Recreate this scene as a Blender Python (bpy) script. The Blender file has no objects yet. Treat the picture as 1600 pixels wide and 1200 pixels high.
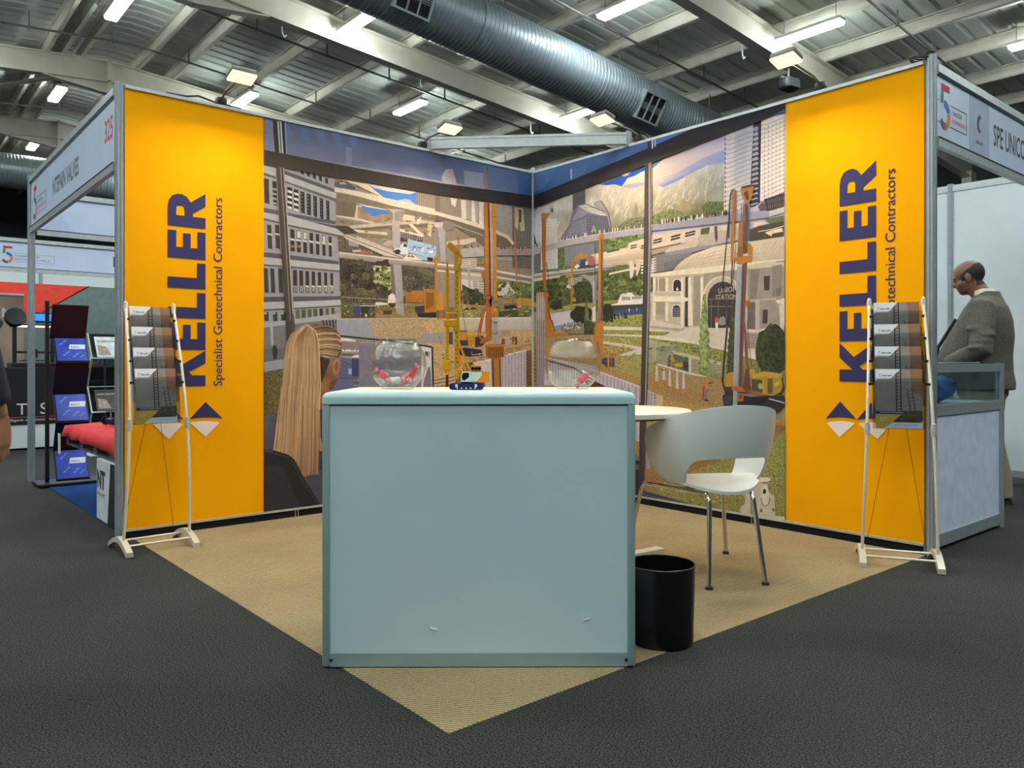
import bpy, bmesh, math, random
from mathutils import Vector, Matrix, geometry
random.seed(7)
sc = bpy.context.scene
COL = sc.collection
PI = math.pi

# ---------------------------------------------------------------- camera, world, exposure
# World axes: the back corner of the stand is the origin, its left wall lies in x = 0 (running to y = -3),
# its right wall in y = 0 (running to x = 3).
CAM = Vector((4.651, -4.148, 0.975))
FPX = 1213.0
RGT = Vector((0.6454, 0.7645, 0.0)); FWD = Vector((-0.7645, 0.6454, 0.0))
cam_data = bpy.data.cameras.new('camera'); cam = bpy.data.objects.new('camera', cam_data); COL.objects.link(cam)
cam_data.sensor_width = 36.0; cam_data.lens = FPX / 1600 * 36.0
cam_data.shift_y = -33.0 / 1600
cam_data.clip_end = 200
cam.location = CAM; cam.rotation_euler = (PI / 2, 0, math.atan2(0.7645, 0.6454))
sc.camera = cam
world = bpy.data.worlds.new('world'); sc.world = world; world.use_nodes = True
world.node_tree.nodes['Background'].inputs[0].default_value = (0.55, 0.62, 0.66, 1)
world.node_tree.nodes['Background'].inputs[1].default_value = 0.10
sc.view_settings.view_transform = 'Standard'; sc.view_settings.look = 'None'
sc.view_settings.gamma = 1.0; sc.view_settings.use_curve_mapping = False
sc.view_settings.exposure = 0.0
HALL_LAMP = 128.0      # emission of the linear ceiling lamps
FLOOD_W = 10.5        # watts of each warm clip-on flood lamp
try:
    sc.cycles.use_denoising = True
    sc.cycles.max_bounces = 8; sc.cycles.diffuse_bounces = 4; sc.cycles.transparent_max_bounces = 16
    sc.cycles.sample_clamp_indirect = 6.0
    sc.cycles.caustics_reflective = False; sc.cycles.caustics_refractive = False
except Exception:
    pass

# ---------------------------------------------------------------- measuring helpers (photo frame 1600 x 1200)
def ray(u, v): return RGT * ((u - 800) / FPX) + FWD + Vector((0, 0, (567 - v) / FPX))
def on_x(u, v, x): d = ray(u, v); return CAM + d * ((x - CAM.x) / d.x)
def on_y(u, v, y): d = ray(u, v); return CAM + d * ((y - CAM.y) / d.y)
def on_z(u, v, z): d = ray(u, v); return CAM + d * ((z - CAM.z) / d.z)
def flat(X, Y, z=0.0): p = CAM + RGT * X + FWD * Y; return Vector((p.x, p.y, z))
YAW = math.atan2(RGT.y, RGT.x)          # local +x = picture right, local +y = away from the viewer

# ---------------------------------------------------------------- colour and materials
def lin(c):
    out = []
    for k in c[:3]:
        k = k / 255.0
        out.append(k / 12.92 if k <= 0.04045 else ((k + 0.055) / 1.055) ** 2.4)
    return tuple(out) + (1.0,)
MATS = {}
def mat(name, col, rough=0.5, metal=0.0, var=0.06, scale=12.0, bump=0.0, bscale=None, spec=0.5, stretch=None, coat=0.0):
    if name in MATS: return MATS[name]
    m = bpy.data.materials.new(name); m.use_nodes = True
    nt = m.node_tree; b = nt.nodes['Principled BSDF']
    b.inputs['Roughness'].default_value = rough; b.inputs['Metallic'].default_value = metal
    b.inputs['Specular IOR Level'].default_value = spec
    if coat: b.inputs['Coat Weight'].default_value = coat
    tc = nt.nodes.new('ShaderNodeTexCoord'); n = nt.nodes.new('ShaderNodeTexNoise')
    mp = nt.nodes.new('ShaderNodeMapping'); mp.inputs['Scale'].default_value = stretch or (1, 1, 1)
    nt.links.new(tc.outputs['Object'], mp.inputs[0]); nt.links.new(mp.outputs[0], n.inputs['Vector'])
    n.inputs['Scale'].default_value = scale; n.inputs['Detail'].default_value = 4
    c = lin(col)
    r = nt.nodes.new('ShaderNodeValToRGB')
    r.color_ramp.elements[0].position = 0.3; r.color_ramp.elements[1].position = 0.7
    r.color_ramp.elements[0].color = tuple(max(0, k * (1 - var * 1.5)) for k in c[:3]) + (1,)
    r.color_ramp.elements[1].color = tuple(min(1, k * (1 + var * 1.5)) for k in c[:3]) + (1,)
    nt.links.new(n.outputs['Fac'], r.inputs[0]); nt.links.new(r.outputs[0], b.inputs['Base Color'])
    if bump:
        n2 = nt.nodes.new('ShaderNodeTexNoise'); n2.inputs['Scale'].default_value = bscale or scale; n2.inputs['Detail'].default_value = 3
        nt.links.new(mp.outputs[0], n2.inputs['Vector'])
        bp = nt.nodes.new('ShaderNodeBump'); bp.inputs['Strength'].default_value = bump; bp.inputs['Distance'].default_value = 0.01
        nt.links.new(n2.outputs['Fac'], bp.inputs['Height']); nt.links.new(bp.outputs[0], b.inputs['Normal'])
    MATS[name] = m; return m
def emit(name, col, strength):
    if name in MATS: return MATS[name]
    m = bpy.data.materials.new(name); m.use_nodes = True; b = m.node_tree.nodes['Principled BSDF']
    b.inputs['Base Color'].default_value = lin(col); b.inputs['Emission Color'].default_value = lin(col)
    b.inputs['Emission Strength'].default_value = strength
    MATS[name] = m; return m
def glass(name, tint=(255, 255, 255), bump=0.0, gloss=0.02, clear=1.0, bscale=60):
    if name in MATS: return MATS[name]
    m = bpy.data.materials.new(name); m.use_nodes = True; nt = m.node_tree; nt.nodes.clear()
    o = nt.nodes.new('ShaderNodeOutputMaterial'); mix = nt.nodes.new('ShaderNodeMixShader')
    t = nt.nodes.new('ShaderNodeBsdfTransparent'); g = nt.nodes.new('ShaderNodeBsdfGlossy'); f = nt.nodes.new('ShaderNodeLayerWeight')
    t.inputs[0].default_value = lin(tint); g.inputs['Roughness'].default_value = gloss
    pw = nt.nodes.new('ShaderNodeMath'); pw.operation = 'POWER'; pw.inputs[1].default_value = 4.0; nt.links.new(f.outputs['Facing'], pw.inputs[0])
    ma = nt.nodes.new('ShaderNodeMath'); ma.operation = 'MULTIPLY_ADD'; ma.inputs[1].default_value = 0.85; ma.inputs[2].default_value = 0.05; nt.links.new(pw.outputs[0], ma.inputs[0])
    nt.links.new(ma.outputs[0], mix.inputs[0]); nt.links.new(t.outputs[0], mix.inputs[1]); nt.links.new(g.outputs[0], mix.inputs[2])
    nt.links.new(mix.outputs[0], o.inputs[0])
    if bump:
        n = nt.nodes.new('ShaderNodeTexNoise'); n.inputs['Scale'].default_value = bscale
        tc = nt.nodes.new('ShaderNodeTexCoord'); nt.links.new(tc.outputs['Object'], n.inputs['Vector'])
        bp = nt.nodes.new('ShaderNodeBump'); bp.inputs['Strength'].default_value = bump; bp.inputs['Distance'].default_value = 0.01
        nt.links.new(n.outputs['Fac'], bp.inputs['Height'])
        nt.links.new(bp.outputs[0], g.inputs['Normal'])
    MATS[name] = m; return m
def print_mat(name, amp, scale, stretch=(1, 1, 1), detail=6, rough=0.75):
    """ink on fabric or paper: colour attribute times a procedural grain"""
    if name in MATS: return MATS[name]
    m = bpy.data.materials.new(name); m.use_nodes = True; nt = m.node_tree; b = nt.nodes['Principled BSDF']
    b.inputs['Roughness'].default_value = rough; b.inputs['Specular IOR Level'].default_value = 0.25
    a = nt.nodes.new('ShaderNodeVertexColor'); a.layer_name = 'Col'
    tc = nt.nodes.new('ShaderNodeTexCoord'); mp = nt.nodes.new('ShaderNodeMapping'); mp.inputs['Scale'].default_value = stretch
    n = nt.nodes.new('ShaderNodeTexNoise'); n.inputs['Scale'].default_value = scale; n.inputs['Detail'].default_value = detail
    nt.links.new(tc.outputs['Object'], mp.inputs[0]); nt.links.new(mp.outputs[0], n.inputs['Vector'])
    mr = nt.nodes.new('ShaderNodeMapRange'); mr.inputs['From Min'].default_value = 0.3; mr.inputs['From Max'].default_value = 0.7
    mr.inputs['To Min'].default_value = 1 - amp; mr.inputs['To Max'].default_value = 1 + amp; mr.clamp = False
    nt.links.new(n.outputs['Fac'], mr.inputs[0])
    mx = nt.nodes.new('ShaderNodeVectorMath'); mx.operation = 'SCALE'
    nt.links.new(a.outputs[0], mx.inputs[0]); nt.links.new(mr.outputs[0], mx.inputs['Scale'])
    nt.links.new(mx.outputs[0], b.inputs['Base Color'])
    MATS[name] = m; return m

# ---------------------------------------------------------------- mesh helpers
class MB:
    def __init__(s): s.v = []; s.f = []; s.m = []
    def add(s, vs, fs, m=0):
        o = len(s.v); s.v += [tuple(p) for p in vs]
        for f in fs: s.f.append([i + o for i in f]); s.m.append(m)
        return s
    def box(s, x0, x1, y0, y1, z0, z1, m=0):
        return s.add([(x0, y0, z0), (x1, y0, z0), (x1, y1, z0), (x0, y1, z0), (x0, y0, z1), (x1, y0, z1), (x1, y1, z1), (x0, y1, z1)],
                     [(3, 2, 1, 0), (4, 5, 6, 7), (0, 1, 5, 4), (1, 2, 6, 5), (2, 3, 7, 6), (3, 0, 4, 7)], m)
    def rbox(s, x0, x1, y0, y1, z0, z1, b=0.005, seg=2, m=0):
        bm = bmesh.new(); bmesh.ops.create_cube(bm, size=1)
        for v in bm.verts: v.co = Vector(((x0 + x1) / 2 + v.co.x * (x1 - x0), (y0 + y1) / 2 + v.co.y * (y1 - y0), (z0 + z1) / 2 + v.co.z * (z1 - z0)))
        bmesh.ops.bevel(bm, geom=bm.edges[:], offset=b, segments=seg, affect='EDGES', profile=0.5)
        return s.bm(bm, m)
    def bm(s, bm, m=0):
        bm.verts.index_update()
        s.add([v.co[:] for v in bm.verts], [[v.index for v in f.verts] for f in bm.faces], m); bm.free(); return s
    def beam(s, p, q, w, h, m=0, up=(0, 0, 1)):
        p = Vector(p); q = Vector(q); d = (q - p).normalized(); u = Vector(up)
        a = d.cross(u)
        if a.length < 1e-5: a = d.cross(Vector((0, 1, 0)))
        a.normalize(); c = a.cross(d).normalized()
        vs = []
        for e in (p, q):
            for i, j in ((-1, -1), (1, -1), (1, 1), (-1, 1)): vs.append(e + a * (i * w / 2) + c * (j * h / 2))
        return s.add(vs, [(0, 1, 2, 3), (7, 6, 5, 4), (0, 4, 5, 1), (1, 5, 6, 2), (2, 6, 7, 3), (3, 7, 4, 0)], m)
    def tube(s, pts, r, n=10, m=0, cap=True, sy=1.0):
        pts = [Vector(p) for p in pts]; rs = r if isinstance(r, (list, tuple)) else [r] * len(pts)
        vs = []; ref = None
        for i, p in enumerate(pts):
            d = (pts[min(i + 1, len(pts) - 1)] - pts[max(i - 1, 0)]).normalized()
            if ref is None: ref = Vector((0, 0, 1)) if abs(d.z) < 0.9 else Vector((1, 0, 0))
            a = d.cross(ref).normalized(); c = a.cross(d).normalized(); ref = c
            for k in range(n):
                t = 2 * PI * k / n; vs.append(p + a * (math.cos(t) * rs[i]) + c * (math.sin(t) * rs[i] * sy))
        fs = []
        for i in range(len(pts) - 1):
            for k in range(n):
                fs.append((i * n + k, i * n + (k + 1) % n, (i + 1) * n + (k + 1) % n, (i + 1) * n + k))
        if cap: fs.append(tuple(reversed(range(n)))); fs.append(tuple(range((len(pts) - 1) * n, len(pts) * n)))
        return s.add(vs, fs, m)
    def lathe(s, prof, n=32, m=0, c=(0, 0, 0), sx=1.0, sy=1.0, cap=True):
        vs = []; fs = []
        for r, z in prof:
            for k in range(n):
                t = 2 * PI * k / n; vs.append((c[0] + r * sx * math.cos(t), c[1] + r * sy * math.sin(t), c[2] + z))
        for i in range(len(prof) - 1):
            for k in range(n): fs.append((i * n + k, i * n + (k + 1) % n, (i + 1) * n + (k + 1) % n, (i + 1) * n + k))
        if cap:
            fs.append(tuple(reversed(range(n)))); fs.append(tuple(range((len(prof) - 1) * n, len(prof) * n)))
        return s.add(vs, fs, m)
    def loft(s, rings, m=0, cap=True):
        n = len(rings[0]); vs = [p for r in rings for p in r]; fs = []
        for i in range(len(rings) - 1):
            for k in range(n): fs.append((i * n + k, i * n + (k + 1) % n, (i + 1) * n + (k + 1) % n, (i + 1) * n + k))
        if cap: fs.append(tuple(reversed(range(n)))); fs.append(tuple(range((len(rings) - 1) * n, len(rings) * n)))
        return s.add(vs, fs, m)
    def ball(s, c, r, m=0, nu=14, nv=9):
        rx, ry, rz = r if isinstance(r, (list, tuple)) else (r, r, r)
        rings = []
        for j in range(1, nv):
            a = PI * j / nv - PI / 2
            rings.append([(c[0] + rx * math.cos(a) * math.cos(2 * PI * k / nu), c[1] + ry * math.cos(a) * math.sin(2 * PI * k / nu), c[2] + rz * math.sin(a)) for k in range(nu)])
        return s.loft(rings, m)
    def prism(s, poly, fn, d, m=0):
        """poly: 2-d outline; fn(a, b, depth) gives the 3-d point; solid from depth 0 to d"""
        n = len(poly); vs = [fn(a, b, 0.0) for a, b in poly] + [fn(a, b, d) for a, b in poly]
        tri = geometry.tessellate_polygon([[Vector((a, b, 0)) for a, b in poly]])
        fs = [tuple(t) for t in tri] + [tuple(i + n for i in reversed(t)) for t in tri]
        fs += [(i, (i + 1) % n, (i + 1) % n + n, i + n) for i in range(n)]
        return s.add(vs, fs, m)
    def xf(s, M):
        s.v = [tuple(M @ Vector(p)) for p in s.v]; return s
    def build(s, name, mats, parent=None, smooth=False, loc=None, rot=None, fixn=True):
        me = bpy.data.meshes.new(name); me.from_pydata(s.v, [], s.f)
        for mm in (mats if isinstance(mats, (list, tuple)) else [mats]): me.materials.append(mm)
        for p, i in zip(me.polygons, s.m): p.material_index = i
        if fixn:
            b = bmesh.new(); b.from_mesh(me); bmesh.ops.recalc_face_normals(b, faces=b.faces[:]); b.to_mesh(me); b.free()
        if smooth:
            for p in me.polygons: p.use_smooth = True
            try: me.set_sharp_from_angle(angle=math.radians(smooth if smooth is not True else 40))
            except Exception: pass
        me.update()
        o = bpy.data.objects.new(name, me); COL.objects.link(o)
        if parent: o.parent = parent
        if loc is not None: o.location = loc
        if rot is not None: o.rotation_euler = rot if isinstance(rot, (tuple, list)) else (0, 0, rot)
        return o
def tag(o, label, cat, group=None):
    o['label'] = label; o['category'] = cat
    if group: o['group'] = group
    return o
def thing(name, label, cat, loc=(0, 0, 0), rotz=0.0, group=None):
    o = bpy.data.objects.new(name, None); COL.objects.link(o); o.empty_display_size = 0.1
    o.location = loc; o.rotation_euler = (0, 0, rotz)
    return tag(o, label, cat, group)
def struct(o): o['kind'] = 'structure'; return o
def struct_empty(name, loc=(0, 0, 0)):
    o = bpy.data.objects.new(name, None); COL.objects.link(o); o.location = loc; o.empty_display_size = 0.1
    return struct(o)
def share(src, name, parent=None, loc=None, rot=None):
    o = src.copy(); o.name = name; COL.objects.link(o); o.parent = parent
    if loc is not None: o.location = loc
    if rot is not None: o.rotation_euler = rot
    return o

def text_geo(txt, bold=0.0, res=3):
    """2-d triangles of a text; returns verts (x, y), faces, width, with cap height = 1"""
    cu = bpy.data.curves.new('t', 'FONT'); cu.body = txt; cu.size = 1.0; cu.resolution_u = res; cu.offset = bold
    o = bpy.data.objects.new('t', cu); COL.objects.link(o)
    dg = bpy.context.evaluated_depsgraph_get(); me = bpy.data.meshes.new_from_object(o.evaluated_get(dg))
    vs = [(v.co.x, v.co.y) for v in me.vertices]; fs = [list(p.vertices) for p in me.polygons]
    bpy.data.objects.remove(o); bpy.data.curves.remove(cu); bpy.data.meshes.remove(me)
    if not vs: return [], [], 1
    cap = 0.729
    x0 = min(v[0] for v in vs); vs = [((x - x0) / cap, y / cap) for x, y in vs]
    return vs, fs, max(v[0] for v in vs)
def put_text(mb, txt, org, ux, uy, width=None, height=None, bold=0.0, off=0.0, m=0):
    """lay a text on a surface: org = baseline start, ux reading direction, uy up direction (unit vectors)"""
    vs, fs, w = text_geo(txt, bold); org = Vector(org); ux = Vector(ux); uy = Vector(uy)
    sx = (width / w) if width else height
    sy = height if height else sx
    nrm = ux.cross(uy)
    mb.add([org + ux * (x * sx) + uy * (y * sy) + nrm * off for x, y in vs], fs, m)
    return w * sx

# shared materials
ALU = mat('brushed_aluminium', (190, 196, 197), 0.4, 0.45, 0.05, 30)
ALU_D = mat('grey_aluminium', (158, 166, 170), 0.42, 0.35, 0.05, 30)
WHITE_PANEL = mat('white_laminate', (214, 220, 222), 0.45, 0, 0.02, 5)
BLACK = mat('black_plastic', (14, 14, 15), 0.42, 0, 0.08, 20)
BLACK_GLOSS = mat('black_gloss', (8, 8, 10), 0.18, 0, 0.05, 20)
CHROME = mat('chrome', (215, 215, 215), 0.1, 1.0, 0.02, 20)
DARK = mat('dark_gap', (18, 17, 18), 0.8, 0, 0.05, 10)
WHITE_MET = mat('white_paint_metal', (225, 225, 218), 0.4, 0.1, 0.03, 12)
# ================================================================ the hall
# --- floor
def carpet_mat():
    m = bpy.data.materials.new('charcoal_carpet'); m.use_nodes = True; nt = m.node_tree; b = nt.nodes['Principled BSDF']
    b.inputs['Roughness'].default_value = 0.95; b.inputs['Specular IOR Level'].default_value = 0.15
    tc = nt.nodes.new('ShaderNodeTexCoord')
    n = nt.nodes.new('ShaderNodeTexNoise'); n.inputs['Scale'].default_value = 170; n.inputs['Detail'].default_value = 3; n.inputs['Roughness'].default_value = 0.7
    n2 = nt.nodes.new('ShaderNodeTexNoise'); n2.inputs['Scale'].default_value = 0.9; n2.inputs['Detail'].default_value = 4
    for q in (n, n2): nt.links.new(tc.outputs['Object'], q.inputs['Vector'])
    r = nt.nodes.new('ShaderNodeValToRGB'); r.color_ramp.elements[0].position = 0.4; r.color_ramp.elements[1].position = 0.66
    r.color_ramp.elements[0].color = lin((22, 23, 23)); r.color_ramp.elements[1].color = lin((74, 74, 71))
    nt.links.new(n.outputs['Fac'], r.inputs[0])
    mr = nt.nodes.new('ShaderNodeMapRange'); mr.inputs['From Min'].default_value = 0.3; mr.inputs['From Max'].default_value = 0.7
    mr.inputs['To Min'].default_value = 0.8; mr.inputs['To Max'].default_value = 1.2; nt.links.new(n2.outputs['Fac'], mr.inputs[0])
    mx = nt.nodes.new('ShaderNodeVectorMath'); mx.operation = 'SCALE'; nt.links.new(r.outputs[0], mx.inputs[0]); nt.links.new(mr.outputs[0], mx.inputs['Scale'])
    nt.links.new(mx.outputs[0], b.inputs['Base Color'])
    bp = nt.nodes.new('ShaderNodeBump'); bp.inputs['Strength'].default_value = 0.5; bp.inputs['Distance'].default_value = 0.004
    nt.links.new(n.outputs['Fac'], bp.inputs['Height']); nt.links.new(bp.outputs[0], b.inputs['Normal'])
    return m
def rib_carpet(name, c0, c1, ang):
    m = bpy.data.materials.new(name); m.use_nodes = True; nt = m.node_tree; b = nt.nodes['Principled BSDF']
    b.inputs['Roughness'].default_value = 0.95; b.inputs['Specular IOR Level'].default_value = 0.15
    tc = nt.nodes.new('ShaderNodeTexCoord'); mp = nt.nodes.new('ShaderNodeMapping'); mp.inputs['Rotation'].default_value = (0, 0, ang)
    nt.links.new(tc.outputs['Object'], mp.inputs[0])
    w = nt.nodes.new('ShaderNodeTexWave'); w.inputs['Scale'].default_value = 26; w.inputs['Distortion'].default_value = 1.2; w.inputs['Detail'].default_value = 2
    w.inputs['Detail Scale'].default_value = 6
    n = nt.nodes.new('ShaderNodeTexNoise'); n.inputs['Scale'].default_value = 150; n.inputs['Detail'].default_value = 3
    n2 = nt.nodes.new('ShaderNodeTexNoise'); n2.inputs['Scale'].default_value = 2.5; n2.inputs['Detail'].default_value = 3
    nt.links.new(mp.outputs[0], w.inputs['Vector']); nt.links.new(mp.outputs[0], n.inputs['Vector']); nt.links.new(mp.outputs[0], n2.inputs['Vector'])
    ad = nt.nodes.new('ShaderNodeMath'); ad.operation = 'MULTIPLY_ADD'; ad.inputs[1].default_value = 0.42; nt.links.new(w.outputs['Fac'], ad.inputs[0])
    hf = nt.nodes.new('ShaderNodeMath'); hf.operation = 'MULTIPLY'; hf.inputs[1].default_value = 0.45; nt.links.new(n.outputs['Fac'], hf.inputs[0])
    nt.links.new(hf.outputs[0], ad.inputs[2])
    ad2 = nt.nodes.new('ShaderNodeMath'); ad2.operation = 'MULTIPLY_ADD'; ad2.inputs[1].default_value = 0.3; nt.links.new(n2.outputs['Fac'], ad2.inputs[0]); nt.links.new(ad.outputs[0], ad2.inputs[2])
    r = nt.nodes.new('ShaderNodeValToRGB'); r.color_ramp.elements[0].position = 0.25; r.color_ramp.elements[1].position = 0.85
    r.color_ramp.elements[0].color = lin(c0); r.color_ramp.elements[1].color = lin(c1)
    nt.links.new(ad2.outputs[0], r.inputs[0]); nt.links.new(r.outputs[0], b.inputs['Base Color'])
    bp = nt.nodes.new('ShaderNodeBump'); bp.inputs['Strength'].default_value = 0.5; bp.inputs['Distance'].default_value = 0.004
    nt.links.new(ad.outputs[0], bp.inputs['Height']); nt.links.new(bp.outputs[0], b.inputs['Normal'])
    return m
HX0, HX1, HY0, HY1 = -33.0, 14.0, -16.0, 19.0
struct(MB().box(HX0, HX1, HY0, HY1, -0.06, 0.0).build('floor', carpet_mat()))
tag(MB().add([(0.02, -2.98, 0.001), (2.985, -2.96, 0.001), (3.0, -0.02, 0.001), (0.02, -0.02, 0.001), (0.02, -2.98, 0.003), (2.98, -2.955, 0.003), (2.995, -0.02, 0.003), (0.02, -0.02, 0.003)],
    [(3, 2, 1, 0), (4, 5, 6, 7), (0, 1, 5, 4), (1, 2, 6, 5), (2, 3, 7, 6), (3, 0, 4, 7)]).build('carpet', rib_carpet('beige_carpet', (92, 80, 57), (174, 153, 117), 0.9)),
    'square of ribbed beige carpet under the yellow stand', 'carpet')
tag(MB().box(-2.85, -0.06, -3.0, -0.1, 0.001, 0.006).build('carpet', rib_carpet('blue_carpet', (14, 40, 84), (24, 66, 128), 0.2)),
    'strip of blue carpet under the neighbouring valve stand', 'carpet')

# --- shell of the hall
WALLM = mat('hall_wall', (70, 74, 76), 0.8, 0, 0.15, 0.6)
for nm, a in (('wall_far', (HX0, HX1, HY1, HY1 + 0.2, 0, 8.2)), ('wall_end', (HX0 - 0.2, HX0, HY0, HY1, 0, 8.2)),
              ('wall_near', (HX0, HX1, HY0 - 0.2, HY0, 0, 8.2)), ('wall_side', (HX1, HX1 + 0.2, HY0, HY1, 0, 8.2))):
    struct(MB().box(*a).build(nm, WALLM))
RY, RZ, SL = 0.34, 8.0, 0.085                 # ridge line, height of the rafters' top, roof fall
def rz(y): return RZ - SL * abs(y - RY)
ceil = struct_empty('ceiling', (0, 0, 0))
SHEET = mat('roof_sheet', (206, 212, 202), 0.9, 0.0, 0.10, 1.5, stretch=(1, 0.15, 1))
STEEL = mat('painted_steel', (214, 210, 194), 0.42, 0.0, 0.06, 2.0)
PURL = mat('purlin_steel', (210, 207, 192), 0.5, 0.0, 0.08, 3.0)
PIPE = mat('pipe_grey', (110, 110, 104), 0.5, 0.3, 0.06, 5)
for ya, yb in ((RY, HY1), (RY, HY0)):
    mb = MB(); xs = []
    x = HX0
    while x < HX1:
        for dx, dz in ((0, 0.0), (0.22, 0.0), (0.25, 0.03), (0.30, 0.03)): xs.append((x + dx, dz))
        x += 0.33
    vs = []
    for xx, dz in xs: vs += [(xx, ya, rz(ya) + 0.24 + dz), (xx, yb, rz(yb) + 0.24 + dz)]
    mb.add(vs, [(2 * i, 2 * i + 1, 2 * i + 3, 2 * i + 2) for i in range(len(xs) - 1)])
    mb.build('roof_sheet', SHEET, ceil, fixn=False)
RAFX = [-33.1 + 0.1, -27.1, -21.18, -15.24, -9.3, -3.4, 2.55, 8.5]
def rafter(x):
    mb = MB()
    for ya, yb in ((RY, HY1 - 0.02), (RY, HY0 + 0.02)):
        for w, t, b in ((0.22, 0.0, 0.03), (0.03, 0.03, 0.47), (0.22, 0.47, 0.5)):
            a0, a1 = rz(ya), rz(yb); h = w / 2
            vs = [(x - h, ya, a0 - b), (x + h, ya, a0 - b), (x + h, yb, a1 - b), (x - h, yb, a1 - b), (x - h, ya, a0 - t), (x + h, ya, a0 - t), (x + h, yb, a1 - t), (x - h, yb, a1 - t)]
            mb.add(vs, [(3, 2, 1, 0), (4, 5, 6, 7), (0, 1, 5, 4), (1, 2, 6, 5), (2, 3, 7, 6), (3, 0, 4, 7)])
    # apex plates and haunch
    mb.box(x - 0.11, x + 0.11, RY - 0.03, RY + 0.03, rz(RY) - 0.78, rz(RY) + 0.02)
    for s in (-1, 1):
        mb.add([(x - 0.015, RY, rz(RY) - 0.5), (x + 0.015, RY, rz(RY) - 0.5), (x + 0.015, RY, rz(RY) - 0.76), (x - 0.015, RY, rz(RY) - 0.76), (x - 0.015, RY + s * 1.3, rz(RY) - 0.61), (x + 0.015, RY + s * 1.3, rz(RY) - 0.61)],
               [(0, 1, 2, 3), (0, 3, 4), (1, 5, 2), (3, 2, 5, 4), (0, 4, 5, 1)])
        mb.add([(x - 0.1, RY, rz(RY) - 0.78), (x + 0.1, RY, rz(RY) - 0.78), (x + 0.1, RY + s * 1.35, rz(RY) - 0.63), (x - 0.1, RY + s * 1.35, rz(RY) - 0.63), (x - 0.1, RY, rz(RY) - 0.75), (x + 0.1, RY, rz(RY) - 0.75), (x + 0.1, RY + s * 1.35, rz(RY) - 0.6), (x - 0.1, RY + s * 1.35, rz(RY) - 0.6)],
               [(3, 2, 1, 0), (4, 5, 6, 7), (0, 1, 5, 4), (1, 2, 6, 5), (2, 3, 7, 6), (3, 0, 4, 7)])
    mb.box(x - 0.12, x + 0.12, HY1 - 0.4, HY1 - 0.02, 0, rz(HY1) - 0.3); mb.box(x - 0.12, x + 0.12, HY0 + 0.02, HY0 + 0.4, 0, rz(HY0) - 0.3)
    mb.build('rafter', STEEL, ceil)
for x in RAFX[1:]: rafter(x)
PUR_Y = [-0.95, -0.64, -0.26, 0.93, 1.72, 3.25, 4.77, 6.28, 7.75, 9.38, 10.88, 12.4, 13.9, 15.4, 17.0, -2.4, -3.9, -5.4, -6.9, -8.4, -9.9, -11.4, -13]
for y in PUR_Y:
    mb = MB(); z = rz(y)
    mb.box(HX0, HX1, y - 0.01, y + 0.01, z + 0.0, z + 0.235)
    mb.box(HX0, HX1, y - 0.01, y + 0.07, z - 0.015, z + 0.012); mb.box(HX0, HX1, y - 0.07, y + 0.01, z + 0.215, z + 0.235)
    mb.build('purlin', PURL, ceil)
# thin service pipes running with the roof fall, each with its clips
def pipe(x, ya, yb, dz, r=0.022):
    mb = MB(); n = 10
    ys = [ya + (yb - ya) * i / n for i in range(n + 1)]
    if ya < RY < yb: ys = sorted(ys + [RY])
    mb.tube([(x, y, rz(y) + dz) for y in ys], r, 6)
    y = ya + 0.4
    while y < yb:
        mb.beam((x, y, rz(y) + dz), (x, y, rz(y) + 0.1), 0.012, 0.03); mb.box(x - 0.03, x + 0.03, y - 0.02, y + 0.02, rz(y) + dz - 0.03, rz(y) + dz + 0.03)
        y += 1.53
    mb.build('service_pipe', PIPE, ceil)
pipe(-13.25, -5, 17, -0.22); pipe(-10.55, -3, 17, -0.20); pipe(-5.35, -3, 17, -0.18); pipe(-1.5, 2, 17, -0.15); pipe(-19.0, -5, 12, -0.22)
# diagonal wind braces near the far gable
mb = MB(); mb.tube([(-21.1, -4.6, rz(-4.6) - 0.3), (-15.3, 0.1, rz(0.1) - 0.25)], 0.06, 8); mb.build('wind_brace', STEEL, ceil)
# small hooks under the rafters
for u, v, x in ((1160, 86, -3.6), (829, 205, -9.45), (441, 52, -9.45), (657, 132, -9.45)):
    p = on_x(u, v, x); mb = MB()
    mb.tube([(p.x, p.y, p.z + 0.22), (p.x, p.y, p.z + 0.02), (p.x, p.y + 0.04, p.z - 0.06), (p.x, p.y + 0.08, p.z - 0.01)], 0.014, 6); mb.tube([(p.x, p.y, p.z + 0.2), (p.x, p.y, rz(p.y) - 0.45)], 0.006, 5)
    mb.build('hook', WHITE_MET, ceil)

# --- linear ceiling lamps (a staggered grid that goes on beyond the frame)
LAMP = emit('lamp_diffuser', (236, 248, 247), HALL_LAMP)
LAMP_Z = 0.30
lamp_src = {}
def ceiling_lamp(x, y, label, L=1.25, W=0.26):
    z = rz(y) - LAMP_Z
    t = thing('ceiling_lamp', label, 'ceiling lamp', (x, y, z), 0, 'linear lamps under the hall roof')
    if 'h' not in lamp_src:
        lamp_src['h'] = MB().rbox(-L / 2, L / 2, -W / 2 + 0.005, W / 2 - 0.005, 0.0, 0.06, 0.012, 2).build('housing', WHITE_MET, t)
        lamp_src['d'] = MB().rbox(-L / 2 + 0.02, L / 2 - 0.02, -W / 2 + 0.02, W / 2 - 0.02, -0.055, 0.006, 0.02, 3).build('diffuser', LAMP, t)
        lamp_src['s'] = MB().tube([(0, 0, 0.06), (0, 0, 0.4)], 0.006, 5).build('suspension_rod', PIPE, t, loc=(-0.5, 0, 0))
    else:
        share(lamp_src['h'], 'housing', t); share(lamp_src['d'], 'diffuser', t); share(lamp_src['s'], 'suspension_rod', t)
    share(lamp_src['s'], 'suspension_rod', t, (0.5, 0, 0))
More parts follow.
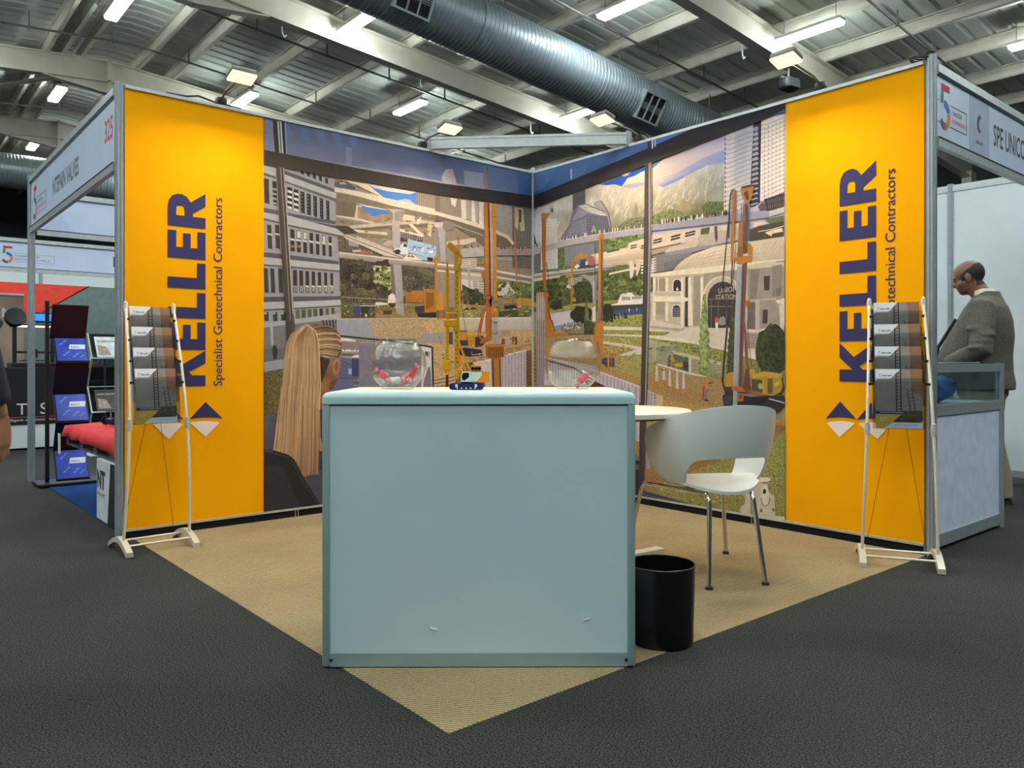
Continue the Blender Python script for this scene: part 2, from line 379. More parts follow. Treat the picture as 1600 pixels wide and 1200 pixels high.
seen = [(-11.2, -0.4, 'lit linear lamp at the top edge, left of the first roof beam'), (-17.3, -0.35, 'lit linear lamp farthest left, seen over the valve stand'),
        (-14.2, 3.15, 'lit linear lamp just above the left yellow banner'), (-8.6, 3.15, 'lit linear lamp half hidden behind the big duct at the top'),
        (-11.4, 6.15, 'lit linear lamp hanging above the left mural'), (-14.1, 9.1, 'lit linear lamp just under the aluminium brace of the stand'),
        (-4.4, 6.1, 'lit linear lamp at the top edge, right of the duct'), (-8.5, 9.1, 'lit linear lamp between the roof beam and the duct vent'),
        (-2.6, 9.0, 'longest lit linear lamp, above the right yellow banner'), (0.3, 11.9, 'lit linear lamp at the right edge of the picture')]
for x, y, l in seen: ceiling_lamp(x, y, l)
for x, y in ((-5.3, -0.4), (0.7, -0.4), (6.6, -0.4), (12, -0.4), (-2.5, 3.15), (3.4, 3.15), (9.3, 3.15), (1.5, 6.1), (7.4, 6.1), (3.4, 9.0), (9.0, 9.0), (6.0, 11.9), (-20.2, 3.15), (-17.4, 6.15), (-20, 9.1),
             (-14.2, -3.4), (-8.3, -3.4), (-2.4, -3.4), (3.5, -3.4), (9.4, -3.4), (-5.3, -6.4), (0.7, -6.4), (6.6, -6.4), (-11.2, -6.4), (-8.3, -9.4), (-2.4, -9.4), (3.5, -9.4), (9.4, -9.4), (-23, 0), (-26, 3.15), (-5.3, -12.4), (0.7, -12.4), (6.6, -12.4)):
    ceiling_lamp(x, y, 'linear lamp of the hall roof outside the picture')

# --- ventilation ducts
DUCT = mat('galvanised_duct', (136, 146, 154), 0.38, 0.35, 0.06, 6, stretch=(1, 4, 1))
def duct(x, z, r, y0, y1, label, vents, fall=0.0):
    t = thing('air_duct', label, 'air duct', (x, (y0 + y1) / 2, z - r)); t.rotation_euler = (-math.atan(fall), 0, 0)
    mb = MB(); prof = []
    n = int((y1 - y0) / 0.09); ym = (y0 + y1) / 2; rings = []; ns = 40
    for i in range(n + 1):
        y = y0 + (y1 - y0) * i / n - ym
        for dy, dr in ((0, 0), (0.035, 0), (0.045, 0.007), (0.055, 0.0)):
            rings.append([((r + dr) * math.cos(2 * PI * k / ns), y + dy, r + (r + dr) * math.sin(2 * PI * k / ns)) for k in range(ns)])
    mb.loft(rings); mb.build('spiral_shell', DUCT, t, smooth=30)
    y = y0 + 0.8
    while y < y1:
        mb = MB(); mb.loft([[((r + 0.014) * math.cos(2 * PI * k / ns), y + d - ym, r + (r + 0.014) * math.sin(2 * PI * k / ns)) for k in range(ns)] for d in (0, 0.05)])
        mb.build('joint_ring', DUCT, t, smooth=30); y += 3.0
    for (yv, ang, w, h) in vents:
        a = math.radians(ang); M = Matrix.Translation((r * math.cos(a), yv - ym, r + r * math.sin(a))) @ Matrix.Rotation(-(a - PI / 2) , 4, 'Y')
        fr = MB(); e = 0.035
        fr.box(-w / 2 - e, w / 2 + e, -h / 2 - e, -h / 2, -0.1, 0.03).box(-w / 2 - e, w / 2 + e, h / 2, h / 2 + e, -0.1, 0.03).box(-w / 2 - e, -w / 2, -h / 2, h / 2, -0.1, 0.03).box(w / 2, w / 2 + e, -h / 2, h / 2, -0.1, 0.03)
        for q in (-1, 1): fr.box(-w / 2, w / 2, q * h / 6 - 0.012, q * h / 6 + 0.012, -0.01, 0.026)
        g = fr.xf(M).build('vent_frame', ALU_D, t)
        bl = MB().box(-w / 2, w / 2, -h / 2, h / 2, -0.03, -0.005)
        nb = 15
        for k in range(nb): xk = -w / 2 + w * (k + 0.5) / nb; bl.beam((xk, -h / 2, 0.004), (xk, h / 2, 0.004), 0.012, 0.003, up=(0.5, 0, 0.8))
        bl.xf(M).build('grille', mat('grille_dark', (38, 40, 42), 0.5, 0.4), g)
    # hanging straps
    y = y0 + 1.5
    while y < y1:
        mb = MB(); mb.beam((0.0, y - ym, 2 * r), (0.0, y - ym, rz((y0 + y1) / 2 if fall else y) + 0.02 - (z - r)), 0.03, 0.006); mb.build('hanger_strap', PIPE, t); y += 3.05
duct(-6.0, 6.686 - 0.088 * (8.65 - 4.84), 0.5, 0.0, 17.3, 'big galvanised spiral duct running above the mural corner', [(8.15, -30, 0.5, 0.6), (2.45, -24, 0.5, 0.6)], 0.088)
duct(-22.3, 6.62, 0.5, -8, 9, 'galvanised duct far left behind the valve stand sign', [(0.95, -40, 0.5, 0.55)])

# --- loudspeaker under the third rafter
p = on_x(1232, 132, -3.4)
t = thing('loudspeaker', 'dark grey loudspeaker hung below the roof beam on the right', 'loudspeaker', (p.x, p.y, p.z - 0.12), YAW + 0.5)
MB().rbox(-0.19, 0.19, -0.14, 0.14, 0, 0.24, 0.08, 4).build('cabinet', mat('speaker_grey', (24, 25, 27), 0.6), t, smooth=True)
MB().rbox(-0.15, 0.15, -0.16, -0.13, 0.03, 0.21, 0.012, 2).build('front_grille', mat('speaker_mesh', (34, 35, 37), 0.6), t)
MB().tube([(0, 0, 0.2), (0, 0.0, rz(p.y) - 0.5 - p.z + 0.13)], 0.02, 8).box(-0.21, 0.21, -0.02, 0.02, 0.22, 0.25).build('bracket', PIPE, t)
# ================================================================ the stand: shell-scheme walls
LEND, REND, WH = -3.05, 3.02, 2.5
def post_geo(mb, x, y, z0, z1, w=0.04):
    """octagonal slotted shell-scheme post"""
    h = w / 2; c = w * 0.28
    pts = [(-h, -c), (-c, -h), (c, -h), (h, -c), (h, c), (c, h), (-c, h), (-h, c)]
    mb.loft([[(x + a, y + b, z) for a, b in pts] for z in (z0, z1)])
    for dx, dy, sx, sy in ((0, -1, 1, 0), (0, 1, 1, 0), (-1, 0, 0, 1), (1, 0, 0, 1)):
        for q in (-0.22, 0.22):
            px = x + dx * h + sx * q * w; py = y + dy * h + sy * q * w
            mb.box(px - 0.0035, px + 0.0035, py - 0.0035, py + 0.0035, z0, z1)
    return mb
def panel_wall(name, p0, p1, n, ends=True, zt=WH, panel=WHITE_PANEL):
    """posts, rails and infill panels between two floor points"""
    p0 = Vector(p0); p1 = Vector(p1); d = (p1 - p0); L = d.length; d.normalize()
    w = struct_empty(name, (p0.x, p0.y, 0)); a = math.atan2(d.y, d.x); w.rotation_euler = (0, 0, a)
    src = None; sp = None; st = None
    for i in range(n + 1):
        x = L * i / n
        if src is None: src = post_geo(MB(), 0, 0, 0, zt + 0.012).build('post', ALU_D, w, loc=(x, 0, 0))
        else: share(src, 'post', w, (x, 0, 0))
    for i in range(n):
        x = L * i / n; l = L / n
        if sp is None:
            sp = MB().box(0.018, l - 0.018, -0.004, 0.004, 0.09, zt - 0.05).build('panel', panel, w, loc=(x, 0, 0))
            st = MB().box(0.02, l - 0.02, -0.012, 0.012, zt - 0.055, zt).box(0.02, l - 0.02, -0.014, -0.011, zt - 0.04, zt - 0.012).build('rail', ALU, w, loc=(x, 0, 0))
            sb = MB().box(0.02, l - 0.02, -0.012, 0.012, 0.045, 0.10).build('rail', ALU_D, w, loc=(x, 0, 0))
        else:
            share(sp, 'panel', w, (x, 0, 0)); share(st, 'rail', w, (x, 0, 0)); share(sb, 'rail', w, (x, 0, 0))
    return w
panel_wall('wall_left', (-0.02, 0.02), (-0.02, LEND + 0.022), 3)
panel_wall('wall_right', (0.0, 0.02), (REND - 0.022, 0.02), 3)
# dark recess under the fabric prints
tag(MB().box(-0.03, 0.0, LEND + 0.04, -0.0, 0.0, 0.045).build('plinth_strip', DARK), 'black plinth strip under the left wall', 'plinth')
tag(MB().box(0.02, REND - 0.04, -0.0, 0.03, 0.0, 0.045).build('plinth_strip', DARK), 'black plinth strip under the right wall', 'plinth')
# black gasket and silver edge along the top and bottom of the prints
for nm, lab, a in (('edge_rail', 'slim silver rail capping the left wall prints', (0.0, 0.022, LEND + 0.03, -0.005, WH - 0.012, WH + 0.006)), ('edge_rail', 'slim silver rail capping the right wall prints', (0.03, REND - 0.03, -0.022, 0.0, WH - 0.012, WH + 0.006)),
                   ('edge_rail', 'slim dull rail at the foot of the left wall prints', (0.0, 0.02, LEND + 0.03, -0.005, 0.045, 0.058)), ('edge_rail', 'slim dull rail at the foot of the right wall prints', (0.03, REND - 0.03, -0.02, 0.0, 0.045, 0.058))):
    tag(MB().box(*a).build(nm, ALU), lab, 'rail')
t = struct(post_geo(MB(), 0.012, -0.012, 0.04, WH + 0.035, 0.022).build('trim_1', ALU))

# ---- yellow banners with the lettering
YEL = mat('yellow_fabric', (248, 170, 0), 0.85, 0, 0.015, 3, bump=0.05, bscale=3, spec=0.1)
NAVY = mat('navy_print', (50, 48, 96), 0.7, 0, 0.02, 6, spec=0.3)
PALE = mat('pale_print', (238, 222, 212), 0.7, 0, 0.02, 6, spec=0.3)
GLY = {  # letters in a box 0..w x 0..1
 'K': (0.82, [[(0, 0), (0.26, 0), (0.26, 0.36), (0.34, 0.45), (0.55, 0), (0.86, 0), (0.53, 0.6), (0.84, 1), (0.52, 1), (0.26, 0.64), (0.26, 1), (0, 1)]]),
 'E': (0.70, [[(0, 0), (0.66, 0), (0.66, 0.22), (0.26, 0.22), (0.26, 0.4), (0.6, 0.4), (0.6, 0.6), (0.26, 0.6), (0.26, 0.78), (0.65, 0.78), (0.65, 1), (0, 1)]]),
 'L': (0.66, [[(0, 0), (0.62, 0), (0.62, 0.23), (0.26, 0.23), (0.26, 1), (0, 1)]]),
 'R': (0.82, [[(0, 0), (0.26, 0), (0.26, 0.34), (0.34, 0.34), (0.54, 0), (0.85, 0), (0.6, 0.4), (0.72, 0.5), (0.77, 0.62), (0.77, 0.74), (0.72, 0.88), (0.6, 0.97), (0.44, 1), (0, 1), (0, 0.56), (0.26, 0.56), (0.26, 0.78), (0.44, 0.78), (0.5, 0.73), (0.5, 0.61), (0.44, 0.56), (0, 0.56)]])}
def keller(mb, fn, h, length, m=0, d=0.0007):
    """word laid along its reading direction a, letter height b in 0..h"""
    ws = [GLY[c][0] for c in 'KELLER']; gap = 0.055
    tot = sum(ws) + gap * 5; s = length / tot; a = 0
    for c, w in zip('KELLER', ws):
        for poly in GLY[c][1]: mb.prism([((a + x) * s, y * h) for x, y in poly], fn, d, m)
        a += w + gap
def banner(side):
    if side == 'L':
        e0, e1 = LEND + 0.03, -2.232
        t = thing('banner', 'tall yellow fabric banner on the left wall with navy lettering', 'banner', (0, (e0 + e1) / 2, 0.055), 0, 'yellow banners')
        off = t.location
        P = lambda w, z, d: (0.012 + d - off.x, w - off.y, z - off.z)          # w along the wall in picture-right direction
        pix = lambda u, v: (lambda q: (q.y, q.z))(on_x(u, v, 0.012))
        U = lambda u, v: pix(u, v)
        k0, k1, s0, s1 = (321, 603), (262, 297), (348, 603), (334, 308)
    else:
        e0, e1 = 2.222, REND - 0.03
        t = thing('banner', 'tall yellow fabric banner on the right wall with navy lettering', 'banner', ((e0 + e1) / 2, 0, 0.055), 0, 'yellow banners')
        off = t.location
        P = lambda w, z, d: (w - off.x, -0.012 - d - off.y, z - off.z)
        pix = lambda u, v: (lambda q: (q.x, q.z))(on_y(u, v, -0.012))
        k0, k1, s0, s1 = (1369, 597), (1312, 264), (1400, 599), (1386, 265)
    # the cloth, very slightly rippled at its outer edge
    mb = MB(); nx, nz = 26, 40; vs = []
    for j in range(nz + 1):
        for i in range(nx + 1):
            f = i / nx; g = j / nz; w = e0 + (e1 - e0) * f; z = 0.058 + (WH - 0.07) * g
            edge = (1 - f) if side == 'L' else f
            d = 0.0012 * math.sin(9 * g + 3 * f) * (edge ** 6) * 2 - 0.001
            vs.append(P(w, z, d))
    n1 = nx + 1
    fs = [(j * n1 + i, j * n1 + i + 1, (j + 1) * n1 + i + 1, (j + 1) * n1 + i) for j in range(nz) for i in range(nx)]
    mb.add(vs, fs)
    # back side so that the cloth has a thickness
    q = [P(e0, 0.058, -0.011), P(e1, 0.058, -0.011), P(e1, WH - 0.012, -0.011), P(e0, WH - 0.012, -0.011), P(e0, 0.058, -0.001), P(e1, 0.058, -0.001), P(e1, WH - 0.012, -0.001), P(e0, WH - 0.012, -0.001)]
    mb.add(q, [(3, 2, 1, 0), (0, 1, 5, 4), (1, 2, 6, 5), (2, 3, 7, 6), (3, 0, 4, 7)])
    mb.build('cloth', YEL, t, smooth=True)
    # lettering reads upwards: reading direction +z, letter tops towards picture left
    (w0, z0), (w1, z1) = pix(*k0), pix(*k1)
    mb = MB(); keller(mb, lambda a, b, d: P(w0 - b, z0 + a, 0.0016 + d), w0 - w1, z1 - z0)
    mb.build('lettering', NAVY, t)
    (w0, z0), (w1, z1) = pix(*s0), pix(*s1)
    mb = MB(); vs, fs, wd = text_geo('Specialist Geotechnical Contractors', 0.004)
    sc1 = (z1 - z0) / wd
    mb.add([P(w0 - (0.28 * sc1 if False else 0) - y * sc1 * 0.95 - 0.004, z0 + x * sc1, 0.0022) for x, y in vs], fs); mb.build('tagline', NAVY, t)
    # emblem: two navy triangles over two pale fans
    if side == 'L': ems = [((296, 655), (321, 628), (348, 654), (296.5, 660.5), (320.5, 658), (342.8, 660.3), (321, 682.7)), ((239, 658), (262, 632), (287, 655), (239.4, 663), (263, 659.8), (285.5, 663.2), (263.5, 686.5))]
    else: ems = [((1290.5, 654), (1313, 627), (1338, 655), (1292, 661), (1314, 658), (1336.5, 661.5), (1312, 683)), ((1339, 656), (1362, 629), (1387, 657), (1341, 662.5), (1363, 660), (1391, 664), (1371.5, 686))]
    nv = MB(); pl = MB()
    def arc(a, b, c, n=8):
        out = []
        for i in range(n + 1):
            s = i / n; out.append(((1 - s) ** 2 * a[0] + 2 * s * (1 - s) * (2 * b[0] - (a[0] + c[0]) / 2) + s * s * c[0], (1 - s) ** 2 * a[1] + 2 * s * (1 - s) * (2 * b[1] - (a[1] + c[1]) / 2) + s * s * c[1]))
        return out
    for A, B, Cc, d0, d1, d2, ap in ems:
        base = arc(A, ((A[0] + Cc[0]) / 2, (A[1] + Cc[1]) / 2 - 2.5), Cc)
        nv.prism([pix(*B)] + [pix(*q) for q in reversed(base)], lambda a, b, d: P(a, b, 0.0016 + d), 0.0006)
        pl.prism([pix(*q) for q in arc(d0, d1, d2)] + [pix(*ap)], lambda a, b, d: P(a, b, 0.0016 + d), 0.0006)
    nv.build('emblem_triangles', NAVY, t); pl.build('emblem_fans', PALE, t)
banner('L'); banner('R')
# ================================================================ the two fabric murals (flat prints on the walls)
PM = {'p': 0, 'g': 1, 'f': 2, 'r': 3, 's': 4, 'c': 5, 'h': 6}
def pmats(): return [print_mat('ink_plain', 0.09, 26, detail=9), print_mat('ink_grass', 0.6, 95, detail=8), print_mat('ink_foliage', 0.6, 60, detail=8), print_mat('ink_rock', 0.24, 16, (1, 1, 0.6), 9),
                     print_mat('ink_straw', 0.45, 120, detail=7), print_mat('ink_cloud', 0.12, 3.0, (1, 1, 2.5), 5), print_mat('ink_hair', 0.12, 40, (1, 1, 0.06), 4)]
class Mural:
    def __init__(s, side): s.side = side; s.v = []; s.f = []; s.c = []; s.m = []; s.layer = 0
    def wall(s, u, v):
        q = on_x(u, v, 0.009) if s.side == 'L' else on_y(u, v, -0.009)
        w = q.y if s.side == 'L' else q.x
        lo, hi = (-2.232, -0.004) if s.side == 'L' else (0.004, 2.222)
        return min(max(w, lo), hi), min(max(q.z, 0.058), WH - 0.012)
    def poly(s, pts, col, m='p'):
        """pts in photo pixels; col one colour or one per point"""
        s.layer += 1; d = 0.000006 * s.layer; o = len(s.v); n = len(pts)
        cols = list(col) if isinstance(col[0], (tuple, list)) else [col] * n
        w2 = [s.wall(*p) for p in pts]
        tri = geometry.tessellate_polygon([[Vector((a, b, 0)) for a, b in w2]])
        for a, b in w2: s.v.append((d, a, b) if s.side == 'L' else (a, -d, b))
        for t in tri: s.f.append([i + o for i in t]); s.c.append([cols[i] for i in t]); s.m.append(PM[m])
    def z(s, x0, y0, k):
        return lambda pts: [(x0 + x / k, y0 + y / k) for x, y in pts]
    def line(s, pts, w, col, m='p'):
        out = []; n = len(pts)
        for i, p in enumerate(pts):
            a = Vector(pts[max(i - 1, 0)]); b = Vector(pts[min(i + 1, n - 1)]); d = (b - a); d = d.normalized() if d.length > 0 else Vector((1, 0)); nn = Vector((-d.y, d.x)) * (w / 2)
            out.append((Vector(p) + nn, Vector(p) - nn))
        s.poly([tuple(a) for a, b in out] + [tuple(b) for a, b in reversed(out)], col, m)
    def quadgrid(s, q, nx, ny, col, fx=0.6, fy=0.6, m='p', jit=0.0):
        """rows of small rectangles inside the quad q (tl, tr, br, bl); all on one layer"""
        s.layer += 1; d = 0.000006 * s.layer
        def bl(a, b):
            t = [q[0][k] + (q[1][k] - q[0][k]) * a for k in (0, 1)]; u = [q[3][k] + (q[2][k] - q[3][k]) * a for k in (0, 1)]
            return (t[0] + (u[0] - t[0]) * b, t[1] + (u[1] - t[1]) * b)
        for j in range(ny):
            for i in range(nx):
                if jit and random.random() < jit: continue
                a0 = (i + (1 - fx) / 2) / nx; a1 = (i + (1 + fx) / 2) / nx; b0 = (j + (1 - fy) / 2) / ny; b1 = (j + (1 + fy) / 2) / ny
                o = len(s.v)
                for p in (bl(a0, b0), bl(a1, b0), bl(a1, b1), bl(a0, b1)):
                    w = s.wall(*p); s.v.append((d, w[0], w[1]) if s.side == 'L' else (w[0], -d, w[1]))
                s.f.append([o, o + 1, o + 2, o + 3]); s.c.append([col] * 4); s.m.append(PM[m])
    def blob(s, cx, cy, rx, ry, col, m='p', n=18, wob=0.12):
        s.poly([(cx + rx * math.cos(2 * PI * k / n) * (1 + random.uniform(-wob, wob)), cy + ry * math.sin(2 * PI * k / n) * (1 + random.uniform(-wob, wob))) for k in range(n)], col, m)
    def dots(s, path, n, r, cols, jx=1.0, jy=1.0, m='p'):
        for i in range(n):
            f = random.random() * (len(path) - 1); k = int(f); f -= k
            x = path[k][0] + (path[min(k + 1, len(path) - 1)][0] - path[k][0]) * f + random.uniform(-jx, jx); y = path[k][1] + (path[min(k + 1, len(path) - 1)][1] - path[k][1]) * f + random.uniform(-jy, jy)
            a = r * random.uniform(0.6, 1.3); s.poly([(x - a * 0.6, y), (x, y - a), (x + a * 0.6, y), (x, y + a)], random.choice(cols), m)
    def people(s, path, n, h, cols):
        for i in range(n):
            f = random.random() * (len(path) - 1); k = int(f); f -= k
            x = path[k][0] + (path[k + 1][0] - path[k][0]) * f; y = path[k][1] + (path[k + 1][1] - path[k][1]) * f; w = h * 0.16; c = random.choice(cols)
            s.poly([(x - w, y), (x - w * 0.9, y - h * 0.8), (x - w * 0.4, y - h), (x + w * 0.4, y - h), (x + w * 0.9, y - h * 0.8), (x + w, y)], c)
    def scatter(s, zf, box, n, r0, r1, cols, m='f', asp=0.8, wob=0.3, k=9):
        for i in range(n):
            f = random.random(); x = random.uniform(box[0], box[2]); y = box[1] + (box[3] - box[1]) * f; r = random.uniform(r0, r1); p = zf([(x, y)])[0]
            s.blob(p[0], p[1], r, r * asp, random.choice(cols), m, k, wob)
    def build(s, name, label):
        e = 0.009
        bk = MB()
        if s.side == 'L': bk.box(-0.008, 0.0, -2.232, -0.004, 0.058, WH - 0.012)
        else: bk.box(0.004, 2.222, 0.0, 0.008, 0.058, WH - 0.012)
        o0 = len(bk.v)
        me = bpy.data.meshes.new(name); me.from_pydata(bk.v + s.v, [], bk.f + [[i + o0 for i in f] for f in s.f])
        for mm in pmats(): me.materials.append(mm)
        ca = me.color_attributes.new('Col', 'FLOAT_COLOR', 'CORNER')
        def ink(k):
            g = 0.3 * k[0] + 0.59 * k[1] + 0.11 * k[2]; w = 0.17
            q = 0.86 if k[0] - k[2] > 90 else 1.0
            return lin([min(242, (c + (g - c) * w)) * q for c in k])
        cols = [(0.5, 0.5, 0.5, 1)] * (6 * 4) + [c for f in s.c for c in [ink(k) for k in f]]
        buf = [x for c in cols for x in c]; ca.data.foreach_set('color', buf)
        nb = len(bk.f)
        want = Vector((1, 0, 0)) if s.side == 'L' else Vector((0, -1, 0))
        for i, p in enumerate(me.polygons):
            if i >= nb: p.material_index = s.m[i - nb]
        me.update()
        o = bpy.data.objects.new(name, me); COL.objects.link(o); o.location = (e, 0, 0) if s.side == 'L' else (0, -e, 0)
        return tag(o, label, 'mural')

# ---------------------------------------------------------------- left mural
L = Mural('L')
A = L.z(400, 180, 7.5); B = L.z(400, 340, 7.5); C3 = L.z(520, 220, 7.5); D = L.z(520, 360, 7.5); E5 = L.z(680, 220, 7.5); G = L.z(680, 360, 7.5); H = L.z(660, 480, 8.572); I = L.z(400, 490, 6.0); S = L.z(405, 660, 7.06)
PALEC = (198, 186, 170); UNDER = (118, 103, 90); CONC = (158, 150, 150)
L.poly([(405, 170), (840, 262), (840, 780), (405, 850)], (112, 100, 90))
# far city, towers and street level base
L.poly([(520, 275), (840, 320), (840, 480), (520, 480)], (142, 126, 112))
L.poly(C3([(410, 505), (985, 600), (980, 750), (590, 660), (520, 600), (470, 550)]), (66, 128, 212), 'c')
L.poly(C3([(410, 505), (985, 600), (900, 625), (640, 590), (480, 548)]), (208, 200, 202), 'c')
L.poly(C3([(760, 695), (860, 680), (900, 690), (980, 750), (830, 720)]), (170, 178, 190), 'c')
L.poly(C3([(0, 435), (410, 505), (480, 570), (600, 665), (450, 625), (300, 520), (100, 455)]), (214, 198, 180))
L.poly(C3([(250, 500), (330, 540), (560, 650), (430, 610), (270, 540)]), (120, 105, 80))
L.poly(C3([(20, 490), (100, 465), (160, 470), (270, 545), (255, 575), (20, 535)]), (84, 84, 90)); L.poly(C3([(70, 490), (130, 480), (170, 510), (80, 510)]), (150, 158, 165))
L.poly(C3([(980, 605), (1200, 640), (1200, 800), (980, 745)]), (150, 132, 120)); L.quadgrid(C3([(980, 605), (1200, 640), (1200, 800), (980, 745)]), 9, 1, (128, 110, 100), 0.4, 1)
L.poly(E5([(0, 640), (60, 650), (60, 830), (0, 820)]), (120, 105, 90)); L.poly(E5([(70, 650), (180, 665), (260, 690), (300, 900), (60, 840)]), (138, 122, 112)); L.poly(E5([(180, 665), (255, 680), (235, 780), (190, 740)]), (205, 192, 188))
L.poly(E5([(300, 690), (420, 700), (420, 930), (310, 905)]), (205, 192, 182)); L.quadgrid(E5([(355, 695), (425, 702), (425, 935), (360, 920)]), 1, 16, (95, 80, 76), 0.85, 0.5)
L.poly(E5([(425, 700), (515, 712), (500, 980), (425, 940)]), (214, 202, 195)); L.quadgrid(E5([(450, 705), (518, 715), (510, 975), (470, 955)]), 1, 15, (80, 66, 66), 0.85, 0.45)
L.poly(E5([(515, 712), (570, 720), (570, 1000), (515, 990)]), (212, 200, 196))
L.poly(E5([(700, 738), (905, 765), (900, 1400), (700, 1380)]), (166, 158, 160)); L.quadgrid(E5([(705, 740), (905, 765), (900, 1390), (705, 1370)]), 1, 46, (112, 104, 110), 1, 0.42)
L.poly(E5([(900, 765), (1150, 785), (1150, 1500), (900, 1500)]), (116, 108, 104)); L.quadgrid(E5([(905, 770), (1150, 790), (1150, 1500), (905, 1480)]), 9, 24, (92, 88, 92), 0.7, 0.7)
L.poly(E5([(930, 780), (1030, 790), (1050, 1050), (1000, 1060), (980, 900), (970, 1050), (930, 1000)]), (178, 160, 120), 'r'); L.poly(E5([(975, 800), (1010, 810), (1010, 950), (985, 960)]), (74, 66, 58))
# grey office block on the far left
L.poly([(405, 250), (522, 275), (524, 340), (529, 400), (534, 505), (405, 520)], (150, 148, 154))
def wins(zf, n, x0, dx, w0, w1, t0, dt, b0, db, cols, light=None):
    for i in range(n):
        x = x0 + dx * i; w = w0 + (w1 - w0) * i / max(n - 1, 1); c = cols[i % len(cols)]
        L.poly(zf([(x, t0 + dt * i), (x + w, t0 + dt * i + dt * 0.6), (x + w + 4, b0 + db * i + db * 0.6), (x + 4, b0 + db * i)]), c)
        if light: light(i, x, w, t0 + dt * i, b0 + db * i)
wins(A, 5, 520, 72, 36, 34, 620, 27, 682, 27, [(52, 48, 54)])
L.poly(A([(330, 645), (920, 865), (920, 905), (330, 690)]), (88, 84, 98)); L.poly(A([(330, 690), (1020, 945), (1015, 1005), (340, 768)]), (172, 170, 174)); L.poly(A([(340, 768), (1015, 1005), (970, 1030), (340, 790)]), (100, 96, 104))
L.poly(A([(90, 590), (235, 630), (235, 722), (90, 672)]), (168, 164, 168)); L.poly(A([(90, 672), (235, 722), (235, 745), (90, 700)]), (90, 82, 86))
def la(i, x, w, t, b):
    if i < 2:
        for k in range(4): L.poly(A([(x + 4, t + 40 + k * 62), (x + w, t + 55 + k * 62), (x + w, t + 84 + k * 62), (x + 4, t + 66 + k * 62)]), (205, 202, 200))
    else:
        for k in range(6): L.poly(A([(x + 10, t + 25 + k * 40), (x + w * 0.5, t + 28 + k * 40), (x + w * 0.5, t + 40 + k * 40), (x + 10, t + 38 + k * 40)]), (118, 114, 114))
wins(A, 7, 365, 76, 58, 38, 835, 26, 1095, 22, [(50, 46, 50)], la)
L.poly(A([(90, 735), (150, 750), (158, 1042), (100, 1025)]), (72, 54, 50)); L.poly(A([(190, 768), (240, 780), (250, 1065), (202, 1050)]), (52, 50, 54))
for k in range(4): L.poly(A([(195, 850 + k * 55), (240, 862 + k * 55), (242, 885 + k * 55), (198, 872 + k * 55)]), (150, 155, 160))
L.poly(A([(345, 1140), (930, 1240), (930, 1280), (345, 1185)]), (88, 84, 98)); L.poly(A([(90, 1085), (260, 1115), (260, 1165), (90, 1135)]), (88, 84, 98))
L.poly(B([(540, 20), (945, 95), (945, 128), (540, 40)]), (88, 84, 98)); L.poly(B([(365, -30), (1050, 160), (1045, 218), (370, 78)]), (174, 172, 176)); L.poly(B([(370, 78), (1045, 218), (1010, 235), (370, 100)]), (92, 86, 92))
L.poly(B([(90, -60), (270, -20), (270, 48), (90, 5)]), (170, 166, 172)); L.poly(B([(90, 5), (270, 48), (270, 68), (90, 30)]), (92, 86, 92))
def lb(i, x, w, t, b):
    L.poly(B([(x - 2, 238 + i * 9), (x + w + 4, 250 + i * 9), (x + w + 4, 274 + i * 9), (x - 2, 262 + i * 9)]), (196, 194, 196))
    if i in (1, 2, 5): L.poly(B([(x + 6, t + 10), (x + w - 4, t + 14), (x + w - 2, t + 95), (x + 8, t + 90)]), (202, 196, 184))
    if i < 2: L.blob(*B([(x + 30, 335)])[0], 3, 2.2, (190, 110, 70))
wins(B, 7, 400, 75, 50, 34, 132, 14, 392, 10, [(58, 50, 52)], lb)
for x in (130, 222): L.poly(B([(x, 80), (x + 48, 88), (x + 62, 370), (x + 10, 358)]), (66, 58, 58)); L.poly(B([(x, 180), (x + 55, 188), (x + 57, 210), (x + 2, 200)]), (188, 186, 188))
L.poly(B([(395, 440), (965, 510), (965, 548), (400, 492)]), (86, 82, 96)); L.poly(B([(400, 492), (1065, 565), (1068, 628), (405, 570)]), (176, 173, 176)); L.poly(B([(405, 570), (1068, 628), (1020, 640), (405, 590)]), (94, 88, 92))
L.poly(B([(90, 405), (300, 425), (305, 482), (90, 460)]), (86, 80, 92)); L.poly(B([(90, 460), (305, 484), (305, 562), (90, 545)]), (172, 168, 174)); L.poly(B([(90, 545), (305, 562), (305, 580), (90, 565)]), (92, 86, 90))
def lc(i, x, w, t, b):
    L.poly(B([(x - 4, 795), (x + w, 798), (x + w, 815), (x - 4, 812)]), (210, 206, 202) if i > 1 else (140, 136, 136))
    for k in (0.3, 0.7): L.poly(B([(x + w * k, 815), (x + w * k + 8, 815), (x + w * k + 8, 870), (x + w * k, 870)]), (200, 196, 192))
wins(B, 7, 432, 73, 48, 32, 612, 6, 878, 1, [(60, 50, 50)], lc)
for x in (88, 165, 258): L.poly(B([(x, 592), (x + 48, 598), (x + 62, 882), (x + 12, 878)]), (62, 58, 64))
L.poly(B([(435, 925), (990, 920), (990, 958), (435, 985)]), (86, 82, 94)); L.poly(B([(440, 985), (1085, 960), (1088, 1020), (440, 1058)]), (180, 176, 180)); L.poly(B([(440, 1058), (1088, 1020), (1040, 1040), (440, 1075)]), (96, 90, 94))
L.poly(B([(90, 930), (335, 925), (340, 982), (90, 990)]), (84, 78, 88)); L.poly(B([(90, 990), (342, 984), (348, 1062), (90, 1075)]), (172, 168, 176)); L.poly(B([(90, 1075), (348, 1062), (348, 1080), (90, 1095)]), (88, 82, 86))
wins(B, 7, 462, 70, 50, 36, 1082, -4, 1210, -6, [(92, 100, 62), (78, 86, 52), (86, 92, 58), (84, 90, 56), (58, 50, 46)], None)
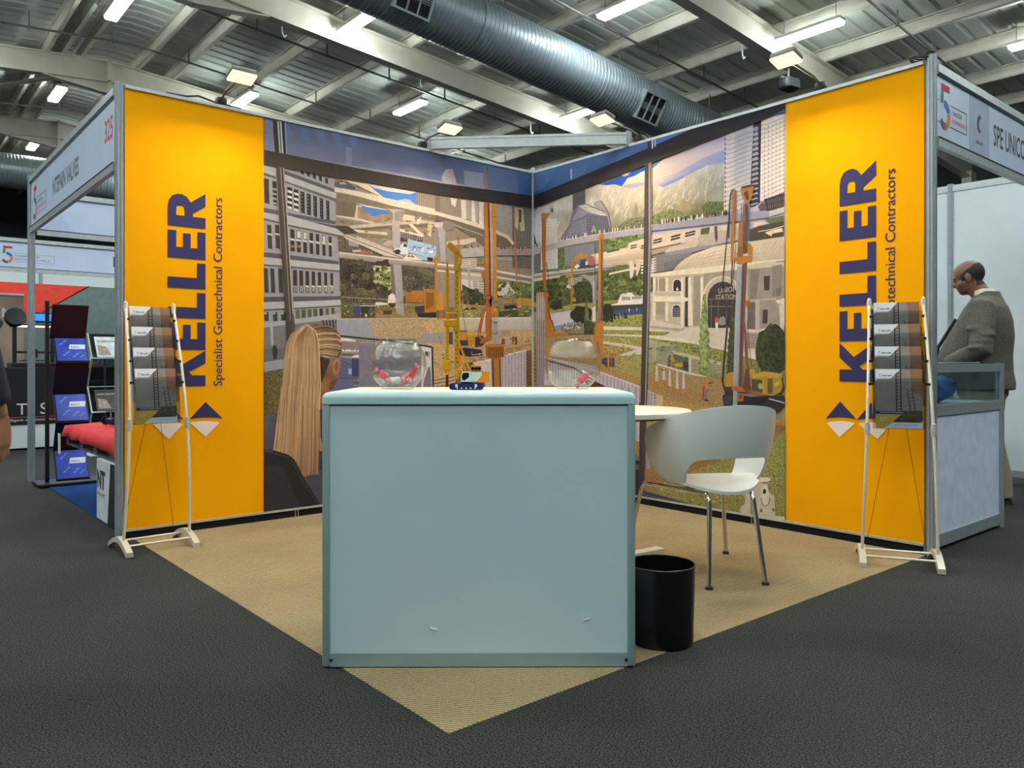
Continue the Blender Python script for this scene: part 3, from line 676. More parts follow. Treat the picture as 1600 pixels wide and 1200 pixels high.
for x in (92, 195, 290): L.poly(B([(x, 1110), (x + 52, 1106), (x + 58, 1210), (x + 8, 1210)]), (60, 62, 54)); L.poly(B([(x + 6, 1112), (x + 30, 1112), (x + 30, 1132), (x + 6, 1135)]), (180, 182, 186))
L.poly(I([(70, 90), (800, -5), (805, 48), (70, 132)]), (164, 162, 168))
L.poly(I([(70, 132), (640, 62), (640, 70), (760, 70), (765, 190), (560, 130), (300, 320), (70, 330)]), (118, 114, 118)); L.poly(I([(130, 125), (158, 122), (165, 300), (140, 300)]), (160, 158, 164)); L.quadgrid(I([(610, 62), (765, 55), (770, 180), (640, 160)]), 5, 1, (56, 48, 48), 0.5, 1)
# elevated roads
L.poly(C3([(40, 860), (500, 930), (560, 960), (420, 985), (40, 900)]), (150, 138, 120)); L.poly(C3([(40, 865), (300, 900), (500, 955), (470, 965), (40, 885)]), (206, 192, 176))
L.poly(C3([(265, 728), (600, 790), (675, 860), (520, 872), (470, 892), (400, 840), (330, 775)]), (66, 122, 205), 'c'); L.poly(C3([(265, 728), (600, 790), (640, 815), (400, 775)]), (206, 196, 200), 'c')
L.poly(C3([(285, 790), (330, 790), (400, 840), (480, 892), (560, 862), (690, 860), (690, 950), (480, 955), (290, 905)]), (156, 130, 106), 'r')
L.poly(C3([(820, 860), (960, 880), (960, 940), (810, 935)]), (206, 184, 160), 'r')
L.poly(C3([(250, 740), (290, 750), (292, 905), (248, 905)]), (196, 176, 150)); L.line(C3([(180, 735), (250, 760), (340, 770)]), 1.6, (220, 200, 160))
L.poly(C3([(20, 545), (300, 592), (600, 662), (1200, 800), (1200, 872), (700, 762), (300, 652), (20, 592)]), (206, 192, 174)); L.poly(C3([(120, 612), (300, 652), (700, 762), (1200, 872), (1200, 932), (830, 850), (640, 805), (280, 732), (40, 700), (40, 620)]), (124, 106, 90))
L.poly(C3([(40, 700), (280, 732), (250, 900), (40, 870)]), (112, 98, 84))
L.poly(C3([(140, 1000), (680, 948), (1100, 930), (1200, 960), (1200, 985), (680, 990), (150, 1035)]), (188, 170, 152)); L.poly(C3([(160, 1035), (680, 990), (1100, 965), (1150, 985), (1120, 1010), (700, 1020), (200, 1060)]), (112, 98, 86))
L.poly(C3([(220, 1035), (640, 1075), (640, 1105), (230, 1068)]), (206, 190, 160)); L.poly(C3([(230, 1068), (640, 1105), (640, 1150), (280, 1110)]), (126, 112, 84))
L.poly(C3([(40, 990), (180, 1000), (300, 1080), (140, 1100), (40, 1020)]), (70, 62, 56))
L.poly(C3([(880, 970), (930, 975), (1080, 1120), (1020, 1110)]), (212, 196, 170)); L.poly(C3([(985, 900), (1040, 890), (1010, 990), (985, 980)]), (214, 200, 176)); L.poly(C3([(1110, 980), (1160, 985), (1150, 1110), (1110, 1110)]), (190, 172, 146))
L.poly(D([(785, 10), (1050, 70), (1050, 130), (785, 130)]), (66, 58, 62)); L.quadgrid(D([(785, 15), (1045, 75), (1045, 120), (785, 80)]), 13, 1, (170, 160, 165), 0.35, 1); L.poly(D([(785, -20), (1055, 60), (1055, 78), (785, 10)]), (216, 200, 184))
L.poly(D([(590, 150), (650, 110), (700, 120), (700, 310), (600, 290)]), (182, 158, 150)); L.quadgrid(D([(595, 165), (700, 165), (700, 300), (600, 285)]), 7, 2, (126, 104, 98), 0.5, 0.7)
L.poly(D([(60, 70), (190, 100), (330, 240), (200, 260), (70, 245)]), (96, 88, 70), 'f'); L.poly(D([(180, 110), (470, 215), (470, 235), (185, 175)]), (150, 140, 140)); L.poly(D([(300, 150), (640, 280), (560, 300), (470, 280), (300, 200)]), (84, 80, 60), 'f')
L.poly(D([(150, 45), (400, 130), (820, 305), (820, 330), (600, 292), (380, 192), (140, 92)]), (196, 180, 168)); L.line(D([(150, 70), (390, 162), (810, 322)]), 1.2, (110, 94, 84)); L.poly(D([(270, 60), (480, 140), (700, 238), (700, 262), (470, 165), (280, 85)]), (190, 172, 160))
L.poly(D([(220, 230), (330, 225), (470, 250), (470, 285), (270, 268)]), (150, 100, 92)); L.poly(D([(225, 232), (320, 228), (330, 245), (240, 255)]), (196, 186, 176))
# main road, parked truck and car
L.poly(D([(70, 255), (600, 320), (1200, 388), (1200, 446), (700, 402), (75, 318)]), [(196, 178, 166), (150, 142, 150), (158, 148, 140), (120, 112, 110), (126, 124, 136), (150, 132, 120)]); L.line(D([(70, 258), (600, 322), (1200, 388)]), 2.0, (206, 192, 178))
L.poly(G([(0, 385), (560, 440), (700, 460), (1160, 552), (1160, 628), (700, 562), (0, 482)]), (150, 140, 130)); L.line(G([(0, 392), (560, 446), (1160, 556)]), 2.6, (216, 204, 190)); L.line(G([(0, 440), (560, 485), (1160, 590)]), 1.6, (104, 92, 84)); L.line(G([(0, 470), (560, 520), (1160, 622)]), 2.0, (208, 194, 178))
L.poly(D([(875, 95), (1210, 185), (1210, 335), (880, 258)]), (152, 180, 216)); 
for k in range(16): L.blob(*D([(random.uniform(900, 1190), random.uniform(165, 270))])[0], random.uniform(1, 4), random.uniform(0.8, 2), random.choice([(220, 224, 232), (96, 112, 168), (236, 232, 228), (120, 150, 206)]))
L.poly(D([(715, 245), (725, 205), (790, 180), (830, 140), (880, 165), (880, 285), (800, 280)]), (196, 210, 218)); L.poly(D([(820, 190), (835, 150), (870, 165), (870, 195)]), (66, 66, 78)); L.blob(*D([(757, 250)])[0], 5, 4, (56, 50, 54))
L.poly(D([(950, 280), (1105, 312), (1105, 350), (960, 330)]), (146, 182, 206)); L.poly(D([(1105, 312), (1170, 320), (1165, 362), (1110, 358)]), (44, 42, 46))
L.poly(D([(830, 325), (865, 285), (940, 280), (985, 315), (1062, 352), (830, 342)]), (220, 206, 186)); L.poly(D([(870, 308), (885, 290), (905, 292), (905, 312)]), (96, 86, 80)); L.poly(D([(915, 312), (915, 292), (935, 292), (960, 315)]), (96, 86, 80))
# trees, park and street level
L.poly(D([(75, 318), (700, 402), (700, 840), (95, 770), (80, 480)]), (72, 63, 52), 'f'); L.poly(D([(800, 402), (1200, 446), (1200, 700), (820, 700)]), (84, 80, 68), 'f'); L.poly(D([(810, 430), (1030, 465), (1040, 560), (820, 560)]), (88, 78, 68)); L.quadgrid(D([(815, 440), (1030, 470), (1030, 550), (815, 550)]), 12, 1, (72, 64, 58), 0.5, 1)
L.poly(D([(420, 408), (680, 425), (680, 450), (430, 420)]), (200, 184, 160)); L.poly(D([(470, 430), (680, 455), (690, 690), (560, 650), (500, 570)]), (122, 130, 78), 'f'); L.poly(D([(470, 440), (680, 455), (680, 480), (480, 465)]), (206, 202, 180))
L.poly(D([(555, 665), (600, 655), (680, 668), (670, 700), (560, 700)]), (206, 186, 62)); L.poly(D([(90, 755), (850, 770), (850, 860), (95, 850)]), (84, 76, 60), 'f'); L.line(D([(100, 780), (480, 800), (700, 815)]), 1.3, (150, 140, 120)); L.poly(D([(280, 680), (480, 710), (540, 760), (260, 760)]), (92, 92, 46), 'f')
L.poly(D([(95, 845), (1210, 900), (1210, 1045), (95, 1045)]), [(92, 98, 48), (128, 122, 72), (176, 136, 74), (86, 78, 44)], 'g'); L.poly(D([(500, 950), (850, 960), (1210, 1000), (1210, 1045), (500, 1040)]), (176, 138, 78), 's')
L.poly(D([(700, 400), (800, 402), (812, 560), (832, 1000), (742, 962), (722, 600)]), (158, 150, 156)); L.poly(D([(675, 400), (705, 400), (725, 600), (738, 800), (690, 760)]), (112, 100, 92))
L.poly(D([(240, 880), (322, 880), (322, 1018), (246, 1018)]), (78, 66, 118)); L.line(D([(240, 882), (500, 885)]), 1.4, (190, 186, 180)); L.poly(D([(330, 890), (490, 890), (490, 1012), (330, 1012)]), (52, 56, 48)); L.blob(*D([(452, 955)])[0], 5.0, 7.0, (84, 88, 70)); L.blob(*D([(388, 995)])[0], 2.0, 2.6, (186, 176, 170))
L.poly(D([(500, 840), (640, 850), (640, 870), (500, 880)]), (216, 208, 198)); L.poly(D([(640, 850), (652, 765), (690, 738), (722, 752), (738, 810), (730, 860)]), (222, 212, 204)); L.poly(D([(655, 850), (735, 850), (728, 905), (670, 900)]), (64, 54, 46))
L.people(D([(500, 970), (620, 975)]), 4, 9, [(176, 108, 52), (196, 120, 60), (84, 60, 44)]); L.poly(D([(590, 940), (690, 935), (690, 985), (590, 985)]), (74, 62, 52))
L.scatter(D, (100, 360, 660, 740), 60, 2, 7, [(60, 54, 42), (82, 74, 54), (50, 44, 38), (96, 90, 58), (74, 66, 50)]); L.scatter(D, (490, 470, 680, 640), 16, 2, 5, [(140, 146, 84), (104, 114, 62), (160, 160, 104)]); L.scatter(D, (830, 470, 1180, 690), 30, 2, 6, [(70, 72, 54), (96, 96, 70), (56, 58, 44)])
L.scatter(D, (100, 800, 840, 1000), 46, 0.5, 1.6, [(180, 170, 140), (50, 44, 36), (120, 104, 60), (206, 190, 160)], 'p', 0.7)
L.poly(D([(240, 880), (322, 880), (322, 1018), (246, 1018)]), (78, 66, 118)); L.scatter(C3, (800, 870, 1190, 1180), 40, 0.8, 2.6, [(206, 188, 166), (110, 94, 84), (176, 156, 136), (90, 78, 74)], 'p', 0.4); L.scatter(C3, (60, 900, 680, 1180), 36, 1, 4, [(120, 106, 90), (150, 136, 116), (96, 84, 72), (186, 168, 146)], 'p', 0.25)
# column heads of the upper road and the curved ramp
L.poly(C3([(615, 790), (700, 800), (840, 812), (822, 900), (780, 945), (788, 1250), (695, 1250), (690, 940), (702, 850)]), (172, 156, 150)); L.poly(C3([(720, 830), (838, 815), (822, 900), (770, 942), (725, 930)]), (146, 130, 124)); L.poly(D([(695, 0), (785, 0), (790, 180), (710, 210)]), (168, 158, 162))
L.poly(E5([(0, 825), (300, 905), (560, 992), (700, 1038), (860, 1112), (925, 1200), (905, 1225), (840, 1150), (700, 1078), (560, 1038), (300, 952), (0, 868)]), (206, 192, 176)); L.poly(E5([(0, 868), (300, 952), (560, 1038), (840, 1150), (905, 1225), (880, 1250), (560, 1230), (480, 1160), (200, 985), (0, 935)]), (108, 95, 84)); L.line(E5([(220, 985), (480, 1080), (560, 1110)]), 1.4, (170, 154, 138))
L.poly(E5([(-10, 960), (90, 950), (100, 1010), (60, 1060), (-10, 1000)]), (190, 176, 166)); L.poly(E5([(100, 930), (232, 965), (205, 1040), (110, 1060), (80, 1010)]), (130, 118, 112)); L.poly(E5([(20, 1010), (85, 1020), (120, 1060), (110, 1200), (125, 1420), (60, 1420), (45, 1200)]), (160, 154, 168))
L.poly(G([(130, 130), (470, 85), (480, 130), (340, 170), (130, 180)]), (196, 176, 156)); L.poly(G([(300, 215), (565, 190), (570, 300), (300, 322)]), (166, 158, 158)); L.poly(G([(700, 200), (1160, 215), (1160, 290), (705, 296)]), (146, 136, 140)); L.line(G([(300, 325), (570, 305)]), 1.2, (86, 76, 74)); L.line(G([(705, 298), (1160, 296)]), 1.4, (84, 74, 74))
L.dots(G([(300, 195), (560, 190)]), 26, 1.6, [(60, 48, 46), (150, 120, 110), (200, 186, 170)], 0, 1.5); L.dots(G([(740, 200), (1150, 212)]), 36, 1.6, [(50, 42, 42), (120, 90, 80), (190, 176, 160)], 0, 1.5)
L.poly(G([(310, 330), (480, 325), (480, 440), (310, 420)]), (196, 180, 170)); L.quadgrid(G([(310, 335), (480, 330), (480, 435), (310, 415)]), 2, 4, (140, 118, 110), 0.8, 0.4); L.poly(G([(490, 320), (560, 310), (560, 370), (500, 380)]), (86, 128, 76)); L.poly(G([(490, 375), (570, 365), (570, 400), (490, 405)]), (206, 110, 58))
L.poly(G([(300, 500), (570, 530), (570, 790), (300, 700)]), (198, 184, 176)); L.quadgrid(G([(430, 590), (570, 590), (570, 770), (450, 740)]), 2, 6, (132, 112, 116), 0.8, 0.4); L.quadgrid(G([(300, 520), (560, 545), (560, 600), (300, 570)]), 1, 4, (120, 100, 88), 1, 0.4); L.poly(G([(380, 420), (400, 420), (415, 700), (390, 690)]), (160, 152, 158))
L.poly(G([(310, 630), (400, 680), (560, 740), (575, 900), (330, 860)]), (62, 66, 48), 'f'); L.poly(G([(700, 600), (1000, 600), (1165, 640), (1165, 790), (700, 760)]), (98, 108, 64), 'f'); L.poly(G([(740, 640), (850, 600), (900, 690), (960, 740), (930, 800), (720, 770)]), (196, 184, 180)); L.line(G([(720, 770), (940, 782)]), 1.8, (62, 56, 74))
L.poly(G([(250, 860), (600, 880), (1165, 870), (1165, 1035), (250, 1035)]), [(164, 150, 84), (150, 140, 80), (126, 124, 70), (84, 88, 50), (150, 132, 80)], 'g'); L.poly(G([(740, 950), (960, 930), (970, 1020), (740, 1020)]), (70, 76, 46), 'f')
L.poly(G([(340, 905), (480, 905), (475, 925), (370, 930)]), (52, 48, 52)); L.poly(G([(410, 850), (500, 850), (500, 895), (410, 890)]), (206, 130, 48)); L.line(G([(300, 760), (350, 740), (390, 800), (380, 860)]), 2.4, (198, 126, 44))
L.poly(G([(780, 815), (950, 800), (950, 860), (780, 860)]), (190, 150, 60)); L.poly(G([(800, 885), (940, 870), (960, 915), (810, 925)]), (46, 42, 62)); L.poly(G([(950, 780), (1010, 790), (1150, 810), (1150, 890), (960, 860)]), (222, 166, 44)); L.quadgrid(G([(1000, 805), (1150, 820), (1150, 880), (1000, 860)]), 6, 1, (150, 120, 60), 0.4, 0.8); L.line(G([(930, 0), (945, 450), (960, 780)]), 2.4, (196, 130, 60)); L.line(G([(960, 620), (900, 850)]), 1.2, (150, 90, 48)); L.line(G([(985, 230), (988, 780)]), 0.7, (110, 100, 100)); L.blob(*G([(985, 890)])[0], 3.4, 3.0, (220, 176, 120))
L.scatter(G, (320, 690, 570, 870), 22, 2, 5, [(56, 60, 44), (78, 84, 56), (46, 50, 36)]); L.scatter(G, (700, 600, 1160, 780), 34, 1.5, 4.5, [(112, 124, 70), (84, 94, 56), (140, 146, 90), (70, 78, 48)]); L.scatter(G, (270, 900, 1150, 1020), 50, 1, 3.4, [(176, 160, 96), (104, 104, 60), (70, 72, 46), (196, 176, 120)], 'g', 0.4)
# digger with the orange body
L.poly(D([(845, 700), (1060, 712), (1052, 846), (855, 836)]), (206, 124, 40)); L.quadgrid(D([(855, 745), (930, 750), (930, 830), (860, 830)]), 6, 1, (176, 100, 30), 0.5, 1); L.poly(D([(860, 705), (920, 708), (915, 725), (860, 722)]), (96, 56, 24))
L.poly(D([(1055, 684), (1210, 690), (1210, 968), (1070, 968)]), (206, 126, 36)); L.poly(D([(1085, 725), (1180, 730), (1180, 880), (1090, 930)]), (160, 96, 30)); L.line(D([(1020, 760), (950, 900)]), 2.0, (190, 110, 40)); L.poly(D([(960, 890), (1070, 880), (1070, 950), (970, 960)]), (62, 54, 62)); L.poly(D([(985, 965), (1210, 960), (1210, 1025), (1000, 1012)]), (44, 42, 50))
L.poly(G([(-10, 300), (22, 312), (18, 745), (-10, 745)]), (214, 132, 44)); L.poly(G([(8, 770), (30, 748), (75, 745), (98, 770), (102, 932), (10, 938)]), (222, 150, 42)); L.poly(G([(40, 938), (85, 936), (88, 1030), (45, 1030)]), (200, 116, 36)); L.line(G([(268, 50), (275, 250), (290, 800)]), 2.6, (206, 126, 62)); L.line(G([(285, 250), (290, 850)]), 1.4, (206, 150, 90))
# retaining wall and building pit
L.poly(D([(40, 1045), (1220, 1030), (1220, 1320), (40, 1320)]), [(156, 156, 172), (178, 146, 104), (170, 144, 106), (150, 150, 162)]); L.poly(D([(440, 1045), (1220, 1030), (1220, 1300), (560, 1320)]), [(168, 156, 138), (188, 150, 100), (186, 150, 104), (176, 160, 130)], 's'); L.line(D([(50, 1040), (600, 1038), (1210, 1030)]), 2.2, (196, 176, 150))
L.poly(H([(-10, 150), (690, 150), (690, 320), (-10, 330)]), (190, 152, 104), 's'); L.poly(H([(430, 150), (1525, 142), (1530, 310), (430, 320)]), [(196, 180, 150), (196, 190, 196), (184, 174, 178), (190, 170, 140)]); L.poly(H([(0, 330), (430, 310), (1530, 300), (1530, 590), (1000, 700), (430, 760), (0, 800)]), (190, 154, 104), 's')
L.poly(H([(0, 325), (300, 340), (280, 470), (0, 490)]), (150, 146, 150)); L.line(H([(430, 148), (1525, 142)]), 1.6, (220, 210, 200)); L.poly(H([(1180, 310), (1520, 310), (1500, 400), (1200, 400)]), (196, 164, 110)); L.poly(H([(1520, 140), (1535, 140), (1535, 450), (1515, 440)]), (60, 50, 46))
L.poly(H([(130, 500), (500, 500), (560, 760), (400, 1075), (130, 1075)]), (196, 160, 108), 's')
for k in range(8): L.line(H([(140, 960 + k * 22), (300, 930 + k * 24), (420, 905 + k * 24)]), 1.3, (104, 74, 60) if k % 2 else (206, 176, 140))
L.poly(H([(310, 905), (345, 905), (345, 1075), (305, 1075)]), (84, 36, 30))
L.poly(H([(670, 752), (920, 690), (930, 1075), (840, 1075), (800, 850)]), (202, 190, 198)); L.poly(H([(1045, 660), (1385, 575), (1385, 1075), (1045, 1075)]), (192, 178, 190)); L.quadgrid(H([(1045, 660), (1385, 580), (1385, 1075), (1045, 1075)]), 8, 1, (164, 148, 162), 0.42, 1); L.line(H([(670, 750), (920, 695)]), 2, (226, 214, 210)); L.line(H([(1045, 660), (1385, 575)]), 2, (222, 208, 204))
L.poly(H([(1385, 590), (1500, 560), (1545, 560), (1545, 1075), (1385, 1075)]), (126, 90, 50), 's')
for k in range(11): L.line(H([(1390, 660 + k * 40), (1440, 630 + k * 40), (1490, 625 + k * 40)]), 1.0, (72, 46, 30))
for k in range(14):
    x = 1090 + k * 30; L.line(H([(x, 610 - (x - 1090) * 0.25), (x, 560 - (x - 1090) * 0.2)]), 0.7, (196, 110, 40))
L.line(H([(1090, 570), (1520, 490)]), 0.8, (196, 110, 40)); L.quadgrid(H([(1240, 540), (1320, 530), (1320, 580), (1240, 590)]), 5, 1, (150, 84, 60), 0.4, 1); L.quadgrid(H([(1130, 560), (1205, 550), (1205, 610), (1130, 615)]), 5, 1, (150, 84, 60), 0.4, 1)
L.poly(H([(1075, 310), (1178, 305), (1172, 390), (1080, 390)]), (170, 140, 116)); L.poly(H([(1040, 310), (1075, 310), (1075, 370), (1035, 370)]), (130, 160, 200)); L.poly(H([(1090, 390), (1160, 390), (1160, 500), (1085, 500)]), (184, 160, 150)); L.poly(H([(1060, 420), (1100, 420), (1100, 500), (1050, 500)]), (140, 60, 66))
for x in (1212, 1250): L.poly(H([(x - 10, 500), (x - 16, 410), (x, 385), (x + 14, 410), (x + 10, 500)]), (120, 70, 36) if x < 1230 else (70, 56, 56))
L.scatter(H, (20, 340, 1480, 640), 110, 0.5, 1.8, [(150, 112, 66), (216, 182, 128), (110, 80, 52), (226, 196, 150), (176, 100, 50)], 's', 0.6); L.scatter(H, (150, 640, 520, 880), 40, 0.6, 2.0, [(150, 112, 70), (216, 182, 128), (120, 88, 56)], 's', 0.6)
# yellow excavator and rotary drill in the pit
L.poly(H([(330, 340), (400, 330), (400, 500), (330, 480)]), (72, 70, 104)); L.poly(H([(470, 560), (560, 540), (780, 570), (810, 620), (790, 645), (620, 665), (480, 640)]), (52, 44, 62)); L.poly(H([(460, 310), (590, 310), (580, 335), (470, 335)]), (96, 92, 120))
L.poly(H([(470, 350), (560, 335), (700, 345), (700, 470), (650, 530), (600, 525), (600, 440), (480, 445)]), (222, 152, 36)); L.poly(H([(560, 335), (640, 320), (690, 345), (690, 385), (560, 375)]), (238, 186, 50)); L.poly(H([(480, 445), (600, 440), (600, 520), (500, 515)]), (64, 56, 84)); L.poly(H([(700, 400), (800, 380), (850, 460), (800, 520), (700, 540)]), (76, 50, 46))
for q in ([(660, 590), (655, 640), (820, 615)], [(745, 640), (820, 600), (825, 715), (750, 720)]): L.line(H(q), 1.0, (206, 176, 150))
L.quadgrid(H([(735, 650), (825, 640), (825, 720), (745, 725)]), 5, 2, (150, 84, 54), 0.4, 0.6); L.poly(H([(660, 690), (720, 690), (720, 735), (660, 735)]), (206, 136, 60))
L.poly(E5([(565, 722), (612, 728), (620, 1050), (640, 2060), (590, 2060), (572, 1050)]), [(214, 132, 38), (206, 122, 30), (214, 130, 34), (196, 96, 30), (206, 112, 36), (216, 140, 44)]); L.poly(E5([(610, 728), (628, 732), (636, 1050), (648, 1900), (632, 1900), (622, 1050)]), (92, 34, 30)); L.poly(E5([(628, 732), (655, 735), (668, 1060), (672, 1820), (650, 1820), (638, 1060)]), (168, 158, 166))
L.poly(E5([(652, 735), (706, 742), (708, 1060), (718, 1830), (678, 1830), (664, 1060)]), (226, 152, 34)); L.line(E5([(655, 890), (706, 892)]), 0.8, (96, 60, 20)); L.poly(G([(668, 760), (722, 765), (724, 820), (690, 830)]), (226, 150, 40)); L.blob(*G([(557, 520)])[0], 2.8, 5.2, (214, 122, 40)); L.line(G([(560, 560), (575, 640), (565, 770)]), 0.9, (60, 62, 90)); L.line(G([(580, 770), (640, 755)]), 1.2, (76, 34, 30))
L.poly(G([(585, 780), (640, 770), (645, 1000), (640, 1210), (585, 1210), (590, 1000)]), (196, 100, 38)); L.poly(G([(640, 850), (690, 880), (728, 930), (732, 1010), (690, 1025), (640, 960)]), (220, 132, 44)); L.poly(G([(680, 920), (722, 915), (722, 950), (680, 950)]), (232, 172, 56)); L.line(G([(620, 830), (660, 780), (650, 900)]), 1.6, (70, 50, 56)); L.line(G([(600, 900), (540, 1080), (500, 1200)]), 2.6, (206, 116, 44)); L.line(G([(590, 960), (520, 1210)]), 1.2, (110, 44, 34))
L.poly(H([(845, 0), (905, 0), (925, 180), (920, 300), (900, 400), (860, 420), (840, 300), (838, 120)]), (206, 116, 40)); L.poly(H([(820, 0), (848, 0), (768, 330), (728, 345), (780, 120)]), (200, 108, 44)); L.line(H([(842, 60), (790, 320)]), 1.4, (240, 214, 190)); L.line(H([(730, 360), (790, 430), (850, 410)]), 2.4, (206, 130, 60)); L.poly(H([(860, 380), (930, 300), (920, 430), (860, 470), (780, 490), (760, 470)]), (196, 110, 44)); L.line(H([(915, 130), (912, 300)]), 1.0, (70, 30, 40))
L.poly(H([(935, 150), (1003, 150), (1012, 495), (945, 495)]), (156, 156, 162)); L.poly(H([(935, 200), (1003, 200), (1003, 212), (936, 212)]), (70, 70, 74)); L.poly(H([(940, 345), (1008, 345), (1008, 355), (940, 355)]), (70, 70, 74)); L.poly(H([(945, 165), (995, 160), (996, 180), (946, 184)]), (190, 190, 194))
L.poly(H([(835, 515), (900, 495), (1040, 490), (1085, 510), (1098, 660), (1000, 692), (900, 690), (845, 660)]), (190, 108, 38)); L.quadgrid(H([(860, 540), (1075, 530), (1085, 665), (870, 670)]), 8, 1, (92, 48, 28), 0.35, 1); L.poly(H([(835, 515), (900, 495), (1040, 490), (1085, 510), (1060, 530), (900, 535)]), (212, 134, 54))
L.poly(H([(928, 690), (1036, 690), (1042, 1075), (945, 1075)]), (210, 136, 42)); L.poly(H([(1026, 690), (1042, 690), (1048, 1075), (1032, 1075)]), (84, 36, 24)); L.poly(H([(928, 690), (945, 690), (958, 1075), (944, 1075)]), (130, 70, 34))
# lower part of the print behind the counter
L.poly([(490, 606), (838, 606), (838, 765), (490, 815)], (120, 110, 104)); L.poly([(660, 606), (838, 606), (838, 688), (660, 706)], (150, 118, 78), 's'); L.poly([(690, 606), (822, 606), (822, 676), (690, 690)], (188, 176, 188)); L.quadgrid([(690, 606), (822, 606), (822, 676), (690, 690)], 11, 1, (162, 148, 162), 0.42, 1); L.poly([(757, 606), (782, 606), (784, 684), (760, 687)], (200, 132, 46)); L.poly([(490, 700), (838, 680), (838, 765), (490, 815)], (48, 44, 50)); L.poly([(490, 716), (838, 692), (838, 700), (490, 726)], (92, 86, 92))
# desk monitor printed behind the woman
L.poly(I([(770, 55), (1560, 45), (1560, 740), (700, 740)]), [(150, 152, 166), (172, 150, 120), (150, 140, 130), (120, 116, 130)]); L.poly(I([(780, 60), (1190, 48), (1190, 210), (780, 205)]), (152, 152, 166)); L.poly(I([(1060, 60), (1560, 45), (1560, 230), (1100, 215)]), (178, 150, 112), 's')
L.poly(I([(776, 218), (1660, 310), (1660, 760), (700, 760)]), (150, 140, 146)); L.poly(I([(780, 228), (860, 235), (930, 250), (925, 262), (790, 252)]), (222, 212, 206)); L.poly(I([(790, 262), (1120, 285), (1100, 335), (795, 330)]), (140, 122, 124)); L.poly(I([(800, 335), (1090, 350), (1080, 362), (800, 352)]), (214, 206, 206)); L.dots(I([(820, 340), (1080, 352)]), 14, 1.3, [(52, 52, 90), (60, 60, 64)], 0, 0.6); L.dots(I([(940, 256), (1110, 266)]), 10, 1.2, [(70, 70, 120), (60, 58, 60)], 0, 0.6)
L.poly(I([(795, 370), (1080, 385), (1075, 400), (795, 395)]), (96, 98, 70)); L.poly(I([(890, 400), (940, 385), (1075, 390), (1065, 410), (900, 412)]), (220, 206, 196))
L.poly(I([(785, 410), (900, 425), (915, 720), (700, 740), (760, 600)]), (98, 100, 146)); L.quadgrid(I([(785, 460), (905, 490), (905, 600), (770, 590)]), 9, 3, (82, 84, 130), 0.6, 0.7); L.line(I([(790, 440), (905, 490)]), 1.2, (60, 58, 96)); L.line(I([(775, 600), (910, 612)]), 1.2, (60, 58, 96)); L.poly(I([(895, 420), (1070, 428), (1500, 440), (1500, 600), (900, 600)]), (68, 60, 110)); L.poly(I([(862, 515), (892, 515), (892, 570), (862, 570)]), (130, 170, 230))
L.poly(I([(905, 590), (1500, 590), (1560, 740), (905, 740)]), (104, 102, 108)); 
for k in range(5): L.line(I([(910, 600 + k * 24), (1400, 590 + k * 30)]), 0.9, (160, 156, 156) if k % 2 else (70, 66, 72))
L.poly([(560, 540), (672, 546), (672, 610), (560, 610)], (122, 118, 140)); L.poly(H([(-20, 520), (110, 545), (125, 1080), (-20, 1080)]), (206, 200, 208)); L.poly(H([(20, 590), (95, 600), (95, 680), (25, 660)]), (160, 156, 166)); L.blob(*H([(52, 620)])[0], 2.4, 3.6, (76, 72, 84)); L.poly(H([(0, 1075), (20, 960), (70, 800), (100, 800), (120, 1080)]), (120, 118, 128)); L.poly(H([(-20, 780), (20, 810), (45, 880), (0, 960), (-20, 960)]), (232, 228, 230))
L.line(I([(776, 208), (1000, 232), (1300, 262), (1640, 312)]), 2.6, (44, 40, 46)); L.line(H([(125, 535), (138, 1080)]), 2.6, (46, 36, 40)); L.line(H([(0, 516), (128, 540)]), 2.2, (46, 38, 42))
# lower left: terrace, bench, grass, shoulder
L.poly(I([(70, 330), (300, 318), (260, 435), (70, 460)]), (104, 100, 106)); L.poly(I([(70, 455), (280, 425), (260, 515), (70, 548)]), (148, 146, 158)); L.poly(I([(150, 320), (165, 290), (185, 300), (200, 350), (188, 428), (165, 428), (152, 380)]), (56, 48, 48))
L.poly(I([(70, 548), (270, 512), (240, 980), (70, 990)]), [(96, 86, 52), (104, 90, 54), (122, 98, 52), (88, 76, 42)], 'g'); L.poly(I([(70, 962), (210, 925), (230, 1400), (70, 1400)]), [(92, 90, 108), (78, 76, 92), (62, 58, 70), (70, 66, 80)])
# window frames of the print
L.poly([(405, 180), (840, 265), (840, 308), (690, 286.5), (560, 263), (405, 233)], [(94, 98, 132), (64, 90, 142), (78, 104, 150), (182, 168, 178), (150, 146, 168), (114, 113, 140)], 'c')  # pale pinkish middle paints the arm lamp's light into the strip colours
for k in range(5): L.poly([(440 + k * 26, 196 + k * 4), (452 + k * 26, 197 + k * 4), (458 + k * 26, 214 + k * 6), (446 + k * 26, 213 + k * 5)], (92, 110, 160), 'c')
L.poly(C3([(145, 70), (215, 85), (220, 300), (150, 285)]), (120, 124, 158)); L.poly(E5([(560, 300), (612, 310), (614, 575), (562, 568)]), [(120, 96, 110), (80, 84, 130), (120, 112, 120), (150, 124, 120)]); L.poly(E5([(70, 420), (120, 330), (200, 330), (250, 520), (80, 495)]), (166, 156, 170)); L.poly(E5([(950, 370), (1150, 410), (1150, 640), (970, 612)]), (52, 86, 140)); L.poly(E5([(330, 350), (560, 380), (560, 560), (340, 530)]), (128, 132, 164))
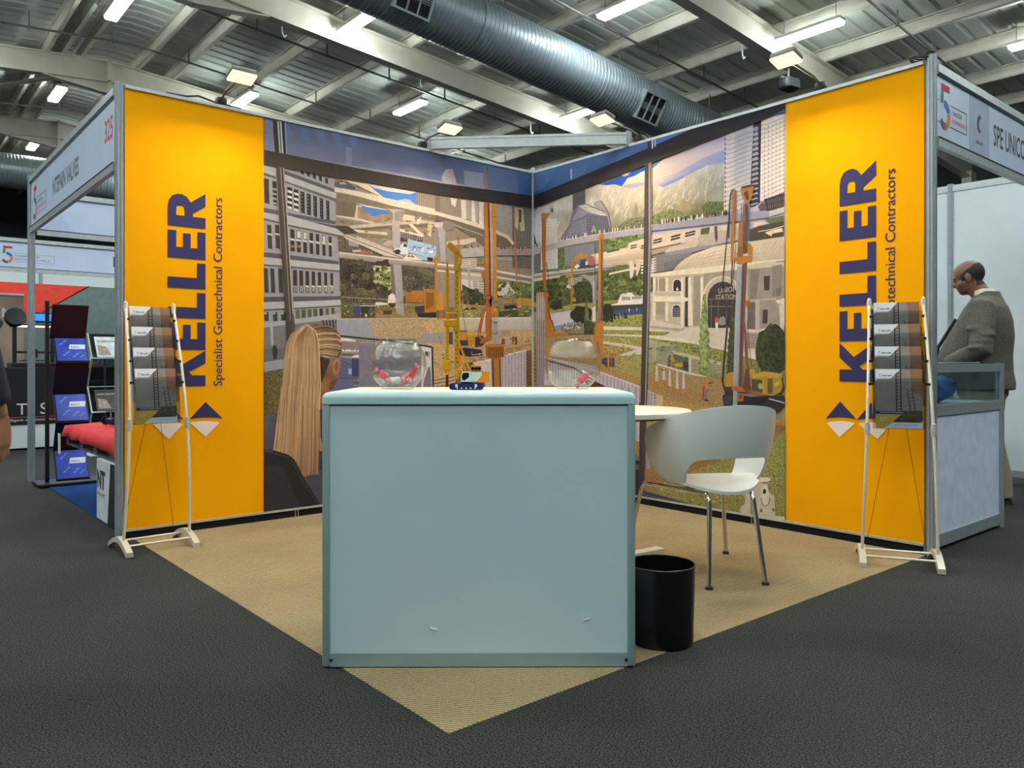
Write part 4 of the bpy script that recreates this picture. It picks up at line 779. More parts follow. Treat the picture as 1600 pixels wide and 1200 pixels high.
L.poly(A([(80, 50), (200, 68), (215, 430), (80, 405)]), (120, 122, 150)); L.poly(A([(190, 62), (245, 68), (275, 445), (215, 432)]), (58, 52, 56)); L.poly(A([(244, 68), (262, 70), (286, 446), (270, 442)]), (176, 178, 190)); L.poly(A([(262, 70), (276, 72), (300, 446), (286, 446)]), (70, 66, 74)); L.poly(A([(276, 72), (292, 74), (316, 448), (300, 446)]), (190, 190, 200)); L.poly(A([(292, 74), (322, 80), (350, 455), (316, 448)]), (44, 42, 52)); L.poly(A([(335, 85), (345, 86), (358, 455), (350, 455)]), (150, 160, 190))
BAR = [(405, 233), (560, 263), (690, 286.5), (840, 307), (840, 326.5), (680, 304.2), (560, 283), (520, 277.5), (405, 255.5)]
L.poly(BAR, [(62, 52, 46), (58, 50, 48), (46, 40, 44), (34, 30, 40), (34, 30, 40), (52, 42, 42), (66, 54, 48), (66, 54, 46), (70, 58, 48)])
L.poly(A([(232, 580), (280, 590), (320, 1200), (268, 1200)]) + B([(345, 1200)])[:0], (70, 60, 58))
L.poly([(431, 258), (443.5, 261), (448.5, 340), (457.5, 490), (459.5, 500), (468, 600), (452, 600), (446, 500), (436, 340)], [(72, 62, 58), (96, 84, 78), (92, 78, 72), (96, 82, 70), (88, 74, 64), (80, 70, 62), (64, 56, 52), (62, 54, 50), (66, 58, 54)])
L.line([(437.5, 262), (443.5, 340), (453, 500)], 1.0, (150, 132, 122)); L.line([(442.5, 262), (448, 340), (457, 490)], 1.0, (180, 176, 178)); L.line([(440, 262), (446, 340), (455.5, 500)], 0.8, (50, 42, 40))
# office chair and the woman seen from behind
L.poly(I([(560, 740), (640, 740), (800, 1000), (700, 1500), (560, 1400)]), (60, 58, 74)); L.poly(S([(520, 560), (660, 500), (900, 900), (760, 1090), (600, 900)]), (70, 68, 92))
L.poly(I([(640, 425), (700, 430), (788, 415), (788, 520), (762, 620), (722, 705), (680, 722), (640, 900), (590, 900), (600, 660), (630, 560)]), [(170, 112, 74), (182, 122, 84), (190, 130, 92), (186, 120, 82), (160, 100, 64), (130, 80, 52), (150, 94, 62), (140, 90, 60), (140, 90, 60), (160, 104, 70), (120, 78, 52)])
L.poly(I([(715, 460), (745, 428), (772, 425), (782, 470), (772, 545), (742, 578), (718, 540)]), (196, 134, 98)); L.poly(I([(735, 470), (758, 445), (766, 480), (756, 535), (738, 545)]), (140, 86, 58)); L.line(I([(728, 480), (742, 446), (768, 436)]), 1.4, (216, 156, 120)); L.poly(I([(690, 640), (762, 610), (722, 705), (684, 720)]), (112, 68, 44))
L.poly(I([(585, 370), (680, 425), (690, 440), (650, 545), (610, 650), (600, 600), (595, 470)]), (66, 50, 38), 'h')
L.poly(I([(470, 108), (560, 98), (660, 118), (745, 182), (798, 275), (798, 360), (776, 412), (700, 428), (640, 418), (590, 388), (575, 260), (540, 150)]), [(146, 104, 66), (92, 66, 48), (86, 62, 46), (96, 70, 50), (120, 88, 62), (98, 72, 52), (88, 64, 46), (112, 80, 54), (150, 110, 74), (190, 148, 104), (196, 154, 110), (166, 120, 78)], 'h')
for k in range(34):
    f = k / 33; a = (520 + 62 * f ** 0.8, 130 + 270 * f); b = (610 + 100 * math.sin(f * 3.0) + 60, 110 + 300 * f); c = (700 + 96 * math.sin(0.5 + f * 2.2), 150 + 262 * f)
    col = random.choice([(196, 156, 112), (216, 178, 134), (150, 112, 76), (88, 64, 46), (70, 52, 40), (120, 88, 60)])
    L.line(I([a, ((a[0] + b[0]) / 2, (a[1] + b[1]) / 2 - 10), b, c]), random.uniform(0.5, 1.1), col, 'h')
LE = [(480, 103), (425, 118), (318, 195), (276, 290), (258, 420), (244, 640), (218, 790), (194, 980), (172, 1160), (158, 1270)]
RE = [(490, 108), (540, 150), (576, 230), (586, 320), (592, 440), (602, 620), (602, 740), (596, 860), (600, 1160), (640, 1290)]
HC = [(150, 104, 62), (158, 108, 64), (172, 118, 70), (196, 148, 98), (216, 176, 124), (208, 164, 116), (196, 152, 106), (190, 146, 100), (178, 134, 92), (170, 126, 86)]
L.poly(I(LE + list(reversed(RE))), HC + list(reversed(HC)), 'h'); 
tail = S([(152, 305), (310, 352), (380, 402), (430, 480), (485, 605), (560, 585), (640, 560), (665, 0), (185, 0)]); L.poly(tail, [(196, 150, 108), (186, 140, 98), (170, 124, 86), (160, 112, 76), (150, 104, 70), (150, 106, 72), (120, 84, 60), (180, 134, 94), (196, 152, 110)], 'h')
for k in range(90):
    f = random.random(); g0 = random.choice([0, 0, 1, 2, 3, 4]); g1 = min(9, g0 + random.choice([3, 4, 5, 6]))
    pts = [(LE[i][0] + (RE[i][0] - LE[i][0]) * f, LE[i][1] + (RE[i][1] - LE[i][1]) * f) for i in range(g0, g1 + 1)]
    L.line(I(pts), random.uniform(0.35, 0.8), random.choice([(216, 176, 126), (170, 126, 84), (206, 164, 116), (156, 114, 74), (186, 144, 100), (222, 184, 136)]), 'h')
for k in range(34):
    f = k / 33; y0 = -random.uniform(0, 500); x0 = 190 + 470 * f + 34 * (-y0 / 300) * (1 - f); x1 = 160 + 480 * f; y1 = 300 + 290 * min(1, f * 1.6)
    L.line(S([(x0, y0), ((x0 + x1) / 2 + 4, y1 / 2), (x1 + 10, y1 - 10)]), random.uniform(0.5, 1.1), random.choice([(206, 164, 118), (150, 108, 72), (190, 146, 102), (136, 96, 66), (176, 130, 90)]), 'h')
L.line(I([(480, 106), (556, 165), (580, 260), (590, 400), (600, 640), (588, 900)]), 1.2, (228, 192, 146), 'h')
L.poly(S([(40, 300), (150, 307), (310, 352), (385, 410), (480, 600), (670, 990), (680, 1100), (40, 1130)]), (40, 35, 36)); L.poly(S([(60, 460), (240, 476), (300, 560), (380, 800), (450, 1080), (60, 1120)]), (52, 47, 50)); L.line(S([(60, 330), (150, 340), (290, 372), (370, 440), (470, 640), (650, 1010)]), 1.2, (72, 66, 68)); L.line(S([(60, 315), (150, 318)]), 1.6, (86, 84, 92))
L.build('mural', 'left wall mural print of a building site with long-haired woman from behind')
# ---------------------------------------------------------------- right mural
R = Mural('R')
J = R.z(830, 240, 7.5); K = R.z(1020, 180, 6.314); M = R.z(830, 380, 8.421); N = R.z(1010, 350, 6.668); O = R.z(830, 500, 7.5); P = R.z(1010, 500, 6.668); Q = R.z(985, 660, 6.275)
CREAM = (214, 192, 166); STONE = (202, 186, 164); GREEN = (92, 102, 56)
R.poly([(826, 265), (1235, 160), (1235, 835), (826, 765)], (150, 130, 100))
# sky and mountains
R.poly([(838, 330), (1235, 170), (1235, 380), (838, 400)], (176, 172, 196), 'c')
R.poly(J([(780, 375), (1345, 140), (1345, 400), (1060, 390), (960, 365)]), (34, 92, 206), 'c'); R.poly(J([(1060, 385), (1090, 345), (1130, 285), (1200, 265), (1290, 215), (1360, 185), (1420, 180), (1420, 420), (1100, 395)]), (230, 200, 178), 'c'); R.poly(J([(1070, 375), (1240, 340), (1420, 330), (1420, 400), (1100, 400)]), (170, 160, 190), 'c'); R.poly(J([(1040, 245), (1180, 200), (1130, 255), (1080, 268)]), (226, 206, 196), 'c')
R.poly(K([(-30, 520), (0, 470), (720, 195), (720, 480), (540, 500), (380, 580), (100, 710), (-30, 700)]), [(220, 188, 178), (196, 186, 200), (176, 168, 196), (120, 144, 206), (110, 146, 214), (90, 136, 214), (76, 130, 216), (210, 180, 176)], 'c')
R.poly(K([(-30, 560), (0, 510), (120, 430), (330, 370), (720, 250), (720, 330), (480, 430), (250, 560), (0, 660), (-30, 660)]), [(232, 200, 180), (232, 200, 184), (220, 190, 186), (200, 180, 194), (184, 174, 200), (180, 174, 204), (196, 182, 198), (214, 188, 186), (226, 194, 180), (226, 194, 180)], 'c'); R.poly(K([(-10, 465), (120, 415), (40, 490), (0, 520)]), (96, 130, 214), 'c')
R.poly(J([(30, 680), (300, 540), (500, 470), (790, 360), (880, 372), (980, 358), (1060, 385), (1180, 410), (1300, 380), (1420, 365), (1420, 860), (1100, 900), (500, 1000), (300, 1050), (60, 1100)]), [(167, 171, 176), (176, 176, 174), (185, 181, 172), (199, 190, 176), (201, 190, 172), (203, 190, 171), (203, 189, 167), (205, 187, 165), (207, 189, 167), (207, 190, 169), (135, 133, 93), (135, 126, 100), (176, 160, 133), (171, 158, 140), (171, 171, 176)], 'r')
R.poly(K([(-30, 690), (0, 685), (100, 707), (210, 680), (310, 610), (400, 560), (540, 492), (720, 462), (720, 960), (-30, 1080)]), [(203, 187, 163), (203, 187, 163), (199, 187, 167), (203, 190, 169), (198, 187, 169), (185, 181, 171), (176, 176, 171), (171, 172, 174), (86, 90, 66), (111, 109, 72)], 'r')
def ridges(zf, box, n, cols, slope):
    for k in range(n):
        x = random.uniform(box[0], box[2]); y = random.uniform(box[1], box[3]); l = random.uniform(20, 95); dx = slope * l * random.uniform(0.5, 1.3)
        R.line(zf([(x, y), (x + dx * 0.5 + random.uniform(-8, 8), y + l * 0.5), (x + dx, y + l)]), random.uniform(0.3, 0.9), random.choice(cols), 'r')
ridges(J, (680, 420, 1330, 760), 110, [(234, 220, 198), (202, 184, 158), (192, 176, 156), (236, 222, 202), (184, 170, 156)], -0.5); ridges(J, (80, 620, 460, 900), 22, [(226, 218, 200), (150, 156, 176), (206, 196, 176)], -0.35)
ridges(K, (0, 720, 420, 960), 70, [(232, 216, 190), (196, 180, 150), (170, 156, 122), (222, 206, 178)], -0.7); ridges(K, (300, 560, 690, 800), 70, [(226, 218, 200), (186, 180, 168), (170, 168, 164), (232, 224, 206)], -0.4)
R.poly(K([(190, 790), (230, 765), (330, 850), (520, 920), (640, 950), (420, 985), (200, 1010), (260, 900)]), [(206, 188, 158), (206, 188, 158), (150, 136, 100), (116, 110, 76), (100, 104, 70), (110, 112, 72), (122, 120, 78), (176, 158, 122)], 'r'); R.poly(K([(480, 900), (600, 820), (710, 840), (710, 970), (520, 980)]), (92, 100, 62), 'f'); R.poly(K([(-20, 1000), (180, 920), (300, 960), (380, 1000), (-20, 1080)]), (122, 126, 76), 'f'); R.poly(K([(520, 790), (560, 760), (640, 700), (705, 690), (705, 850), (560, 850)]), (140, 140, 128), 'r')
R.poly(J([(1130, 830), (1170, 770), (1230, 570), (1260, 700), (1330, 640), (1330, 880), (1060, 900)]), (150, 140, 118), 'r'); R.poly(J([(950, 900), (1060, 820), (1150, 760), (1330, 740), (1330, 900), (960, 930)]), (116, 116, 84), 'f')
# far-left buildings
R.poly(J([(75, 630), (210, 605), (215, 760), (130, 1100), (70, 1080), (35, 920)]), (186, 188, 202)); R.poly(J([(235, 640), (255, 635), (262, 680), (240, 690)]), (76, 76, 100)); R.poly(J([(30, 900), (70, 1080), (20, 1110)]), (60, 54, 60))
R.poly(J([(112, 778), (300, 765), (306, 1060), (112, 1100)]), (214, 212, 212)); R.quadgrid(J([(118, 785), (298, 772), (302, 1050), (118, 1090)]), 11, 14, (70, 60, 62), 0.5, 0.45)
R.poly(J([(488, 475), (636, 420), (636, 600), (500, 680), (488, 680)]), (82, 86, 102))
R.poly(J([(440, 840), (490, 670), (540, 590), (640, 588), (880, 680), (945, 860), (940, 920), (500, 1010), (320, 1030)]), (108, 106, 126)); R.poly(J([(480, 790), (560, 610), (690, 690), (600, 740)]), (132, 128, 148)); R.quadgrid(J([(480, 800), (650, 760), (650, 980), (400, 1010)]), 9, 9, (150, 148, 160), 0.8, 0.25); R.quadgrid(J([(650, 720), (900, 740), (920, 920), (650, 980)]), 10, 8, (92, 90, 108), 0.7, 0.7)
R.poly(J([(555, 612), (640, 596), (720, 620), (895, 705), (880, 728), (820, 722), (700, 695), (600, 640)]), (196, 186, 178)); R.quadgrid(J([(570, 612), (720, 622), (890, 715), (700, 690)]), 14, 3, (120, 112, 112), 0.5, 0.5)
R.poly(J([(735, 580), (770, 556), (815, 548), (870, 620), (910, 720), (940, 850), (925, 862), (890, 730), (840, 660), (740, 610)]), (146, 138, 140)); R.quadgrid(J([(745, 585), (812, 556), (870, 640), (790, 620)]), 8, 4, (186, 176, 170), 0.5, 0.5); R.line(J([(815, 548), (880, 640), (912, 720), (942, 860)]), 1.4, (96, 88, 96)); R.line(J([(490, 670), (545, 590), (640, 592), (880, 690)]), 1.2, (86, 80, 90))
R.poly(J([(700, 930), (735, 830), (775, 930)]), (140, 160, 110), 'f')
# towers on the right
R.poly(K([(718, 200), (1000, 85), (985, 700), (960, 900), (700, 965)]), [(206, 192, 200), (168, 172, 190), (176, 176, 186), (206, 190, 184), (214, 196, 190)]); R.poly(K([(810, 165), (1000, 88), (980, 650), (800, 700)]), (176, 176, 188))
for k in range(16): R.line(K([(716 - k * 0.8, 250 + k * 47), (800, 232 + k * 45), (985, 165 + k * 44)]), 0.9, (126, 120, 140)); R.poly(K([(716, 215 + k * 47), (724, 235 + k * 47), (716, 255 + k * 47), (710, 240 + k * 47)]), (84, 84, 106))
R.quadgrid(K([(830, 180), (980, 130), (970, 640), (820, 680)]), 6, 11, (160, 158, 172), 0.8, 0.4)
R.poly(K([(995, 85), (1078, 50), (1060, 860), (1000, 900), (955, 910), (975, 500)]), (54, 48, 68))
for k in range(16): R.poly(K([(992 - k * 1.5, 128 + k * 50), (1030, 108 + k * 50), (1046, 122 + k * 50), (1040, 150 + k * 48), (992 - k * 1.5, 160 + k * 49)]), (150, 150, 168)); 
R.poly(K([(1072, 52), (1300, -20), (1300, 775), (1060, 850)]), (224, 208, 202))
for k in range(18): R.line(K([(1072, 98 + k * 45), (1130, 88 + k * 44), (1200, 62 + k * 43.5), (1300, 20 + k * 43)]), 0.8, (140, 126, 126)); 
for k in range(17):
    for i in range(6): x = 1100 + i * 38; y = 118 + k * 44 - i * 14; R.poly(K([(x, y), (x + 8, y - 3), (x + 8, y + 22), (x, y + 25)]), (150, 140, 142))
# greenery behind the tracks
R.poly(J([(20, 1100), (1420, 860), (1420, 1600), (20, 1600)]), (98, 108, 60), 'f'); R.poly(M([(0, 440), (1600, 300), (1600, 900), (0, 900)]), (84, 96, 50), 'f')
R.poly(M([(40, 120), (140, 100), (135, 380), (40, 400)]), (104, 104, 112)); R.poly(M([(130, 110), (350, 70), (355, 330), (130, 350)]), (196, 196, 202)); R.quadgrid(M([(205, 100), (335, 78), (335, 320), (205, 335)]), 7, 10, (110, 96, 100), 0.45, 0.5)
R.poly(M([(360, 70), (440, 50), (440, 310), (355, 330)]), (86, 108, 58), 'f'); R.poly(M([(440, 50), (870, -20), (880, 280), (440, 305)]), (110, 112, 126)); R.quadgrid(M([(445, 60), (860, 0), (865, 270), (445, 300)]), 18, 12, (140, 146, 160), 0.55, 0.5)
R.poly(M([(960, 20), (1500, -80), (1500, 120), (1280, 90), (960, 130)]), (104, 130, 72), 'f')
R.scatter(M, (0, 440, 1480, 780), 120, 2, 6, [(70, 80, 42), (96, 108, 56), (56, 64, 36), (116, 126, 68), (84, 92, 50)]); R.scatter(J, (900, 960, 1330, 1080), 24, 1.5, 4, [(110, 130, 76), (84, 100, 56), (130, 150, 92)])
# walkway bridge with its crowd
R.poly(J([(20, 1105), (400, 1005), (820, 935), (1420, 855), (1420, 925), (820, 1010), (400, 1085), (20, 1190)]), (164, 158, 170)); R.line(J([(20, 1108), (400, 1008), (820, 938), (1420, 858)]), 1.0, (200, 196, 200)); R.poly(K([(-30, 1090), (740, 985), (1000, 950), (1170, 935), (1150, 1012), (740, 1062), (-30, 1150)]), (150, 146, 162)); R.line(K([(-30, 1145), (740, 1060), (1150, 1010)]), 1.6, (108, 102, 116))
R.people(J([(300, 1035), (820, 930), (1420, 855)]), 60, 5, [(60, 52, 50), (120, 90, 70), (200, 190, 180), (80, 90, 60), (220, 214, 206)]); R.people(K([(0, 1085), (430, 1025), (740, 985)]), 46, 7, [(52, 46, 46), (140, 110, 90), (206, 196, 186), (90, 96, 60), (224, 216, 206)]); R.people(J([(20, 1110), (110, 1085)]), 8, 6, [(50, 48, 60), (150, 150, 160)])
# station roof canopy on the far right
R.poly(K([(1100, 830), (1300, 765), (1300, 905), (1130, 945)]), (60, 54, 54)); R.quadgrid(K([(1130, 835), (1300, 785), (1300, 900), (1140, 930)]), 9, 2, (110, 104, 104), 0.4, 0.8); R.poly(K([(1040, 900), (1080, 860), (1120, 880), (1130, 930), (1060, 940)]), (86, 80, 90)); R.poly(K([(1150, 950), (1300, 900), (1300, 960), (1160, 1000)]), (184, 176, 176)); R.poly(K([(1110, 1030), (1300, 985), (1300, 1060), (1180, 1085)]), (96, 104, 70)); R.poly(K([(1000, 1060), (1110, 1050), (1130, 1085), (1000, 1120)]), (216, 190, 170))
# monorail train and its beam
R.poly(N([(30, 120), (500, 50), (850, 10), (975, -10), (975, 165), (700, 222), (40, 275)]), [(206, 184, 160), (206, 186, 164), (196, 180, 170), (190, 176, 170), (170, 156, 150), (186, 168, 154), (214, 190, 164)])
R.poly(N([(40, 275), (360, 195), (700, 222), (560, 235), (200, 290), (40, 330)]), (166, 146, 130)); R.line(N([(40, 270), (360, 200)]), 1.6, (92, 80, 76)); R.poly(N([(540, 150), (560, 120), (800, 60), (960, 30), (960, 165), (700, 222), (560, 220)]), (180, 162, 150), 'p')
for a in ([(80, 165), (170, 143), (165, 187), (75, 210)], [(262, 125), (362, 100), (352, 152), (258, 176)], [(410, 90), (516, 64), (511, 112), (405, 137)]): R.poly(N(a), (66, 58, 58)); R.line(N([((a[0][0] + a[3][0]) / 2, (a[0][1] + a[3][1]) / 2), ((a[1][0] + a[2][0]) / 2, (a[1][1] + a[2][1]) / 2)]), 1.2, (206, 190, 172))
R.poly(N([(575, 48), (668, 32), (656, 102), (568, 112)]), (90, 88, 66)); R.poly(N([(712, 25), (742, 20), (748, 150), (735, 195), (718, 150)]), (92, 72, 66)); R.poly(N([(790, 20), (870, 5), (870, 60), (800, 68)]), (206, 192, 182))
R.poly(J([(700, 1185), (1130, 1100), (1150, 1050), (1200, 1030), (1345, 990), (1345, 1290), (1000, 1310), (860, 1320)]), [(214, 190, 166), (220, 196, 170), (222, 198, 174), (222, 200, 176), (220, 198, 172), (190, 164, 140), (180, 156, 132), (190, 166, 142)]); R.poly(M([(840, 140), (1260, 80), (1480, 60), (1480, 200), (950, 250), (850, 280), (800, 200)]), [(216, 194, 172), (222, 198, 174), (220, 198, 172), (186, 160, 138), (176, 156, 140), (196, 176, 160), (212, 190, 168)]); R.line(M([(950, 190), (1260, 130)]), 1.5, (236, 214, 190)); R.poly(M([(1000, 105), (1170, 70), (1165, 95), (1005, 130)]), (74, 96, 50))
for x in (1315, 1450): R.poly(M([(x, 30), (x + 80, 10), (x + 75, 60), (x - 5, 78)]), (96, 84, 76)); R.line(M([(x, 55), (x + 76, 36)]), 1.0, (226, 206, 186))
R.poly(M([(1290, 240), (1340, 230), (1370, 330), (1330, 480), (1305, 470)]), (206, 194, 180)); R.poly(M([(1385, 220), (1450, 210), (1440, 330), (1400, 430), (1385, 420)]), (206, 192, 176)); R.poly(M([(1010, 440), (1040, 390), (1400, 310), (1400, 340), (1060, 410)]), (216, 200, 176))
R.quadgrid(M([(1450, 220), (1620, 190), (1620, 420), (1450, 450)]), 1, 6, (226, 220, 226), 1, 0.5); R.quadgrid(N([(40, 360), (110, 345), (105, 500), (40, 520)]), 1, 6, (220, 216, 224), 1, 0.45); R.poly(N([(105, 330), (480, 260), (480, 420), (190, 490), (110, 490)]), (124, 120, 122)); R.quadgrid(N([(190, 400), (400, 355), (390, 470), (190, 480)]), 14, 6, (84, 84, 92), 0.7, 0.6); R.poly(N([(195, 290), (250, 240), (440, 200), (540, 215), (500, 250), (210, 305)]), (196, 176, 162)); R.poly(N([(200, 300), (530, 235), (950, 195), (600, 265), (450, 300), (200, 330)]), (140, 134, 144))
# lower road with lorry
R.poly(M([(0, 410), (500, 340), (900, 290), (1160, 300), (1000, 350), (700, 390), (0, 470)]), (166, 160, 164)); R.line(M([(0, 420), (520, 350), (900, 305)]), 1.6, (206, 198, 196)); R.line(M([(0, 460), (520, 390), (900, 345), (1160, 305)]), 2.0, (110, 104, 104)); R.poly(M([(0, 470), (400, 420), (380, 450), (0, 510)]), (196, 184, 170)); R.poly(M([(310, 360), (390, 348), (385, 372), (310, 382)]), (100, 130, 190))
R.poly(M([(560, 300), (640, 270), (850, 290), (840, 320), (580, 345)]), (70, 66, 70)); R.poly(M([(650, 230), (730, 210), (740, 270), (655, 280)]), (62, 66, 100)); R.poly(M([(565, 310), (620, 270), (650, 300), (600, 340)]), (210, 208, 210)); R.poly(M([(760, 180), (830, 165), (845, 290), (765, 290)]), (186, 110, 90)); R.poly(M([(720, 240), (745, 235), (745, 285), (725, 290)]), (220, 214, 206))
R.poly(M([(560, 240), (580, 170), (640, 135), (720, 140), (780, 160), (720, 205), (640, 215), (600, 250)]), (206, 140, 56), 's'); R.poly(M([(530, 230), (560, 225), (560, 420), (550, 800), (525, 800), (535, 420)]), (206, 128, 44)); R.poly(M([(455, 425), (550, 400), (555, 435), (460, 460)]), (216, 150, 50)); R.line(M([(560, 600), (620, 715)]), 1.0, (206, 150, 90)); R.poly(M([(545, 720), (665, 715), (650, 760), (550, 770)]), (206, 156, 50)); R.poly(M([(540, 770), (660, 765), (640, 815), (560, 820)]), (60, 54, 90))
R.quadgrid(M([(500, 460), (680, 440), (670, 550), (480, 560)]), 1, 5, (200, 192, 196), 1, 0.45); R.poly(M([(260, 640), (350, 580), (440, 590), (500, 540), (530, 570), (520, 620), (270, 680)]), (206, 194, 184)); R.poly(M([(640, 420), (700, 410), (800, 430), (870, 400), (860, 780), (815, 780), (805, 560), (760, 490)]), (146, 140, 146)); R.line(M([(830, 500), (838, 770)]), 1.4, (196, 190, 190))
# trees, river, boat and lawns
R.poly(M([(0, 530), (240, 500), (520, 600), (520, 780), (240, 870), (0, 900)]), (80, 92, 48), 'f'); R.poly(M([(560, 560), (640, 500), (780, 520), (810, 600), (800, 780), (600, 780)]), (60, 68, 40), 'f'); R.poly(M([(950, 440), (1100, 400), (1300, 470), (1480, 400), (1480, 680), (1180, 720), (950, 740)]), (84, 98, 46), 'f'); R.poly(M([(240, 870), (560, 800), (860, 780), (860, 1000), (250, 940)]), (146, 142, 76), 'g')
R.poly(M([(950, 760), (1180, 740), (1150, 790), (960, 800)]), (136, 136, 70), 'g'); R.poly(M([(1140, 790), (1180, 680), (1240, 650), (1400, 650), (1480, 680), (1700, 640), (1700, 830), (1060, 850), (1040, 810)]), (222, 212, 206)); R.quadgrid(M([(1195, 705), (1310, 705), (1310, 750), (1195, 750)]), 6, 1, (96, 84, 84), 0.6, 1); R.quadgrid(M([(1330, 700), (1460, 690), (1460, 735), (1330, 745)]), 6, 1, (84, 76, 80), 0.6, 0.8); R.poly(M([(1050, 820), (1480, 800), (1700, 790), (1700, 880), (1090, 880)]), (70, 60, 60)); R.poly(M([(1085, 880), (1480, 850), (1700, 850), (1700, 960), (1085, 980)]), (66, 76, 122))
R.poly(M([(250, 930), (560, 880), (560, 1060), (300, 1120)]), (186, 184, 202)); R.poly(M([(280, 1100), (560, 1040), (620, 1120), (300, 1180)]), (120, 140, 196)); R.poly(M([(930, 980), (1480, 930), (1480, 1090), (930, 1100)]), (146, 146, 70), 'g'); R.poly(M([(930, 1095), (1480, 1090), (1480, 1140), (930, 1150)]), (218, 206, 190))
R.blob(*M([(670, 940)])[0], 16.5, 14, (48, 46, 32), 'f'); R.poly(M([(955, 840), (990, 800), (1050, 800), (1085, 860), (1085, 1040), (950, 1045)]), (46, 48, 32), 'f'); R.poly(M([(810, 850), (850, 820), (855, 1030), (810, 1030)]), (206, 196, 188)); R.poly(M([(300, 760), (400, 740), (420, 860), (300, 880), (250, 840)]), (50, 52, 36), 'f')
R.poly(M([(400, 1090), (880, 1030), (880, 1190), (400, 1190)]), (126, 122, 96), 's'); R.dots(M([(420, 1120), (600, 1070), (860, 1050)]), 60, 1.6, [(36, 32, 34), (226, 222, 220), (70, 64, 66), (210, 204, 204)], 2, 7); R.poly(M([(715, 1190), (705, 1000), (735, 660), (770, 1000), (775, 1190)]), (96, 108, 64), 'f'); R.poly(M([(700, 1190), (700, 1040), (760, 1010), (840, 1060), (830, 1190)]), (60, 72, 44), 'f')
R.people(M([(1090, 1000), (1260, 990)]), 6, 9, [(40, 36, 40), (60, 60, 90), (210, 204, 200)]); R.people(O([(950, 190), (1040, 110), (1170, 260), (1230, 280)]), 9, 10, [(48, 44, 48), (200, 190, 180), (64, 56, 60)]); R.people(M([(1290, 900), (1420, 890)]), 4, 5, [(220, 214, 216), (150, 150, 180)])
R.scatter(M, (20, 560, 480, 840), 40, 2, 5, [(66, 76, 42), (92, 102, 54), (52, 58, 34)]); R.scatter(M, (970, 460, 1470, 700), 44, 2, 5.5, [(76, 88, 44), (104, 116, 58), (60, 70, 36), (124, 132, 74)]); R.scatter(M, (960, 1000, 1470, 1085), 16, 1.5, 5, [(126, 130, 62), (164, 160, 84)], 'g', 0.3)
# lawns and paths lower down
R.poly(O([(840, 60), (1310, 20), (1310, 620), (1000, 640), (840, 300)]), (150, 146, 76), 'g'); R.poly(O([(845, 75), (1310, 85), (1310, 120), (845, 115)]), (214, 202, 184)); R.poly(O([(850, 165), (1310, 175), (1310, 200), (850, 180)]), (212, 200, 182)); R.poly(O([(850, 250), (1100, 280), (1310, 320), (1310, 400), (1080, 420), (1030, 410), (1230, 345), (1000, 300), (850, 275)]), (206, 192, 176)); R.poly(O([(850, 290), (1000, 300), (1225, 342), (1020, 405), (850, 420)]), (184, 160, 84), 'g')
R.poly(O([(140, 180), (780, 180), (850, 280), (860, 420), (1080, 420), (1310, 640), (1425, 760), (1425, 1000), (140, 800)]), [(190, 150, 92), (190, 150, 92), (186, 146, 90), (186, 146, 88), (170, 150, 86), (164, 144, 82), (190, 150, 92), (190, 150, 92), (190, 150, 92)], 's'); R.poly(O([(0, 200), (65, 200), (170, 330), (150, 800), (0, 800)]), (150, 110, 64), 's')
for k in range(9): R.line(O([(0, 380 + k * 45), (40, 350 + k * 45), (70, 360 + k * 45)]), 1.2, (76, 50, 34))
R.poly(O([(140, 430), (760, 540), (800, 610), (1425, 835), (1425, 1080), (1200, 960), (760, 780), (140, 760)]), (192, 180, 196)); R.quadgrid(O([(150, 430), (780, 560), (780, 760), (150, 700)]), 20, 1, (160, 148, 166), 0.45, 1); R.quadgrid(O([(790, 610), (1425, 835), (1425, 1060), (790, 770)]), 15, 1, (162, 150, 168), 0.45, 1); R.line(O([(140, 425), (790, 600), (1425, 835)]), 1.6, (214, 202, 204)); R.poly(O([(640, 700), (760, 720), (1425, 1040), (1425, 1090), (1200, 1000), (640, 760)]), (110, 44, 40)); R.line(O([(150, 460), (500, 560), (760, 720)]), 2.2, (120, 48, 44))
for k in range(16): x = 800 + k * 40; R.line(O([(x, 600 + (x - 800) * 0.33), (x, 520 + (x - 800) * 0.33)]), 0.8, (206, 128, 52))
R.line(O([(800, 530), (1425, 740)]), 0.8, (206, 128, 52)); R.line(O([(800, 560), (1425, 770)]), 0.7, (196, 120, 50))
for x in (885, 940, 968): R.poly(O([(x - 22, 540), (x - 24, 430), (x - 8, 390), (x, 335 if x < 900 else 388), (x + 16, 390), (x + 18, 450), (x + 20, 560)]), (206, 120, 60)); R.poly(O([(x - 20, 540), (x - 16, 450), (x + 14, 450), (x + 20, 555)]), (66, 70, 92))
R.line(O([(1040, 410), (1040, 515)]), 1.6, (206, 110, 50))
